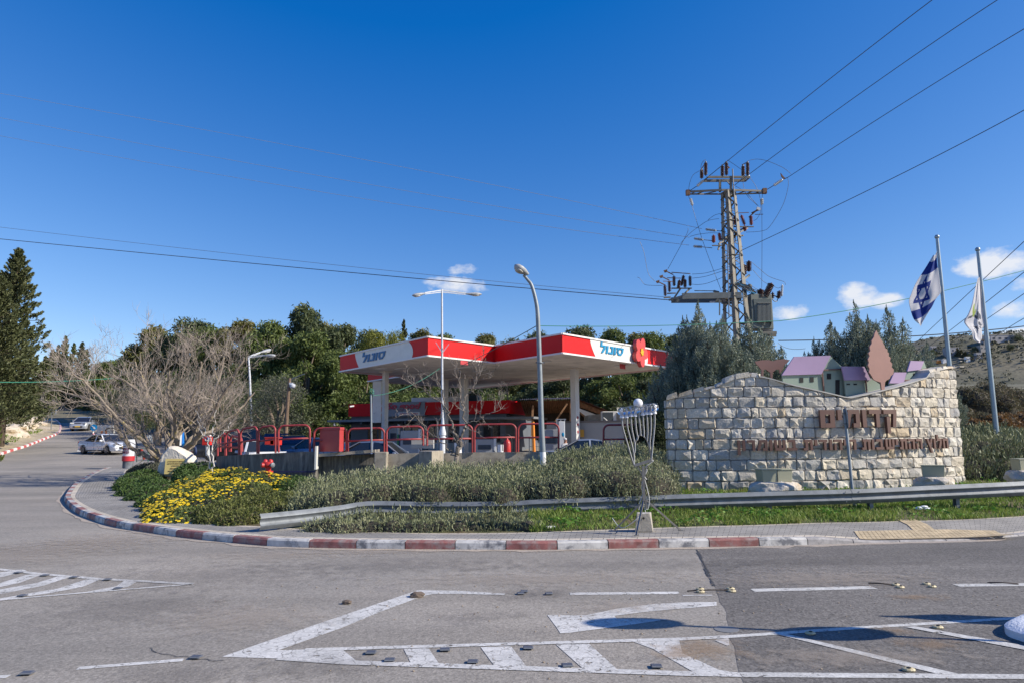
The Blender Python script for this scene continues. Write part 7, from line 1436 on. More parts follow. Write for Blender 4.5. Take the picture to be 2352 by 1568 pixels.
# ================================================================ CARS
M_TYRE = mat('tyre_rubber', (.015, .015, .016), .8); M_RIM = mat('dark_alloy_rim', (.16, .16, .17), .35, metal=.6); M_CGL = mat('car_glass', (.018, .022, .028), .04, spec=.8); M_HL = mat('headlamp_lens', (.55, .56, .56), .1, spec=.8); M_TL = mat('tail_lamp_red', (.35, .01, .015), .2); M_PLT = mat('yellow_number_plate', (.62, .38, .02), .5); M_TRIM = mat('black_trim', (.02, .02, .022), .5)
def paint(name, c): return mat(name, c, .28, metal=.0 if sum(c) > 1.6 or sum(c) < .15 else .35, coat=.9)
def car(label, kind, pnt, loc, heading, cat='car', parts=True, group=None):
    """x forward, y left, z up, wheels on z=0"""
    L_, W_, Hh = {'sedan': (4.55, 1.74, 1.44), 'suv': (4.4, 1.80, 1.58), 'hatch': (3.9, 1.7, 1.48), 'pickup': (5.3, 1.85, 1.78)}[kind]
    t_ = thing('pickup_truck' if kind == 'pickup' else 'parked_car', (0, 0, 0), label, cat, group)
    hood = {'sedan': .80, 'suv': .98, 'hatch': .90, 'pickup': 1.08}[kind]; belt = hood+.08; fr = L_/2
    # stations: x, half width, bottom, top of lower body
    rear_top = {'sedan': .98, 'suv': 1.02, 'hatch': .98, 'pickup': 1.02}[kind]
    st = [(fr, .60, .36, .56), (fr-.05, .74, .24, .64), (fr-.22, .84, .20, hood-.07), (fr-.75, .87, .20, hood), (fr-1.25, .87, .20, belt), (0, .88, .20, belt+.02), (-fr+1.2, .88, .20, belt+.04), (-fr+.55, .86, .22, rear_top), (-fr+.12, .82, .26, rear_top-.02), (-fr, .70, .38, rear_top-.22)]
    V, Fs = [], []; n = 12
    for (x, hw, zb, zt) in st:
        hw = hw*W_/1.76
        prof = [(-hw*.86, zb), (-hw*.97, zb+.10), (-hw, lerp(zb, zt, .45)), (-hw*.985, lerp(zb, zt, .8)), (-hw*.90, zt-.015), (-hw*.55, zt+.015), (hw*.55, zt+.015), (hw*.90, zt-.015), (hw*.985, lerp(zb, zt, .8)), (hw, lerp(zb, zt, .45)), (hw*.97, zb+.10), (hw*.86, zb)]
        V += [Vector((x, y, z_)) for y, z_ in prof]
    for i in range(len(st)-1):
        for j in range(n): a, b = i*n+j, i*n+(j+1) % n; Fs.append((a, b, b+n, a+n))
    Fs.append(tuple(reversed(range(n)))); Fs.append(tuple((len(st)-1)*n+j for j in range(n)))
    m = MB(); m.mesh(V, Fs); body = m.build('body', pnt, t_); autosmooth(body, 35)
    # greenhouse: dark glass volume, painted roof and pillars over it
    if kind == 'sedan': gh = [(fr-1.25, belt-.03, .74), (fr-1.95, Hh-.05, .60), (fr-2.3, Hh, .59), (-fr+1.65, Hh-.02, .58), (-fr+.65, rear_top-.01, .70)]
    elif kind == 'pickup': gh = [(fr-1.35, belt-.03, .80), (fr-1.95, Hh-.05, .66), (fr-2.2, Hh, .66), (-fr+2.0, Hh-.02, .66), (-fr+1.75, belt, .76)]
    else: gh = [(fr-1.0, belt-.03, .78), (fr-1.75, Hh-.06, .64), (fr-2.1, Hh, .63), (-fr+.75, Hh-.06, .60), (-fr+.14, belt+.02, .72)]
    k_ = W_/1.76; m = MB(); V = []
    for (x, z_, hw) in gh: hw *= k_; V += [Vector((x, -hw, z_)), Vector((x, hw, z_))]
    bz = belt-.06
    V += [Vector((gh[0][0], -gh[0][2]*k_, bz)), Vector((gh[0][0], gh[0][2]*k_, bz)), Vector((gh[-1][0], -gh[-1][2]*k_, bz)), Vector((gh[-1][0], gh[-1][2]*k_, bz))]
    # side glass flares out to the belt line
    sb = [(x, lerp(.80, .80, 0)*k_) for (x, _, _) in gh]
    m = MB(); G_ = []
    for i, (x, z_, hw) in enumerate(gh): G_.append((Vector((x, -hw*k_, z_)), Vector((x, hw*k_, z_)), Vector((x, -.80*k_, belt)), Vector((x, .80*k_, belt))))
    for i in range(len(G_)-1):
        a, b = G_[i], G_[i+1]; m.face([a[0], b[0], b[1], a[1]]); m.face([a[2], b[2], b[0], a[0]]); m.face([a[1], b[1], b[3], a[3]])
    gl = m.build('windows', M_CGL, t_, norm=True)
    m = MB(); i1, i2 = 1, len(gh)-2; dz = Vector((0, 0, .012))
    for i in range(i1, i2): a, b = G_[i], G_[i+1]; out = Vector((0, .012, 0)); m.mesh([a[0]+dz-out, b[0]+dz-out, b[1]+dz+out, a[1]+dz+out, a[0]-dz*4-out*2, b[0]-dz*4-out*2, b[1]-dz*4+out*2, a[1]-dz*4+out*2], [(0, 1, 2, 3), (0, 3, 7, 4), (1, 5, 6, 2), (0, 4, 5, 1), (3, 2, 6, 7)])
    m.build('roof', pnt, t_)
    for s in (-1, 1):
        q = 0 if s < 0 else 1; o_ = Vector((0, .012*s, 0)); xm = lerp(gh[1][0], gh[-2][0], .48); bq = 2 if s < 0 else 3
        for A_, B_, w_ in ((G_[0][bq]+o_, G_[1][q]+o_, .07), (G_[-1][bq]+o_, G_[-2][q]+o_, .10), (Vector((xm, s*.59*k_+.014*s, Hh-.03)), Vector((xm+.03, s*.805*k_, belt-.01)), .07)): m = MB(); m.beam(A_, B_, w_, .035); m.build('window_pillar', pnt, t_)
    wr = .31 if kind in ('sedan', 'hatch') else .36
    for sx in (fr-.85, -fr+.85+(.2 if kind == 'pickup' else 0)):
        for s in (-1, 1):
            c = Vector((sx, s*(W_/2-.12), wr)); R_ = Matrix.Rotation(radians(90), 3, 'X'); m = MB(); m.lathe(c, [(wr*.66, -.115), (wr*.92, -.11), (wr, -.07), (wr, .07), (wr*.92, .11), (wr*.66, .115)], 22, R_); w_ = m.build('wheel', M_TYRE, t_); autosmooth(w_, 40)
            m = MB(); m.lathe(c+Vector((0, s*.118, 0)), [(0, -.01), (wr*.64, -.01), (wr*.64, .01)], 20, R_)
            for q in range(5): a = 2*pi*q/5; m.beam(c+Vector((0, s*.13, 0)), c+Vector((cos(a)*wr*.6, s*.13, sin(a)*wr*.6)), .07, .02, up=Vector((0, 1, 0)))
            m.build('rim', M_RIM, w_); m = MB(); n_ = 10
            for q in range(n_): a0, a1 = pi*q/n_, pi*(q+1)/n_; r1, r2 = wr*1.0, wr*1.2; y = s*(W_/2+.004); m.mesh([Vector((sx+cos(a0)*r1, y, wr+sin(a0)*r1)), Vector((sx+cos(a0)*r2, y-.0*s, wr+sin(a0)*r2)), Vector((sx+cos(a1)*r2, y, wr+sin(a1)*r2)), Vector((sx+cos(a1)*r1, y, wr+sin(a1)*r1))], [(0, 1, 2, 3)])
            m.build('wheel_arch', M_TRIM, t_, norm=False)
    for s in (-1, 1):
        m = MB(); c = Vector((fr-.13, s*.62*k_, hood-.14)); m.box(c, (.20, .36, .13), Matrix.Rotation(-s*.38, 3, 'Z')); m.build('headlight', M_HL, t_, bevel=.03)
        m = MB(); m.box(Vector((-fr+.07, s*.66*k_, rear_top-.17)), (.14, .26, .2), Matrix.Rotation(s*.2, 3, 'Z')); m.build('tail_light', M_TL, t_, bevel=.02)
        m = MB(); m.box(Vector((fr-1.45, s*(W_/2+.07), belt+.07)), (.12, .2, .13)); m.build('door_mirror', pnt, t_, bevel=.03)
    m = MB(); m.box((fr-.0, 0, .44), (.04, .95*k_, .16)); m.build('grille', M_TRIM, t_, bevel=.02); m = MB(); m.box((fr+.03, 0, .47), (.02, .52, .12)); m.build('number_plate', M_PLT, t_)
    m = MB(); m.box((fr-.07, 0, hood-.14), (.03, .7*k_, .07)); m.build('upper_grille', M_TRIM, t_)
    m = MB(); m.box((-fr-.01, 0, .52 if kind != 'sedan' else .66), (.02, .52, .12)); m.build('number_plate', M_PLT, t_); m = MB(); m.box((-fr+.06, 0, .38), (.12, 1.5*k_, .2)); m.build('rear_bumper', pnt if kind == 'sedan' else M_TRIM, t_, bevel=.04)
    for s in (-1, 1): m = MB(); m.box((0, s*(W_/2-.02), .24), (L_-2.4, .06, .08)); m.build('side_sill', M_TRIM, t_)
    if kind in ('sedan', 'hatch', 'suv'):
        for s in (-1, 1):
            for x in (fr-1.4, lerp(gh[1][0], gh[-2][0], .48)+.02, -fr+1.35): m = MB(); m.beam(Vector((x, s*(W_/2+.0035), .32)), Vector((x, s*(W_/2-.008), belt-.08)), .012, .006, up=Vector((0, 1, 0))); m.build('door_gap', M_TRIM, t_)
            for x in (.35, -.75): m = MB(); m.box((x, s*(W_/2+.006), belt-.14), (.18, .02, .03)); m.build('door_handle', pnt, t_)
    if kind == 'pickup':
        m = MB(); 
        for s in (-1, 1): m.box((-fr+.95, s*.83, 1.12), (1.75, .06, .3))
        m.box((-fr+.1, 0, 1.12), (.06, 1.6, .3)); m.build('cargo_bed', pnt, t_)
    t_.location = loc; t_.rotation_euler = (0, 0, heading); return t_
P_WHITE = paint('car_paint_white', (.74, .76, .80)); P_SILV = paint('car_paint_silver', (.42, .44, .48)); P_GREY = paint('car_paint_bluegrey', (.26, .30, .38)); P_BLK = paint('car_paint_black', (.012, .013, .018)); P_CHAR = paint('car_paint_charcoal', (.04, .042, .05)); P_BLUE = paint('car_paint_blue', (.13, .22, .34))
def onroad(px, py): return hs(px, py)
cw = onroad(243, 1041); c_ = car('white sedan turning out at the junction by the concrete barrel', 'sedan', P_WHITE, cw, radians(-28))
cw = onroad(170, 989.5); car('silver compact SUV driving down the hill towards the camera', 'suv', P_SILV, cw+Vector((0, 1.9, .05)), radians(-77))
def under(px, py_roof, Yd, Hh): q = aY(px, py_roof, Yd); return Vector((q.x, Yd, q.z-Hh))
car('blue-grey sedan with driver window seen over the low wall behind red railings', 'sedan', P_GREY, under(874, 1011.5, 27.2, 1.44), radians(-6))
car('silver car roof showing above the hedge right of the thick column', 'sedan', P_SILV, under(1360, 1007, 30, 1.44), radians(-4))
car('black double cab pickup parked behind the left red railings', 'pickup', P_BLK, under(560, 985, 40, 1.78), radians(18), 'pickup')
car('white pickup with red crates in its bed behind the railings', 'pickup', P_WHITE, under(600, 1000, 34, 1.78)+Vector((-.6, 1.6, -.25)), radians(118), 'pickup')
car('dark charcoal hatchback seen from behind through the railings', 'hatch', P_CHAR, under(673, 998, 39, 1.48), radians(105)); car('black hatchback parked left of the charcoal hatchback', 'hatch', P_BLK, under(643, 993, 42, 1.48), radians(100)); car('blue-grey sedan parked left of the red cabinet', 'sedan', P_BLUE, under(728, 1004, 37, 1.44), radians(165))
for i_, (px, py) in enumerate(((622, 1012), (634, 1013))): t_ = thing('red_crate', aY(px, py, 31.5), ('red crate stacked in the white pickup bed', 'smaller red crate at the tail of the white pickup bed')[i_], 'crate'); m = MB(); m.box(aY(px, py, 31.5), (.42, .4, .32)); m.build('crate_box', mat('crate_red', (.6, .03, .02), .5), t_, bevel=.02); m = MB(); m.box(aY(px, py, 31.5)+Vector((0, 0, .17)), (.45, .43, .03)); m.build('rim', mat('crate_rim', (.5, .05, .04), .5), t_)
# ================================================================ FOLIAGE
def shell(rs, lumps, n, jit=(.78, 1.04), inner=.74, up=None):
    L_ = np.array([l if len(l) == 6 else (l[0], l[1], l[2], l[3], l[3], l[3]) for l in lumps], float); w = (L_[:, 3]*L_[:, 5]+L_[:, 3]*L_[:, 4]); w = w/w.sum()
    P = []; Nn = []; got = 0
    while got < n:
        k = rs.choice(len(L_), size=n, p=w); d = rand_unit(rs, n); 
        if up is not None: d[:, 2] = np.where(d[:, 2] < up, -d[:, 2]*rs.random(n), d[:, 2])
        j = rs.uniform(jit[0], jit[1], n)[:, None]; p = L_[k, :3]+d*L_[k, 3:]*j; keep = np.ones(n, bool)
        for i in range(len(L_)):
            q = (p-L_[i, :3])/L_[i, 3:]; keep &= ~(((q**2).sum(1) < inner**2) & (k != i))
        P.append(p[keep]); Nn.append(d[keep]); got += keep.sum()
        if keep.sum() == 0: break
    return np.concatenate(P)[:n], np.concatenate(Nn)[:n]
def leaves(rs, P, Nn, ln, wd, droop=0., upb=0., outb=.5):
    n = len(P); A = rand_unit(rs, n)+Nn*outb; A[:, 2] += upb-droop; A /= np.linalg.norm(A, axis=1)[:, None]; B = perp(rs, A)
    s = rs.uniform(.7, 1.3, n)[:, None]; return A*ln*s, B*wd*s
L_GUM = leafmat('gum_leaves_green', [(.034, .052, .014), (.078, .108, .028), (.135, .17, .046), (.20, .23, .07)], nscale=.35, nvar=.30)
L_GUM2 = leafmat('gum_leaves_olive', [(.04, .046, .014), (.095, .10, .028), (.165, .155, .045), (.25, .205, .065)], nscale=.35, nvar=.32)
L_GUM3 = leafmat('gum_leaves_dark', [(.03, .044, .017), (.064, .084, .034), (.108, .13, .056), (.16, .175, .085)], nscale=.35)
L_YEL = leafmat('yellow_green_leaves', [(.09, .10, .015), (.17, .18, .03), (.27, .26, .045)], nscale=.4)
L_OLV = leafmat('olive_leaves', [(.045, .05, .03), (.085, .09, .06), (.14, .145, .10), (.19, .19, .14)], nscale=.5)
L_CYP = leafmat('cypress_leaves', [(.03, .04, .016), (.068, .082, .032), (.115, .125, .05), (.165, .17, .075)], nscale=.6, transl=.1)
L_ARI = leafmat('blue_cypress_leaves', [(.07, .092, .06), (.17, .205, .15), (.28, .31, .235), (.38, .40, .31)], nscale=.7, transl=.12)
M_BARK = mat('gum_bark', (.17, .13, .095), .9, var=.3, vscale=3); M_BARKD = mat('dark_bark', (.07, .05, .035), .9, var=.3, vscale=3)
def limbs(mb, base, lumps, rnd_, r0, n=6):
    fork = Vector((base.x, base.y, base.z+ (max(l[2] for l in lumps)-base.z)*.28)); mb.tube([base-Vector((0, 0, .3)), fork], [r0*1.25, r0], 8)
    for l in rnd_.sample(list(lumps), min(n, len(lumps))):
        t_ = Vector(l[:3]); mid = fork.lerp(t_, .5)+Vector((rnd_.uniform(-.3, .3), rnd_.uniform(-.3, .3), .2)); mb.tube(smooth([fork-Vector((0, 0, .2)), mid, t_], 3), [r0*.7*(1-k/8) for k in range(7)], 6)
def gum_template(seed, H_=10., R_=3.6, n=9000, ln=.20, wd=.062, low=.10, material=None, name='gum_tree', droop=.9, bark=None):
    rs = np.random.RandomState(seed); rnd_ = random.Random(seed); lumps = []
    for k in range(34):
        t = rnd_.random(); z = H_*lerp(low, .93, t); prof = sin(pi*min(max((t*.86+.12), 0), 1))**.55; r = R_*.30*rnd_.uniform(.6, 1.25)*(1-.28*t)
        a = rnd_.uniform(0, 2*pi); q = R_*prof*rnd_.uniform(.35, .86); lumps.append((cos(a)*q, sin(a)*q, min(z, H_-r), r, r, r*rnd_.uniform(.8, 1.25)))
    lumps.append((0, 0, H_*.88, R_*.3, R_*.3, H_*.11))
    P, Nn = shell(rs, lumps, n, (.55, 1.08), .6); 
    # leaf clumps: gather the leaves into small drooping sprays
    g = rs.normal(size=P.shape)*.17; P = P+g; A, B = leaves(rs, P, Nn, ln, wd, droop=droop, outb=.35)
    root = bpy.data.objects.new(name, None); COL.objects.link(root); m = MB(); limbs(m, Vector((0, 0, 0)), lumps, rnd_, .22, 9); autosmooth(m.build('trunk', bark or M_BARK, root), 60)
    leaf_object('crown', P, A, B, material or L_GUM, root); return root
def place(tmpl, loc, sc_, rz_, label, cat, group=None, material=None, first=False, sxy=None):
    o_ = tmpl if first else copy_tree(tmpl); o_.location = loc; o_.scale = ((sxy or sc_), (sxy or sc_), sc_); o_.rotation_euler = (0, 0, rz_); tag(o_, label, cat, group)
    if material:
        for ch in o_.children:
            if ch.name.startswith('crown'):
                ch.material_slots[0].link = 'OBJECT'; ch.material_slots[0].material = material
    return o_
gt = [gum_template(s, 10., r_, 13500, .22, .07) for s, r_ in ((1, 3.6), (2, 4.0), (3, 3.3), (4, 3.9))]; used = set()
ROWN = {'b': 'back row of the wood', 'f': 'front row of the wood'}
forest = [  # px, top y, depth, colour, template, label
 (352, 752, 92, 1, 0, 'small olive gum crown poking above the bare tree on the left'), (398, 770, 86, 2, 2, 'dark gum tree behind the left half of the bare tree crown'), (440, 737, 84, 2, 1, 'dark rounded gum tree between the bare tree tips'), (492, 752, 80, 0, 3, 'green gum tree just left of the bare tree\'s right tips'),
 (562, 738, 78, 1, 2, 'olive gum tree behind the right tips of the bare tree'), (622, 742, 74, 0, 1, 'green gum tree above the slim double-headed lamp'), (700, 706, 76, 2, 0, 'tallest dark gum tree of the wood, above the timber pole'), (745, 742, 80, 1, 3, 'olive gum tree right of the tallest one'),
 (795, 748, 76, 2, 2, 'dark gum tree at the canopy\'s left corner'), (850, 762, 88, 2, 1, 'dark gum tree behind the yellow-green trees'), (968, 760, 84, 1, 0, 'brownish green gum tree just left of the canopy\'s left peak'), (1022, 768, 82, 0, 2, 'green gum tree behind the canopy\'s left peak'),
 (1118, 769, 80, 1, 2, 'small olive gum tree showing in the notch of the canopy front'), (1180, 776, 82, 1, 3, 'olive gum crown left of the grey lamp above the canopy'), (1232, 764, 84, 2, 0, 'dark gum tree directly behind the grey lamp'), (1338, 752, 80, 2, 1, 'dark gum tree rising over the right canopy roof'), (1412, 757, 78, 0, 0, 'green gum tree over the canopy near the flower emblem'),
 (1462, 766, 76, 1, 2, 'olive gum tree just right of the flower emblem'), (1500, 764, 74, 0, 3, 'green gum tree beside the blue-green cypress'), (1550, 772, 80, 2, 1, 'dark gum tree behind the blue-green cypress group'),
 (600, 812, 66, 2, 3, 'front row dark gum tree left of the slim lamp post'), (655, 782, 66, 0, 0, 'front row green gum tree behind the slim lamp'), (715, 765, 64, 0, 1, 'front row bright green gum tree behind the timber pole'), (775, 805, 63, 0, 2, 'front row drooping gum tree behind the red cabinet'), (835, 822, 64, 0, 3, 'front row gum tree left of the shop'),
 (905, 840, 68, 2, 0, 'front row gum tree above the shop\'s left roof end'), (985, 850, 68, 0, 1, 'gum tree seen under the canopy above the shop sign'), (1075, 862, 68, 2, 2, 'gum tree seen under the canopy above the shop roof ladder'), (1160, 860, 66, 2, 3, 'dark gum tree behind the right end of the shop'), (1235, 865, 64, 2, 0, 'dark gum tree behind the shed\'s left end'),
 (1300, 862, 62, 2, 1, 'dark gum tree behind the shed roof'), (1372, 874, 60, 0, 2, 'pale green gum bush behind the shed\'s right slope'), (1432, 858, 58, 0, 3, 'gum tree left of the stone wall behind the menorah'), (1490, 868, 56, 2, 0, 'dark tree between menorah and cypress group'), (540, 838, 70, 2, 0, 'dark front row gum tree behind the bare tree'), (470, 845, 74, 2, 2, 'dark gum tree low behind the bare tree trunks'), (410, 850, 80, 2, 3, 'dark gum tree behind the left limbs of the bare tree')]
cols_ = {0: L_GUM, 1: L_GUM2, 2: L_GUM3}
for i_, (px, ty, Yd, cl, tm, lab) in enumerate(forest):
    p = aY(px, ty, Yd); gz_ = T(p.x, Yd) if Yd > 61 else rz(Yd)-.1; h_ = p.z-gz_; s_ = h_/10.; o_ = place(gt[tm], (p.x, Yd, gz_), s_, i_*1.7, lab, 'tree', 'gum trees of the wood behind the station', cols_[cl], first=tm not in used, sxy=max(s_, .78)*(1.0 if h_ < 13 else .9)); used.add(tm)
yt = gum_template(9, 8., 3.2, 12000, .11, .045, .25, L_YEL, 'yellow_green_tree', .2)
for i_, (px, ty, Yd, lab) in enumerate(((858, 757, 72, 'yellow-green tree above the left end of the canopy fascia'), (908, 758, 74, 'bright yellow-green tree left of the canopy\'s left peak'))): p = aY(px, ty, Yd); gz_ = T(p.x, Yd); place(yt, (p.x, Yd, gz_), (p.z-gz_)/8., i_*2, lab, 'tree', None, None, i_ == 0, sxy=.85)
# low understorey behind the cars so that no bare slope shows
ut = gum_template(12, 3.4, 2.6, 6000, .12, .045, .12, L_GUM3, 'understorey_shrub', .3)
k_ = 0
for px in range(520, 1560, 62):
    Yd = 60.5+ (k_ % 3)*1.5; x = aY(px, 1000, Yd).x
    if x > 9: Yd = 48+(k_ % 3)
    x = aY(px, 1000, Yd).x; place(ut, (x, Yd, rz(Yd)-.2), 1.0+.3*sin(k_*2.1), k_*1.3, 'low dark shrub at the wood edge, '+('under the right tips of the bare tree', 'behind the slim lamp foot', 'left of the timber pole', 'behind the timber pole foot', 'behind the red cabinet', 'left of the thin cable post', 'behind the left end of the shop', 'behind the shop sign', 'behind the white lamp', 'behind the middle of the shop', 'behind the right half of the shop', 'left of the grey lamp', 'behind the left post of the shed', 'behind the thick column', 'behind the air conditioner', 'behind the menorah globes', 'left of the stone wall top')[min(k_, 16)], 'shrub', 'low shrubs along the foot of the wood', (L_GUM3, L_GUM, L_OLV)[k_ % 3], k_ == 0); k_ += 1
# olives behind the bare tree
ot = gum_template(15, 5.5, 3.0, 13000, .07, .022, .22, L_OLV, 'olive_tree', .2)
for i_, (px, ty, Yd, sx, lab) in enumerate(((640, 862, 47, 1.0, 'grey-green olive tree left of the timber pole'), (580, 880, 52, 1.0, 'grey-green olive tree behind the slim lamp foot'), (455, 860, 58, 1.15, 'olive tree behind the bare tree trunks'), (372, 868, 66, 1.2, 'olive tree above the white barrier block'), (305, 885, 72, 1.2, 'olive tree behind the blue arrow sign'), (520, 900, 56, 1.0, 'small olive tree right of the bare tree trunks'))):
    p = aY(px, ty, Yd); gz_ = rz(Yd)-.1; place(ot, (p.x, Yd, gz_), (p.z-gz_)/5.5, i_*1.9, lab, 'tree', None, L_OLV if i_ % 2 == 0 else L_GUM3, i_ == 0, sxy=sx)
# conifers
def conifer(seed, H_, R_, ntips, per, ln, wd, material, name, zlow=.03, power=.8, plume=.55, rag=.25):
    rs = np.random.RandomState(seed); rnd_ = random.Random(seed); C_, A_, B_ = [], [], []
    root = bpy.data.objects.new(name, None); COL.objects.link(root); m = MB(); m.tube([(0, 0, -.3), (0, 0, H_*.5), (0, 0, H_*.97)], [R_*.08, R_*.05, .02], 8)
    for k in range(ntips):
        t = (k+rnd_.random())/ntips; t = t**1.15; z = H_*(zlow+(.985-zlow)*t); r = R_*(1-t)**power*rnd_.uniform(1-rag*1.5, 1+rag)+.05; a = rnd_.uniform(0, 2*pi); inner = rnd_.random() < .3
        if inner: r *= rnd_.uniform(.4, .75)
        tip = np.array([cos(a)*r, sin(a)*r, z]); d = np.array([cos(a)*.6, sin(a)*.6, plume]); d /= np.linalg.norm(d); n_ = per; u = rs.random(n_)**.7
        L0 = (.10*H_*(.3+.7*(1-t))+.3)*.55; c = tip-d*L0*(1-u)[:, None]+rs.normal(size=(n_, 3))*(L0*.17*(1.15-u))[:, None]; C_.append(c)
        AA = d+rs.normal(size=(n_, 3))*.55; AA /= np.linalg.norm(AA, axis=1)[:, None]; A_.append(AA*ln); 
        if k % 3 == 0: m.tube([Vector((0, 0, z-L0*.5)), Vector(tip-d*L0*.3)], [.04, .012], 4, caps=False)
    C_, A_ = np.concatenate(C_), np.concatenate(A_); B_ = perp(rs, A_)*wd; m.build('trunk', M_BARKD, root); leaf_object('crown', C_, A_, B_, material, root); return root
cf = conifer(31, 18, 3.2, 640, 62, .15, .05, L_CYP, 'cypress_tree', .20, .66, .7, .3)
lst = (((45, 564), 55, 1.0, 'tall ragged cypress at the left edge reaching above the cables'), ((2, 628), 50, .95, 'second cypress cut by the left picture edge'), ((-45, 600), 56, 1.1, 'cypress mostly outside the left picture edge'))
for i_, (q, Yd, sx, lab) in enumerate(lst): p = aY(*q, Yd); gz_ = bankz(p.x, Yd)-.2; place(cf, (p.x, Yd, gz_), (p.z-gz_)/18, i_*2.2, lab, 'tree', None, None, i_ == 0, sxy=sx)
L_YG = leafmat('fresh_conifer_leaves', [(.05, .07, .012), (.09, .12, .02), (.15, .18, .03)], nscale=1.)
cb_ = conifer(33, 4.2, 1.9, 170, 60, .10, .04, L_YG, 'bushy_conifer', .02, .5, .6, .3)
for i_, (q, Yd, s_, lab) in enumerate((((14, 905), 46, 1, 'yellow-green conifer bush at the left edge above the rocks'), ((-30, 880), 44, 1, 'yellow-green conifer bush cut by the left picture edge'), ((45, 915), 72, 1, 'dark conifer bush at the foot of the tall cypress'), ((92, 925), 88, 1, 'dark shrub overhanging the sandy bank'))): p = aY(*q, Yd); gz_ = bankz(p.x, Yd)-.3; s_ = (p.z-gz_)/4.2; place(cb_, (p.x-(1.2 if i_ == 0 else 0), Yd, gz_), s_, i_, lab, 'shrub', None, None if i_ < 2 else L_CYP, i_ == 0, sxy=.55)
# far trees on the left above the road bend
cs = conifer(35, 12, 2.3, 200, 50, .24, .09, L_CYP, 'fir_tree', .05, .75, .6, .25)
lst = ((122, 800, 120), (135, 790, 132), (152, 770, 128), (171, 786, 135), (190, 784, 126), (200, 800, 140), (105, 815, 118), (84, 822, 122), (928, 732, 110), (872, 766, 118))
nm = ('small fir just right of the tall cypress', 'fir left of the highest of the small firs', 'highest of the small firs right of the tall cypress', 'yellowish fir between two darker small firs', 'rightmost pointed fir of the left group', 'fir behind the rightmost pointed fir', 'fir against the edge of the tall cypress', 'fir hidden behind the tall cypress\'s right skirt', 'lone pointed fir on the skyline left of the canopy peak', 'tiny fir tip behind the yellow-green trees')
for i_, (px, ty, Yd) in enumerate(lst): p = aY(px, ty, Yd); gz_ = T(p.x, Yd); place(cs, (p.x, Yd, gz_), (p.z-gz_)/12, i_*1.3, nm[i_], 'tree', None, L_GUM if i_ == 3 else None, i_ == 0, sxy=.95 if i_ < 8 else .7)
for i_, (px, ty, Yd) in enumerate(((230, 832, 122), (262, 828, 118), (292, 818, 112), (330, 815, 104), (205, 850, 116), (160, 862, 121), (120, 870, 124), (248, 880, 110), (80, 868, 124), (180, 905, 119), (140, 912, 122), (215, 900, 113), (270, 905, 108), (100, 915, 124), (60, 900, 126))):
    p = aY(px, ty, Yd); gz_ = T(p.x, Yd)-.3; place(gt[i_ % 4], (p.x, Yd, gz_), (p.z-gz_)/10, i_*.9, 'dark leafy tree beyond the road bend, '+('above the silver SUV', 'just right above the SUV', 'above the blue arrow sign', 'behind the bare tree trunks', 'above the far end of the road', 'over the bend left of the SUV', 'above the small square sign', 'low above the arrow sign', 'at the right skirt of the tall cypress', 'low straight over the SUV roof', 'low beyond the kerb bend', 'low to the right of the SUV roof', 'low above the white barrier', 'low above the sandy slope', 'low behind the tall cypress trunk')[i_], 'tree', 'dark trees beyond the road bend', (L_GUM3, L_GUM, L_GUM3)[i_ % 3], False, sxy=max(.5, (p.z-gz_)/10))
# blue-green cypresses by the wall: many upright plumes
def plumes(seed, tops, per, ln, wd, name, material=L_ARI, spread=.30, H0=0.):
    """tops: list of (x, y, z_tip, length, r)"""
    rs = np.random.RandomState(seed); C_, A_ = [], []; m = MB()
    for (x, y, z, L0, r, dx, dy) in tops:
        n_ = int(per*L0); u = rs.random(n_); ax = np.array([dx, dy, 1.]); ax /= np.linalg.norm(ax); c = np.array([x, y, z])-ax*L0*(1-u)[:, None]; rad = r*(np.sin(np.pi*np.minimum(u*.93+.12, 1))**.7)*rs.random(n_)**.45; a = rs.random(n_)*2*np.pi
        off = np.stack([np.cos(a)*rad, np.sin(a)*rad, rs.normal(size=n_)*.04], 1); c = c+off+.06*np.sin(c*9+seed)[:, [1, 2, 0]]; AA = off/(rad[:, None]+.02)*.55+ax*1.0+rs.normal(size=(n_, 3))*.35; AA /= np.linalg.norm(AA, axis=1)[:, None]; C_.append(c); A_.append(AA*ln*rs.uniform(.6, 1.3, n_)[:, None])
        b = Vector((x, y, z))-Vector(ax)*L0; m.tube([Vector((x*.15, y*.15, max(b.z-1.2, H0))), b, Vector((x, y, z))-Vector(ax)*L0*.15], [.06, .035, .008], 5, caps=False)
    C_, A_ = np.concatenate(C_), np.concatenate(A_); B_ = perp(rs, A_)*wd; root = bpy.data.objects.new(name, None); COL.objects.link(root); m.tube([(0, 0, -.3), (0, 0, 2.5)], [.16, .1], 8); m.build('trunk', M_BARKD, root); leaf_object('crown', C_, A_, B_, material, root); return root
def plume_set(seed, H_, R_, n, lean=.5):
    rnd_ = random.Random(seed); out = []
    for k in range(n):
        a = rnd_.uniform(0, 2*pi); q = sqrt(rnd_.random()); r = R_*q; ztop = H_*(1-.55*q**1.6)*rnd_.uniform(.80, 1.0); L0 = rnd_.uniform(.9, 1.9)*(H_/6)
        if rnd_.random() < .45: ztop *= rnd_.uniform(.35, .85); r = max(r, R_*.6)
        ztop = max(ztop, L0*.9); out.append((cos(a)*r, sin(a)*r, ztop, L0, rnd_.uniform(.24, .46), cos(a)*lean*q, sin(a)*lean*q))
    out.append((0, 0, H_, 2.2, .28, 0, 0)); return out
az = [plumes(41, plume_set(41, 6.4, 1.95, 190), 330, .05, .017, 'blue_cypress'), plumes(42, plume_set(42, 6.4, 1.7, 160), 330, .05, .017, 'blue_cypress')]
used2 = set()
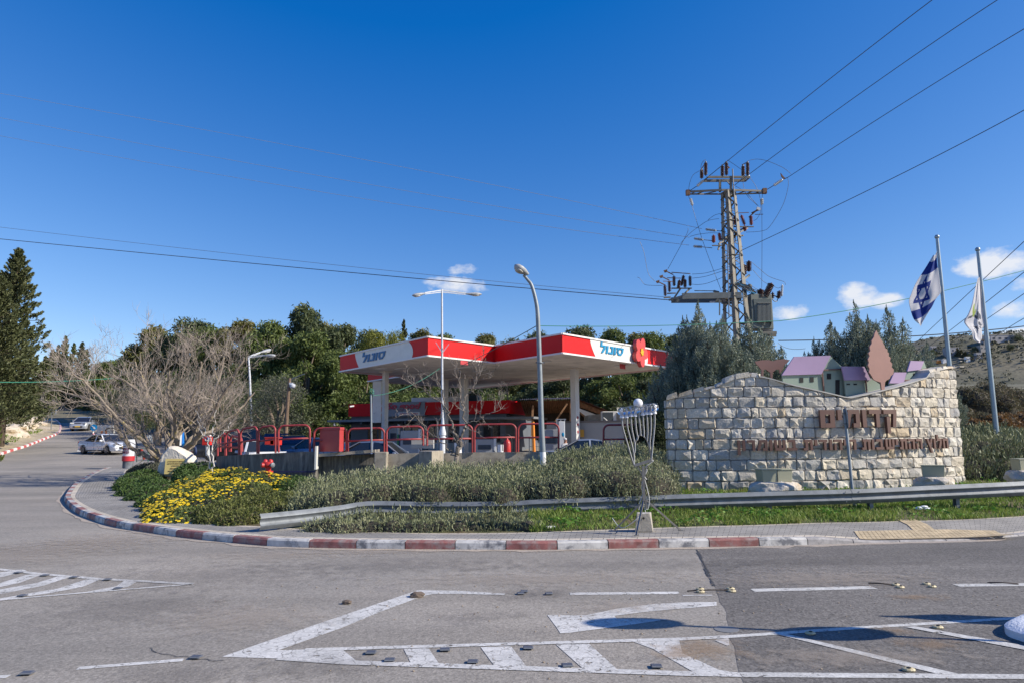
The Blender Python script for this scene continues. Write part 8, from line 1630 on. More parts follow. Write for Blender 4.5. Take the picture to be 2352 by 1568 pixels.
for i_, (q, Yd, tm, sx, lab) in enumerate((((1603, 690), 24.5, 0, .95, 'blue-green cypress with the pointed top left of the pylon foot'), ((1578, 762), 25.5, 1, .75, 'blue-green cypress covering the canopy\'s right end'), ((1655, 722), 23.5, 1, .95, 'blue-green cypress directly before the pylon'), ((1718, 722), 24.3, 0, .95, 'blue-green cypress under the transformer'), ((1765, 765), 25.5, 1, .8, 'small blue-green cypress right of the transformer'),
        ((1905, 735), 24.5, 1, .85, 'thin blue-green cypress left of the terracotta tree cut-out'), ((1868, 775), 25, 0, .6, 'low blue-green cypress above the big house cut-out'), ((1962, 692), 24.5, 0, .85, 'tall blue-green cypress behind the house cut-outs'), ((2040, 700), 25.5, 1, .9, 'tall blue-green cypress right of the terracotta tree cut-out'), ((2005, 745), 23.8, 0, .7, 'blue-green cypress behind the terracotta tree cut-out'), ((2125, 782), 27, 1, .7, 'small olive-tinted cypress left of the first flagpole'), ((1535, 812), 23.6, 0, .7, 'low blue-green cypress at the left end of the group beside the menorah'), ((1688, 768), 23.0, 1, .8, 'front blue-green cypress touching the wall peak'), ((1632, 742), 23.2, 0, .85, 'front blue-green cypress between pointed top and wall peak'))):
    p = aY(*q, Yd); gz_ = .8; place(az[tm], (p.x, Yd, gz_), (p.z-gz_)/6.4, i_*1.4, lab, 'tree', None, None, tm not in used2, sxy=sx); used2.add(tm)

# ---- bare trees
def bare_mat(name, c, lich): 
    return mat(name, c, .9, var=.25, vscale=9, dirt=lich, dscale=3.5, dthr=(.56, .66))
M_BB = bare_mat('pale_bare_bark', (.24, .195, .15), (.30, .24, .07)); M_BT = mat('bare_twigs', (.33, .275, .23), .9, var=.2, vscale=3)
def grow(thick, thin, p, d, L0, r, depth, rnd_, up=.12, out=None, wig=.36, kids=(3, 5), shrink=.62):
    n = 5 if depth > 1 else 4; pts = [p]; rad = [r]; q = p.copy(); dd = d.normalized()
    for k in range(n):
        dd = (dd+Vector((rnd_.gauss(0, wig), rnd_.gauss(0, wig), rnd_.gauss(0, wig)+up))*.5).normalized(); q = q+dd*(L0/n); pts.append(q.copy()); rad.append(r*(1-.62*(k+1)/n))
    (thick if r > .018 else thin).tube(pts, rad, 5 if r > .03 else 3, caps=False)
    if depth == 0: return
    for c in range(rnd_.randint(*kids)):
        t = rnd_.uniform(.25, .98); k = min(int(t*n), n-1); b = pts[k].lerp(pts[k+1], t*n-k); ax = (pts[k+1]-pts[k]).normalized(); s_ = ax.orthogonal().normalized(); s_ = Matrix.Rotation(rnd_.uniform(0, 2*pi), 3, ax)@s_
        nd = ax*.75+s_*rnd_.uniform(.5, 1.0)+Vector((0, 0, up)); 
        if out: nd += (b-out).normalized()*.25
        grow(thick, thin, b, nd, L0*shrink*rnd_.uniform(.7, 1.2), max(rad[k]*.5, .0055), depth-1, rnd_, up, out, wig, kids, shrink)
def limb(thick, thin, pts, r0, r1, rnd_, depth, nkids, L0, up=.12, out=None, k0=.2, rm=.012):
    P = smooth(pts, 5); n = len(P); R_ = [lerp(r0, r1, k/(n-1)) for k in range(n)]; P = [p+Vector((rnd_.gauss(0, .03), rnd_.gauss(0, .03), rnd_.gauss(0, .03))) if 0 < i < n-1 else p for i, p in enumerate(P)]; thick.tube(P, R_, 8)
    for c in range(nkids):
        t = lerp(k0, 1., (c+rnd_.random())/nkids); k = min(int(t*(n-1)), n-2); ax = (P[k+1]-P[k]).normalized(); s_ = Matrix.Rotation(rnd_.uniform(0, 2*pi), 3, ax)@ax.orthogonal().normalized()
        grow(thick, thin, P[k], ax*.8+s_*rnd_.uniform(.5, 1.1)+Vector((0, 0, up*1.5)), L0*rnd_.uniform(.65, 1.25)*(1.1-.35*t), max(R_[k]*.42, rm), depth, rnd_, up, out)
BY = 29.0
bt = thing('bare_tree', aY(392, 1072, BY), 'large spreading leafless tree with lichen-yellow limbs behind the memorial stone', 'tree'); tk, tn = MB(), MB(); rnd_ = random.Random(77)
def bp(x, y, dy=0): return aY(x, y, BY+dy)
cen = bp(395, 1000)
for (pts, r0, r1, nk, L0, up) in (([(385, 1072), (365, 1058), (330, 1045), (300, 1025), (272, 985), (240, 935), (200, 915), (150, 905)], .15, .04, 13, 1.6, .10), ([(388, 1070), (372, 1050), (352, 1025), (325, 1000), (290, 965), (215, 925), (165, 905), (120, 892)], .16, .03, 21, 1.5, .12),
      ([(392, 1070, .3), (390, 1030, .5), (398, 985, .7), (380, 945, 1.), (330, 905, 1.4), (260, 860, 1.8)], .17, .05, 15, 1.9, .16), ([(394, 1070, .2), (400, 1030, .2), (412, 985), (425, 940, -.3), (450, 890, -.6), (462, 830, -.9)], .17, .05, 14, 1.9, .16),
      ([(396, 1072, .1), (415, 1042), (445, 1015, -.3), (475, 975, -.8), (500, 930, -1.2), (535, 870, -1.6), (560, 820, -1.8)], .17, .04, 16, 1.8, .14), ([(396, 1070, .4), (420, 1040, .8), (455, 1005, 1.2), (490, 985, 1.8), (540, 950, 2.2), (585, 900, 2.6)], .14, .04, 14, 1.7, .14),
      ([(392, 1070, .4), (385, 1030, 1.), (375, 985, 1.7), (350, 940, 2.3), (330, 880, 2.6), (310, 830, 2.8)], .15, .045, 13, 1.9, .18), ([(394, 1070), (405, 1020, -.4), (400, 960, -1.), (385, 900, -1.5), (390, 850, -1.8)], .14, .045, 13, 1.9, .18), ([(385, 1072), (350, 1040, -.6), (318, 1000, -1.2), (270, 960, -1.8), (200, 880, -2.2), (165, 858, -2.6)], .12, .03, 17, 1.7, .14), ([(396, 1070, .4), (430, 1020, 1.4), (470, 960, 2.2), (500, 880, 2.8), (515, 820, 3.)], .13, .04, 13, 1.8, .16)):
    limb(tk, tn, [bp(*q) for q in pts], r0*.85, r1*.8, rnd_, 3, int(nk*.62), L0, up, cen, .28)
tk.build('trunk', M_BB, bt); tn.build('twigs', M_BT, bt, norm=False)
def small_bare(label, Yd, limbs_, L0, depth, nk, seed, r0=.06, up=.15, name='bare_sapling', kk=None):
    t_ = thing(name, aY(*limbs_[0][0][:2], Yd), label, 'tree'); tk, tn = MB(), MB(); rnd_ = random.Random(seed)
    for (pts, a, b) in [(l[:-2], l[-2], l[-1]) for l in limbs_]: limb(tk, tn, [aY(q[0], q[1], Yd+(q[2] if len(q) > 2 else 0)) for q in pts], a, b, rnd_, depth, nk, L0, up, None, .3, .008)
    tk.build('trunk', M_BB if kk is None else kk, t_); tn.build('twigs', mat('sapling_twigs', (.24, .20, .17), .9), t_, norm=False); return t_
small_bare('small leafless tree in the hedge before the shop, beside the white lamp', 21., [[(1052, 1100), (1049, 1060), (1053, 1025), (1052, 1005), .085, .06],
    [(1052, 1006), (1040, 985), (1034, 960), (1022, 930), (1012, 890), (1000, 850), .04, .012], [(1052, 1004), (1063, 992), (1068, 975), (1062, 930), (1055, 890), (1058, 850), .04, .012], [(1050, 1045), (1035, 1035), (1010, 1010), (985, 990), (960, 960), (940, 940), .025, .008], [(1066, 985), (1080, 970), (1105, 960), (1130, 945), (1150, 915), .022, .007], [(1036, 965), (1015, 930), (985, 905), (955, 890), (935, 855), .02, .007], [(1060, 930), (1080, 900), (1100, 870), (1110, 830), .02, .007]], .62, 2, 6, 5, up=.2, kk=mat('grey_sapling_bark', (.20, .17, .14), .9, var=.25, vscale=9))
small_bare('young leafless tree with two pale speckled trunks before the dark wall', 22.5, [[(489, 1110), (486, 1085), (479, 1050), (476, 1015), (470, 985), (455, 955), .036, .010], [(490, 1108), (488, 1080), (488, 1040), (487, 1005), (492, 975), (497, 940), .034, .009], [(478, 1015), (468, 1000), (458, 970), (450, 940), .02, .008], [(488, 1018), (502, 1000), (520, 985), (540, 960), .022, .008]], .55, 2, 5, 8, kk=mat('speckled_pale_bark', (.50, .47, .43), .8, var=.2, dirt=(.10, .08, .07), dscale=24, dthr=(.56, .62)))

# ---- shrubs and hedges
def Gv(X, Y):
    d = pdist(X, Y, KIX); k = np.interp(X, [-10, -4, 0, 4, 12], [.04, .06, .10, .115, .115]); f_ = np.interp(X, [-14, -9, 0], [1, .5, .2]); return np.interp(Y, [a for a, b in RZT], [b for a, b in RZT])*f_+.15+np.minimum(d, 6.5)*k
M_CORE = mat('twig_light_block', (.045, .038, .026), .95, var=.4, vscale=12)  # twig-brown colour of solid lumps added to block light inside the foliage
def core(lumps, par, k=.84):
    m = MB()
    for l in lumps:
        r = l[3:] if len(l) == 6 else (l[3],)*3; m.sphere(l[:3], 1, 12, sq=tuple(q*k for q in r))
    m.build('twig_light_block', M_CORE, par, smooth_=True)
def sprigs(rs, P, Nn, L0, wd, k=3, upb=1.2):
    """upright sprigs, each a stack of narrow leaves"""
    n = len(P); D = Nn*.55+rs.normal(size=(n, 3))*.22; D[:, 2] += upb; D /= np.linalg.norm(D, axis=1)[:, None]; s = rs.uniform(.5, 1.35, n)[:, None]; C_, A_, B_ = [], [], []
    for q in range(k):
        c = P+D*L0*s*((q+.5)/k-.25); a = D+rs.normal(size=(n, 3))*.30; a /= np.linalg.norm(a, axis=1)[:, None]; C_.append(c); A_.append(a*L0*s/k*.85); B_.append(perp(rs, a)*wd*s)
    return np.concatenate(C_), np.concatenate(A_), np.concatenate(B_)
L_ROS = leafmat('rosemary_leaves', [(.065, .078, .036), (.155, .175, .085), (.26, .275, .15), (.35, .34, .22)], nscale=.9, nvar=.5, transl=.08)
def pxlump(px, pyt, Yd, rx, ry, rz_): c = aY(px, pyt, Yd); return (c.x, Yd, c.z-rz_, rx, ry, rz_)
rnd_ = random.Random(14); rs = np.random.RandomState(14); HL = []
topl = [(705, 1092), (745, 1080), (800, 1070), (850, 1064), (930, 1058), (1010, 1060), (1100, 1062), (1180, 1062), (1240, 1050), (1300, 1030), (1360, 1018), (1420, 1012), (1480, 1020), (1515, 1030), (1535, 1062)]
for row_, (Yd, dy) in enumerate(((15.6, 34), (16.6, 20), (17.8, 8), (19.2, 0), (20.6, 1))):
    px = 715 if Yd < 18 else 800
    while px < 1520:
        if not (Yd > 19 and px < 1000): ty = interp(px, topl)+dy*(1 if px < 1230 else 1.4)+rnd_.uniform(0, 10); r = rnd_.uniform(.38, .70); HL.append(pxlump(px, ty, Yd+rnd_.uniform(-.3, .3), r, r*.9, r*rnd_.uniform(.95, 1.2)))
        px += rnd_.uniform(26, 40)
for px in range(725, 1215, 22): HL.append(pxlump(px+rnd_.uniform(-8, 8), 1184+rnd_.uniform(0, 9), 13.5+rnd_.uniform(-.12, .12), .32, .27, .34)); HL.append(pxlump(px+rnd_.uniform(-8, 8), 1172, 14.6, .34, .3, .42))
for px in range(1210, 1520, 34): HL.append(pxlump(px, 1120+rnd_.uniform(0, 16), 15.9, .5, .4, .7))
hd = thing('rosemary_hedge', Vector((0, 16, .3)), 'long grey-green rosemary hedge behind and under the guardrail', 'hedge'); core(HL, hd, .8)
P, Nn = shell(rs, HL, 30000, (.80, 1.09), .80, up=-.3); C_, A_, B_ = sprigs(rs, P, Nn, .13, .0085, 3, .9); P2, N2_ = shell(rs, HL, 90000, (.74, 1.02), .8, up=-.3); A2, B2 = leaves(rs, P2, N2_, .030, .008, upb=.35); leaf_object('foliage', np.concatenate([C_, P2]), np.concatenate([A_, A2]), np.concatenate([B_, B2]), L_ROS, hd)
HR2 = []
for Yd, dy in ((20.8, 18), (22, 6), (23.5, 0), (25, 0)):
    px = 2212
    while px < 2560: ty = interp(px, [(2205, 985), (2260, 972), (2330, 985), (2500, 985)])+dy+rnd_.uniform(0, 12); r = rnd_.uniform(.6, .85); HR2.append(pxlump(px, ty, Yd, r, r, r*1.1)); HR2.append(pxlump(px, ty+36, Yd-.5, r, r, r)); px += rnd_.uniform(34, 46)
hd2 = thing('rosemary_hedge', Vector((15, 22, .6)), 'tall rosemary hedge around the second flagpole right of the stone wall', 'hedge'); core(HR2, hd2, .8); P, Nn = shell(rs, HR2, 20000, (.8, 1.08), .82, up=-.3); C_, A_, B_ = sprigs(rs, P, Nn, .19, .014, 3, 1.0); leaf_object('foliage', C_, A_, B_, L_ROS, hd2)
# flowering bush
L_FLB = leafmat('daisy_bush_leaves', [(.04, .055, .014), (.08, .11, .026), (.13, .165, .045), (.12, .09, .055)], nscale=1.8); L_LOW = leafmat('heath_leaves', [(.06, .05, .03), (.09, .105, .028), (.17, .19, .05), (.16, .115, .08)], nscale=2.2, nvar=.4)
L_GRB = leafmat('fresh_shrub_leaves', [(.035, .065, .017), (.07, .12, .03), (.13, .19, .05)], nscale=1.5); M_YF = mat('yellow_petals', (.85, .62, .01), .6, var=.1); M_YC = mat('flower_centre_orange', (.45, .2, .01), .7)
FL = [pxlump(x, y, Yd, r, r, r*.8) for x, y, Yd, r in ((400, 1150, 16.6, .75), (375, 1165, 16.4, .6), (440, 1160, 16.0, .7), (470, 1135, 17.0, .8), (520, 1110, 18.2, .9), (430, 1120, 18.6, .9), (480, 1100, 19.6, .9), (560, 1088, 19.8, .8), (600, 1086, 20.2, .75), (640, 1092, 20.4, .6), (540, 1075, 21.4, .7), (500, 1080, 21.5, .7), (455, 1092, 20.8, .8), (390, 1130, 18, .7), (420, 1180, 15.4, .5), (365, 1180, 15.6, .4), (650, 1100, 19.4, .5), (580, 1105, 18.6, .7))]
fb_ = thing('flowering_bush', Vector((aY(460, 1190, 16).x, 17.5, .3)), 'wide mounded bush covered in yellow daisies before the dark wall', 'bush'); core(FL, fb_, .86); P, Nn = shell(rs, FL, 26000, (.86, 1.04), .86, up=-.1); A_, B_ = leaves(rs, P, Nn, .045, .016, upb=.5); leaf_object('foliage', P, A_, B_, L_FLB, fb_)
P, Nn = shell(rs, FL, 8000, (1.0, 1.07), .97, up=.1); keep = []
for p, n_ in zip(P, Nn):
    q = proj(p); dens = .75*min(max((noise.noise(Vector((p[0]*1.3, p[1]*1.3, 1)))+.42)*1.5, 0.08), 1); dens *= 1 if q[1] < 1130 or q[0] < 470 else .35
    if n_[1] < .5 and rnd_.random() < dens: keep.append((p, n_))
m = MB()
for p, n_ in keep:
    N_v = (Vector(n_)*.5+Vector((0, -.25, .9))).normalized(); u = N_v.orthogonal().normalized(); v = N_v.cross(u); r = rnd_.uniform(.024, .042); c = Vector(p)+N_v*.035; k0 = rnd_.uniform(0, 1)
    m.face([c+u*cos(2*pi*k/8+k0)*r*(1 if k % 2 else .82)+v*sin(2*pi*k/8+k0)*r*(1 if k % 2 else .82) for k in range(8)], 0); m.face([c+N_v*.004+u*cos(2*pi*k/5)*r*.32+v*sin(2*pi*k/5)*r*.32 for k in range(5)], 1)
o = m.build('yellow_flowers', [M_YF, M_YC], fb_, norm=False); o['kind'] = 'stuff'
def bush(name, lumps, n, ln, wd, material, label, cat='bush', upb=.5, spr=None):
    c = lumps[0]; t_ = thing(name, Vector((c[0], c[1], max(c[2]-c[5], .15))), label, cat); core(lumps, t_, .85); P, Nn = shell(rs, lumps, n, (.84, 1.06), .85, up=-.15)
    if spr: C_, A_, B_ = sprigs(rs, P, Nn, spr[0], spr[1], 3, 1.0); leaf_object('foliage', C_, A_, B_, material, t_)
    else: A_, B_ = leaves(rs, P, Nn, ln, wd, upb=upb); leaf_object('foliage', P, A_, B_, material, t_)
    return t_
bush('low_bush', [pxlump(x, y, Yd, r, r*.9, r*.7) for x, y, Yd, r in ((520, 1150, 15.8, .75), (560, 1140, 16.2, .8), (610, 1138, 16.4, .75), (500, 1170, 15.2, .5), (550, 1172, 14.9, .5), (580, 1165, 15.1, .5), (655, 1128, 17, .7), (640, 1150, 16.2, .5), (690, 1130, 17.4, .5), (600, 1120, 17.4, .7))], 26000, .035, .013, L_LOW, 'low brownish green heath-like bush left of the guardrail end')
bush('low_bush', [pxlump(x, y, Yd, r, r*.9, r*.75) for x, y, Yd, r in ((680, 1092, 20, .55), (700, 1096, 19.4, .5), (662, 1100, 19.2, .45))], 8000, .035, .014, L_GRB, 'small rounded green bush against the dark wall end')
bush('leafy_bush', [pxlump(x, y, Yd, r, r, r*.8) for x, y, Yd, r in ((310, 1085, 25.5, .7), (335, 1078, 26, .8), (345, 1095, 23.5, .8), (318, 1108, 22.5, .7), (350, 1115, 21, .8), (365, 1130, 19, .6), (300, 1098, 24.5, .55), (362, 1100, 22, .7))], 20000, .05, .018, L_GRB, 'green leafy bush at the island tip left of the memorial stone', upb=.3)
bush('leafy_bush', [pxlump(x, y, Yd, r, r, r*.85) for x, y, Yd, r in ((440, 1064, 25.2, .6), (465, 1060, 25.5, .6), (480, 1072, 24.8, .6), (430, 1078, 24.8, .5), (455, 1080, 24, .7))], 12000, .055, .022, L_GRB, 'glossy green bush right of the memorial stone', upb=.2)
bush('dry_shrub', [pxlump(x, y, Yd, r, r, r*.8) for x, y, Yd, r in ((345, 1062, 29.5, .8), (330, 1066, 30, .7), (365, 1062, 28.5, .6))], 9000, .05, .012, L_OLV, 'dry grassy shrub under the low limb of the bare tree', upb=1.0)
L_DRY = leafmat('dry_scrub_leaves', [(.07, .05, .035), (.11, .085, .05), (.10, .10, .05), (.17, .13, .09)], nscale=.8)
def scrubs(tab, name, lab, material, n, ln, wd, seed):
    for i_, (px, py, Yd, r, l) in enumerate(tab): c = aY(px, py, Yd); gz_ = T(c.x, Yd); ls = []; rr_ = random.Random(seed+i_); [ls.append((c.x+rr_.uniform(-r, r), Yd+rr_.uniform(-r, r)*.6, lerp(gz_, c.z, rr_.uniform(.3, .8)), r*rr_.uniform(.4, .7))) for _ in range(9)]; ls.append((c.x, Yd, c.z-r*.5, r*.5)); ls = [(a_, b_, c_, d_, d_, d_) for a_, b_, c_, d_ in ls]; bush(name, ls, n, ln, wd, material, l, 'shrub', .4)
scrubs(((2240, 900, 38, 1.7, 'brown leafless scrub behind the second flagpole'), (2330, 890, 40, 1.8, 'brown scrub at the right edge above the rosemary'), (2215, 935, 33, 1.1, 'dark shaded scrub beside the wall\'s right end'), (2390, 905, 40, 2, 'brown scrub beyond the right picture edge')), 'dry_scrub', '', L_DRY, 9000, .09, .02, 3)
scrubs(((2290, 948, 30, 1.1, 'reddish low shrub right of the second flagpole foot'), (2350, 945, 31, 1.2, 'reddish low shrub at the right picture edge')), 'red_shrub', '', leafmat('reddish_leaves', [(.09, .05, .02), (.16, .09, .03), (.22, .10, .04)], nscale=1), 6000, .07, .02, 9)
L_ROSE = leafmat('oleander_leaves', [(.018, .026, .012), (.035, .05, .02), (.06, .08, .035)], nscale=1)
bush('rose_shrub', [pxlump(x, y, Yd, r, r, r*1.1) for x, y, Yd, r in ((1488, 960, 22, .55), (1505, 975, 21.8, .5), (1512, 1010, 21.5, .5), (1495, 1000, 22, .5), (1520, 945, 22.4, .5), (1525, 985, 22, .4))], 8000, .06, .02, L_ROSE, 'dark rose shrub between menorah and stone wall end')
# ---- grass
L_GRASS = leafmat('grass_blades', [(.075, .13, .02), (.125, .205, .035), (.20, .26, .055), (.32, .29, .11)], nscale=.9, nvar=.45, transl=.3)
def band(n, a0, a1, b0, b1, rs): 
    a = rs.uniform(a0, a1, n); b = rs.uniform(b0, b1, n); i = np.minimum((a*(len(KI)-1)).astype(int), len(KI)-2); t = a*(len(KI)-1)-i; K = np.array([(p.x, p.y) for p in KI]); k = K[i]*(1-t[:, None])+K[i+1]*t[:, None]
    j = np.minimum((a*(len(BACK)-1)).astype(int), len(BACK)-2); t2 = a*(len(BACK)-1)-j; Bk = np.array([(p.x, p.y) for p in BACK]); q = Bk[j]*(1-t2[:, None])+Bk[j+1]*t2[:, None]; return k*(1-b[:, None])+q*b[:, None]
rs = np.random.RandomState(5); XY = band(150000, .58, .96, -.004, .75, rs); d = pdist(XY[:, 0], XY[:, 1], KIX); keep = (XY[:, 0] > .3) & (XY[:, 0] < 19) & (d < 6)
dry = np.array([noise.noise(Vector((x*.9, y*.9, 7))) for x, y in XY]); keep &= (rs.random(len(XY)) < np.where(dry > .22, .25, 1.0)); keep &= (XY[:, 0] > 3.4) | (rs.random(len(XY)) < .5)
rw = np.hypot(XY[:, 0]-WCEN.x, XY[:, 1]-WCEN.y); keep &= ~((rw < WR+.03) & (XY[:, 0] > 4) & (XY[:, 0] < 12.6)); XY = XY[keep]; n = len(XY); Zg = Gv(XY[:, 0], XY[:, 1])
h = rs.uniform(.05, .13, n)*(1+.5*np.array([noise.noise(Vector((x*1.7, y*1.7, 2))) for x, y in XY])); A_ = rs.normal(size=(n, 3))*.45; A_[:, 2] = 1; A_ /= np.linalg.norm(A_, axis=1)[:, None]; A_ *= h[:, None]/1.6; P = np.stack([XY[:, 0], XY[:, 1], Zg+h*.45], 1)
go = leaf_object('grass', P, A_, perp(rs, A_)*.010, L_GRASS); tag(go, kind='stuff')
XY = band(9000, .60, .9, .0, .45, rs); cl = np.array([noise.noise(Vector((x*1.4, y*1.4, 11))) for x, y in XY]); XY = XY[(cl > .12) & (XY[:, 0] > .5)]; n = len(XY); Zg = Gv(XY[:, 0], XY[:, 1]); A_ = rs.normal(size=(n, 3)); A_[:, 2] *= .3; A_ /= np.linalg.norm(A_, axis=1)[:, None]
tag(leaf_object('weeds', np.stack([XY[:, 0], XY[:, 1], Zg+rs.uniform(.06, .14, n)], 1), A_*.05, perp(rs, A_)*.022, leafmat('weed_leaves', [(.06, .15, .016), (.10, .22, .03), (.17, .30, .045)], nscale=1.)), kind='stuff')
# grass patches on the left bank
n = 9000; X_ = rs.uniform(-60, -38, n); Y_ = rs.uniform(44, 74, n); ok = inside(X_, Y_, bankpoly) & (pdist(X_, Y_, lk2) > 1.5) & (np.array([noise.noise(Vector((x*.2, y*.2, 5))) for x, y in zip(X_, Y_)]) > -.02); X_, Y_ = X_[ok], Y_[ok]; Zb_ = np.array([bankz(x, y) for x, y in zip(X_, Y_)]); n = len(X_); A_ = rs.normal(size=(n, 3))*.5; A_[:, 2] = 1; A_ /= np.linalg.norm(A_, axis=1)[:, None]
tag(leaf_object('grass', np.stack([X_, Y_, Zb_+.08], 1), A_*.14, perp(rs, A_)*.05, L_GRASS), kind='stuff')
M_ROCKB = mat('bank_limestone_rock', (.55, .48, .39), .95, var=.3, vscale=1.5, bump=.8, bscale=4, dirt=(.30, .22, .13), dscale=1.5, dthr=(.5, .65))
for i_, (px, py, r, lab) in enumerate(((20, 998, 1.6, 'folded pale rock at the lower left of the bank'), (48, 966, 1.3, 'white rock under the conifer bush'), (72, 955, 1.2, 'pale rock face on the upper bank'), (62, 978, .9, 'pale boulder in the middle of the bank'), (95, 975, .7, 'small rock beside the grass patch'), (84, 962, .8, 'rock left of the sandy slope'), (38, 985, 1.0, 'pale rock above the folded rock'), (110, 968, .5, 'small stone on the sandy slope'))):
    c = hs(px, py); Yd = min(c.y, 72); 
    d_ = pray(px, py); t0 = None
    for q in range(300):
        t_ = 25+q*.25; pz = CAMH+d_.z*t_
        if inside(np.array([d_.x*t_]), np.array([d_.y*t_]), bankpoly)[0] and pz <= bankz(d_.x*t_, d_.y*t_): t0 = t_; break
    if t0: rock('bank_rock', (d_.x*t0, d_.y*t0, bankz(d_.x*t0, d_.y*t0)-.1), (r, r*.8, r*.6), lab, 50+i_, M_ROCKB, amp=.4)

# ---- far hillside: scrub, rocks, houses, water tower
rs = np.random.RandomState(8); n = 24000; X_ = rs.uniform(110, 620, n); Y_ = rs.uniform(170, 640, n); H_ = terr(X_, Y_); cl = np.array([noise.noise(Vector((x*.03, y*.03, 2))) for x, y in zip(X_, Y_)]); ok = (rs.random(n) < np.clip(0.5+cl*1.1, .12, .95)); X_, Y_, H_ = X_[ok], Y_[ok], H_[ok]; n = len(X_); per = 9
r_ = rs.uniform(.5, 1.5, n); C_ = np.repeat(np.stack([X_, Y_, H_+r_*.4], 1), per, 0); rr_ = np.repeat(r_, per); o3 = rand_unit(rs, len(C_))*rr_[:, None]; o3[:, 2] = np.abs(o3[:, 2])*.7; A_ = rand_unit(rs, len(C_)); tag(leaf_object('scrub', C_+o3, A_*rr_[:, None]*.5, perp(rs, A_)*rr_[:, None]*.35, leafmat('hillside_scrub', [(.04, .045, .024), (.075, .078, .04), (.12, .115, .068), (.15, .13, .09)], nscale=.05, transl=0)), kind='stuff')
m = MB(); rnd_ = random.Random(6)
for k in range(1100):
    x, y = rnd_.uniform(110, 560), rnd_.uniform(170, 560)
    if noise.noise(Vector((x*.05, y*.05, 9))) > .05: z = T(x, y); m.box((x, y, z+.1), (rnd_.uniform(1, 5), rnd_.uniform(.6, 1.6), rnd_.uniform(.3, .9)), rnd_.uniform(-.4, .4))
tag(m.build('hillside_rocks', mat('far_limestone', (.46, .42, .36), .95, var=.3, vscale=.5)), kind='stuff')
def onhill(px, py):
    d_ = pray(px, py); t_ = 120.
    while t_ < 900:
        x, y = d_.x*t_, d_.y*t_
        if CAMH+d_.z*t_ <= T(x, y): return Vector((x, y, T(x, y)))
        t_ += 2
    return None
M_HW = mat('far_house_wall', (.36, .34, .34), .8, var=.1, vscale=.3); M_HW2 = mat('far_house_stone', (.40, .36, .32), .8, var=.1); M_WIN = mat('far_window', (.04, .045, .06), .4)
def far_house(px, py, wpx, hpx, label, material, nwin, name='far_house', Yf=None):
    p = onhill(px, py) or aY(px, py, Yf or 460); k = p.y/FPX; w, h = wpx*k, hpx*k; t_ = thing(name, p, label, 'house'); m = MB(); m.box(p+Vector((0, w*.3, h/2-1.5)), (w, w*.6, h+3)); m.build('wall', material, t_); m = MB(); m.box(p+Vector((0, w*.3, h+.15)), (w*1.03, w*.62, .3)); m.build('roof', M_CONC, t_)
    for q in range(nwin): x = lerp(-w*.36, w*.36, q/max(nwin-1, 1)); m = MB(); m.box(p+Vector((x, -.02, h*.55)), (w*.09, .15, h*.28)); m.build('window', M_WIN, t_)
    return t_
for a in ((2305, 786, 58, 15, 'long pale building on the hilltop right of the water tower', M_HW, 4), (2190, 812, 28, 14, 'grey block house on the hilltop left of the second flagpole', M_HW, 3), (2265, 806, 24, 12, 'pale terrace house below the water tower', M_HW2, 2), (2345, 783, 34, 12, 'stone house with dark arches at the right edge of the hilltop', M_HW2, 3), (2145, 806, 14, 10, 'tiny pale house left of the first flagpole', M_HW, 2), (2172, 832, 12, 6, 'tiny white hut on the hillside', M_EDGE, 1), (2224, 828, 10, 7, 'tiny white shed with dark side on the hillside', M_EDGE, 1), (2250, 820, 14, 9, 'small dark house with pale side on the upper hillside', M_HW, 2), (2158, 834, 9, 5, 'tiny orange container on the hillside', M_OR, 1)): far_house(*a)
p = onhill(2262, 800) or aY(2262, 800, 480); k = p.y/FPX; t_ = thing('water_tower', p, 'grey concrete water tower on legs on the hilltop', 'water tower')
m = MB(); m.lathe(p+Vector((0, 0, 17*k)), [(9*k, 0), (11*k, 2*k), (11*k, 9*k), (9*k, 9.5*k)], 20); m.build('tank', M_HW2, t_)
for q in range(6): a = q*pi/3; m = MB(); m.beam(p+Vector((cos(a)*8*k, sin(a)*8*k, -2)), p+Vector((cos(a)*8*k, sin(a)*8*k, 17.5*k)), 1.2*k); m.build('leg', M_HW2, t_)
for i_, (px, py, h, lab) in enumerate(((2200, 815, 13, 'dark far cypress on the hilltop left of the second flagpole'), (2209, 816, 10, 'smaller dark far cypress beside the hilltop one'), (2218, 818, 9, 'third small far cypress on the hilltop'))):
    p = onhill(px, py) or aY(px, py, 470); k = p.y/FPX; place(cs, p-Vector((0, 0, 1)), h*k*1.6/12, i_, lab, 'tree', None, None, False, sxy=.9)
for i_, (px, py, h, lab) in enumerate(((2340, 783, 12, 'round dark tree by the stone house on the hilltop'), (2240, 808, 9, 'dark round tree below the water tower'), (2320, 800, 8, 'dark bush below the long hilltop building'), (2228, 822, 7, 'dark bush left of the tiny white shed'), (2140, 818, 12, 'olive bush behind the wall\'s top right corner'))):
    p = onhill(px, py) or aY(px, py, 470); k = p.y/FPX; place(ut, p-Vector((0, 0, 1)), h*k*1.5/3.4, i_, lab, 'tree', None, L_GUM3, False)

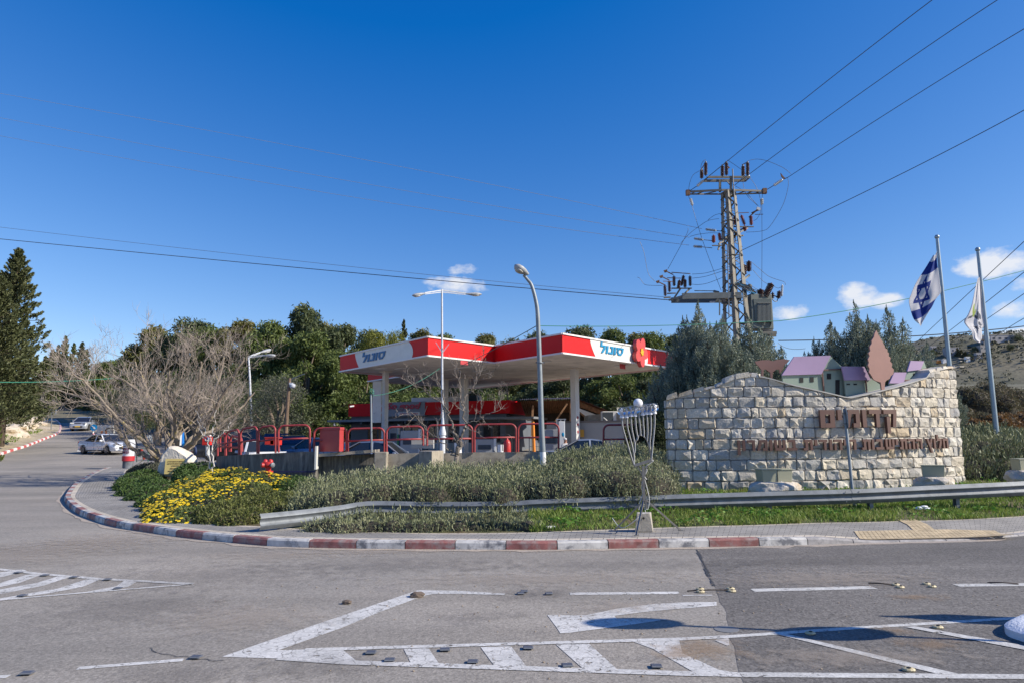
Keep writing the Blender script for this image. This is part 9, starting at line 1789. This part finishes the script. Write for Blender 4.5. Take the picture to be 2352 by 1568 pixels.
# ---- people glimpsed at the station
def figure(name, loc, label, shirt, trousers, skin, hair, heading=0, sit=False):
    """one continuous body grown from a skeleton, clothes and hair as children; stands at loc"""
    t_ = thing(name, loc, label, 'person'); J = {'pel': (0, 0, .95), 'spi': (0, 0, 1.15), 'che': (0, .01, 1.35), 'nec': (0, 0, 1.50), 'hea': (0, -.02, 1.60), 'top': (0, -.01, 1.72)}
    E_ = [('pel', 'spi'), ('spi', 'che'), ('che', 'nec'), ('nec', 'hea'), ('hea', 'top')]; Rr = {'pel': (.15, .11), 'spi': (.135, .10), 'che': (.165, .11), 'nec': (.055, .055), 'hea': (.078, .095), 'top': (.06, .07)}
    for s, n_ in ((-1, 'l'), (1, 'r')):
        J['sh'+n_] = (s*.19, 0, 1.43); J['el'+n_] = (s*.25, .02, 1.15); J['wr'+n_] = (s*.24, -.12, .93); J['hd'+n_] = (s*.235, -.17, .86); J['hp'+n_] = (s*.10, 0, .88); J['kn'+n_] = (s*.11, -.02, .5); J['an'+n_] = (s*.11, .02, .09); J['to'+n_] = (s*.12, -.15, .04)
        E_ += [('che', 'sh'+n_), ('sh'+n_, 'el'+n_), ('el'+n_, 'wr'+n_), ('wr'+n_, 'hd'+n_), ('pel', 'hp'+n_), ('hp'+n_, 'kn'+n_), ('kn'+n_, 'an'+n_), ('an'+n_, 'to'+n_)]
        for j, r in (('sh', .06), ('el', .045), ('wr', .03), ('hd', .035), ('hp', .09), ('kn', .06), ('an', .042), ('to', .035)): Rr[j+n_] = (r, r)
        for f_ in range(5): J['f%d%s' % (f_, n_)] = (s*(.235+(.02 if f_ == 0 else 0))-s*.012*(f_-2), -.20-(.0 if f_ else -.02), .80+(.03 if f_ == 0 else 0)); E_.append(('hd'+n_, 'f%d%s' % (f_, n_))); Rr['f%d%s' % (f_, n_)] = (.009, .009)
    ks = list(J); me = bpy.data.meshes.new('body'); me.from_pydata([J[k] for k in ks], [(ks.index(a), ks.index(b)) for a, b in E_], []); o_ = bpy.data.objects.new('body', me); COL.objects.link(o_); sk = o_.modifiers.new('s', 'SKIN'); o_.modifiers.new('b', 'SUBSURF').levels = 1
    for i, k in enumerate(ks): me.skin_vertices[0].data[i].radius = Rr[k]
    me.skin_vertices[0].data[ks.index('pel')].use_root = True; bpy.context.view_layer.update(); m2 = bpy.data.meshes.new_from_object(o_.evaluated_get(bpy.context.evaluated_depsgraph_get())); o_.modifiers.clear(); o_.data = m2
    for x in (skin, shirt, trousers): m2.materials.append(x)
    for p_ in m2.polygons:
        c = p_.center; p_.material_index = 0 if c.z > 1.47 or (abs(c.x) > .2 and c.z < .95) else (1 if c.z > .95 or abs(c.x) > .2 else 2); p_.use_smooth = True
    o_.parent = t_; m = MB(); m.sphere(loc+Vector((0, .01, 1.69)), .095, 12, sq=(.95, 1.08, .75)); m.build('cap', hair, t_, smooth_=True); m = MB(); m.mesh([loc+Vector(q) for q in ((-.012, -.105, 1.62), (.012, -.105, 1.62), (0, -.10, 1.66), (0, -.135, 1.615))], [(0, 1, 3), (1, 2, 3), (2, 0, 3)]); m.build('nose', skin, t_)
    for s in (-1, 1): m = MB(); m.sphere(loc+Vector((s*.033, -.098, 1.655)), .011, 8); m.build('eye', M_DARK, t_)
    m = MB(); m.box(loc+Vector((0, -.104, 1.575)), (.05, .01, .01)); m.build('mouth', mat('lips', (.3, .1, .08), .6), t_); t_.rotation_euler = (0, 0, heading); return t_
SK = mat('skin_tone', (.42, .22, .14), .6)
p = aY(1298, 1004.5, 35); figure('person', Vector((p.x, 35, p.z-1.75)), 'man in white cap standing behind the white terminal', mat('shirt_pale', (.4, .42, .45), .9), mat('trousers_dark', (.03, .03, .04), .9), SK, mat('cap_white', (.6, .6, .62), .8), radians(40))
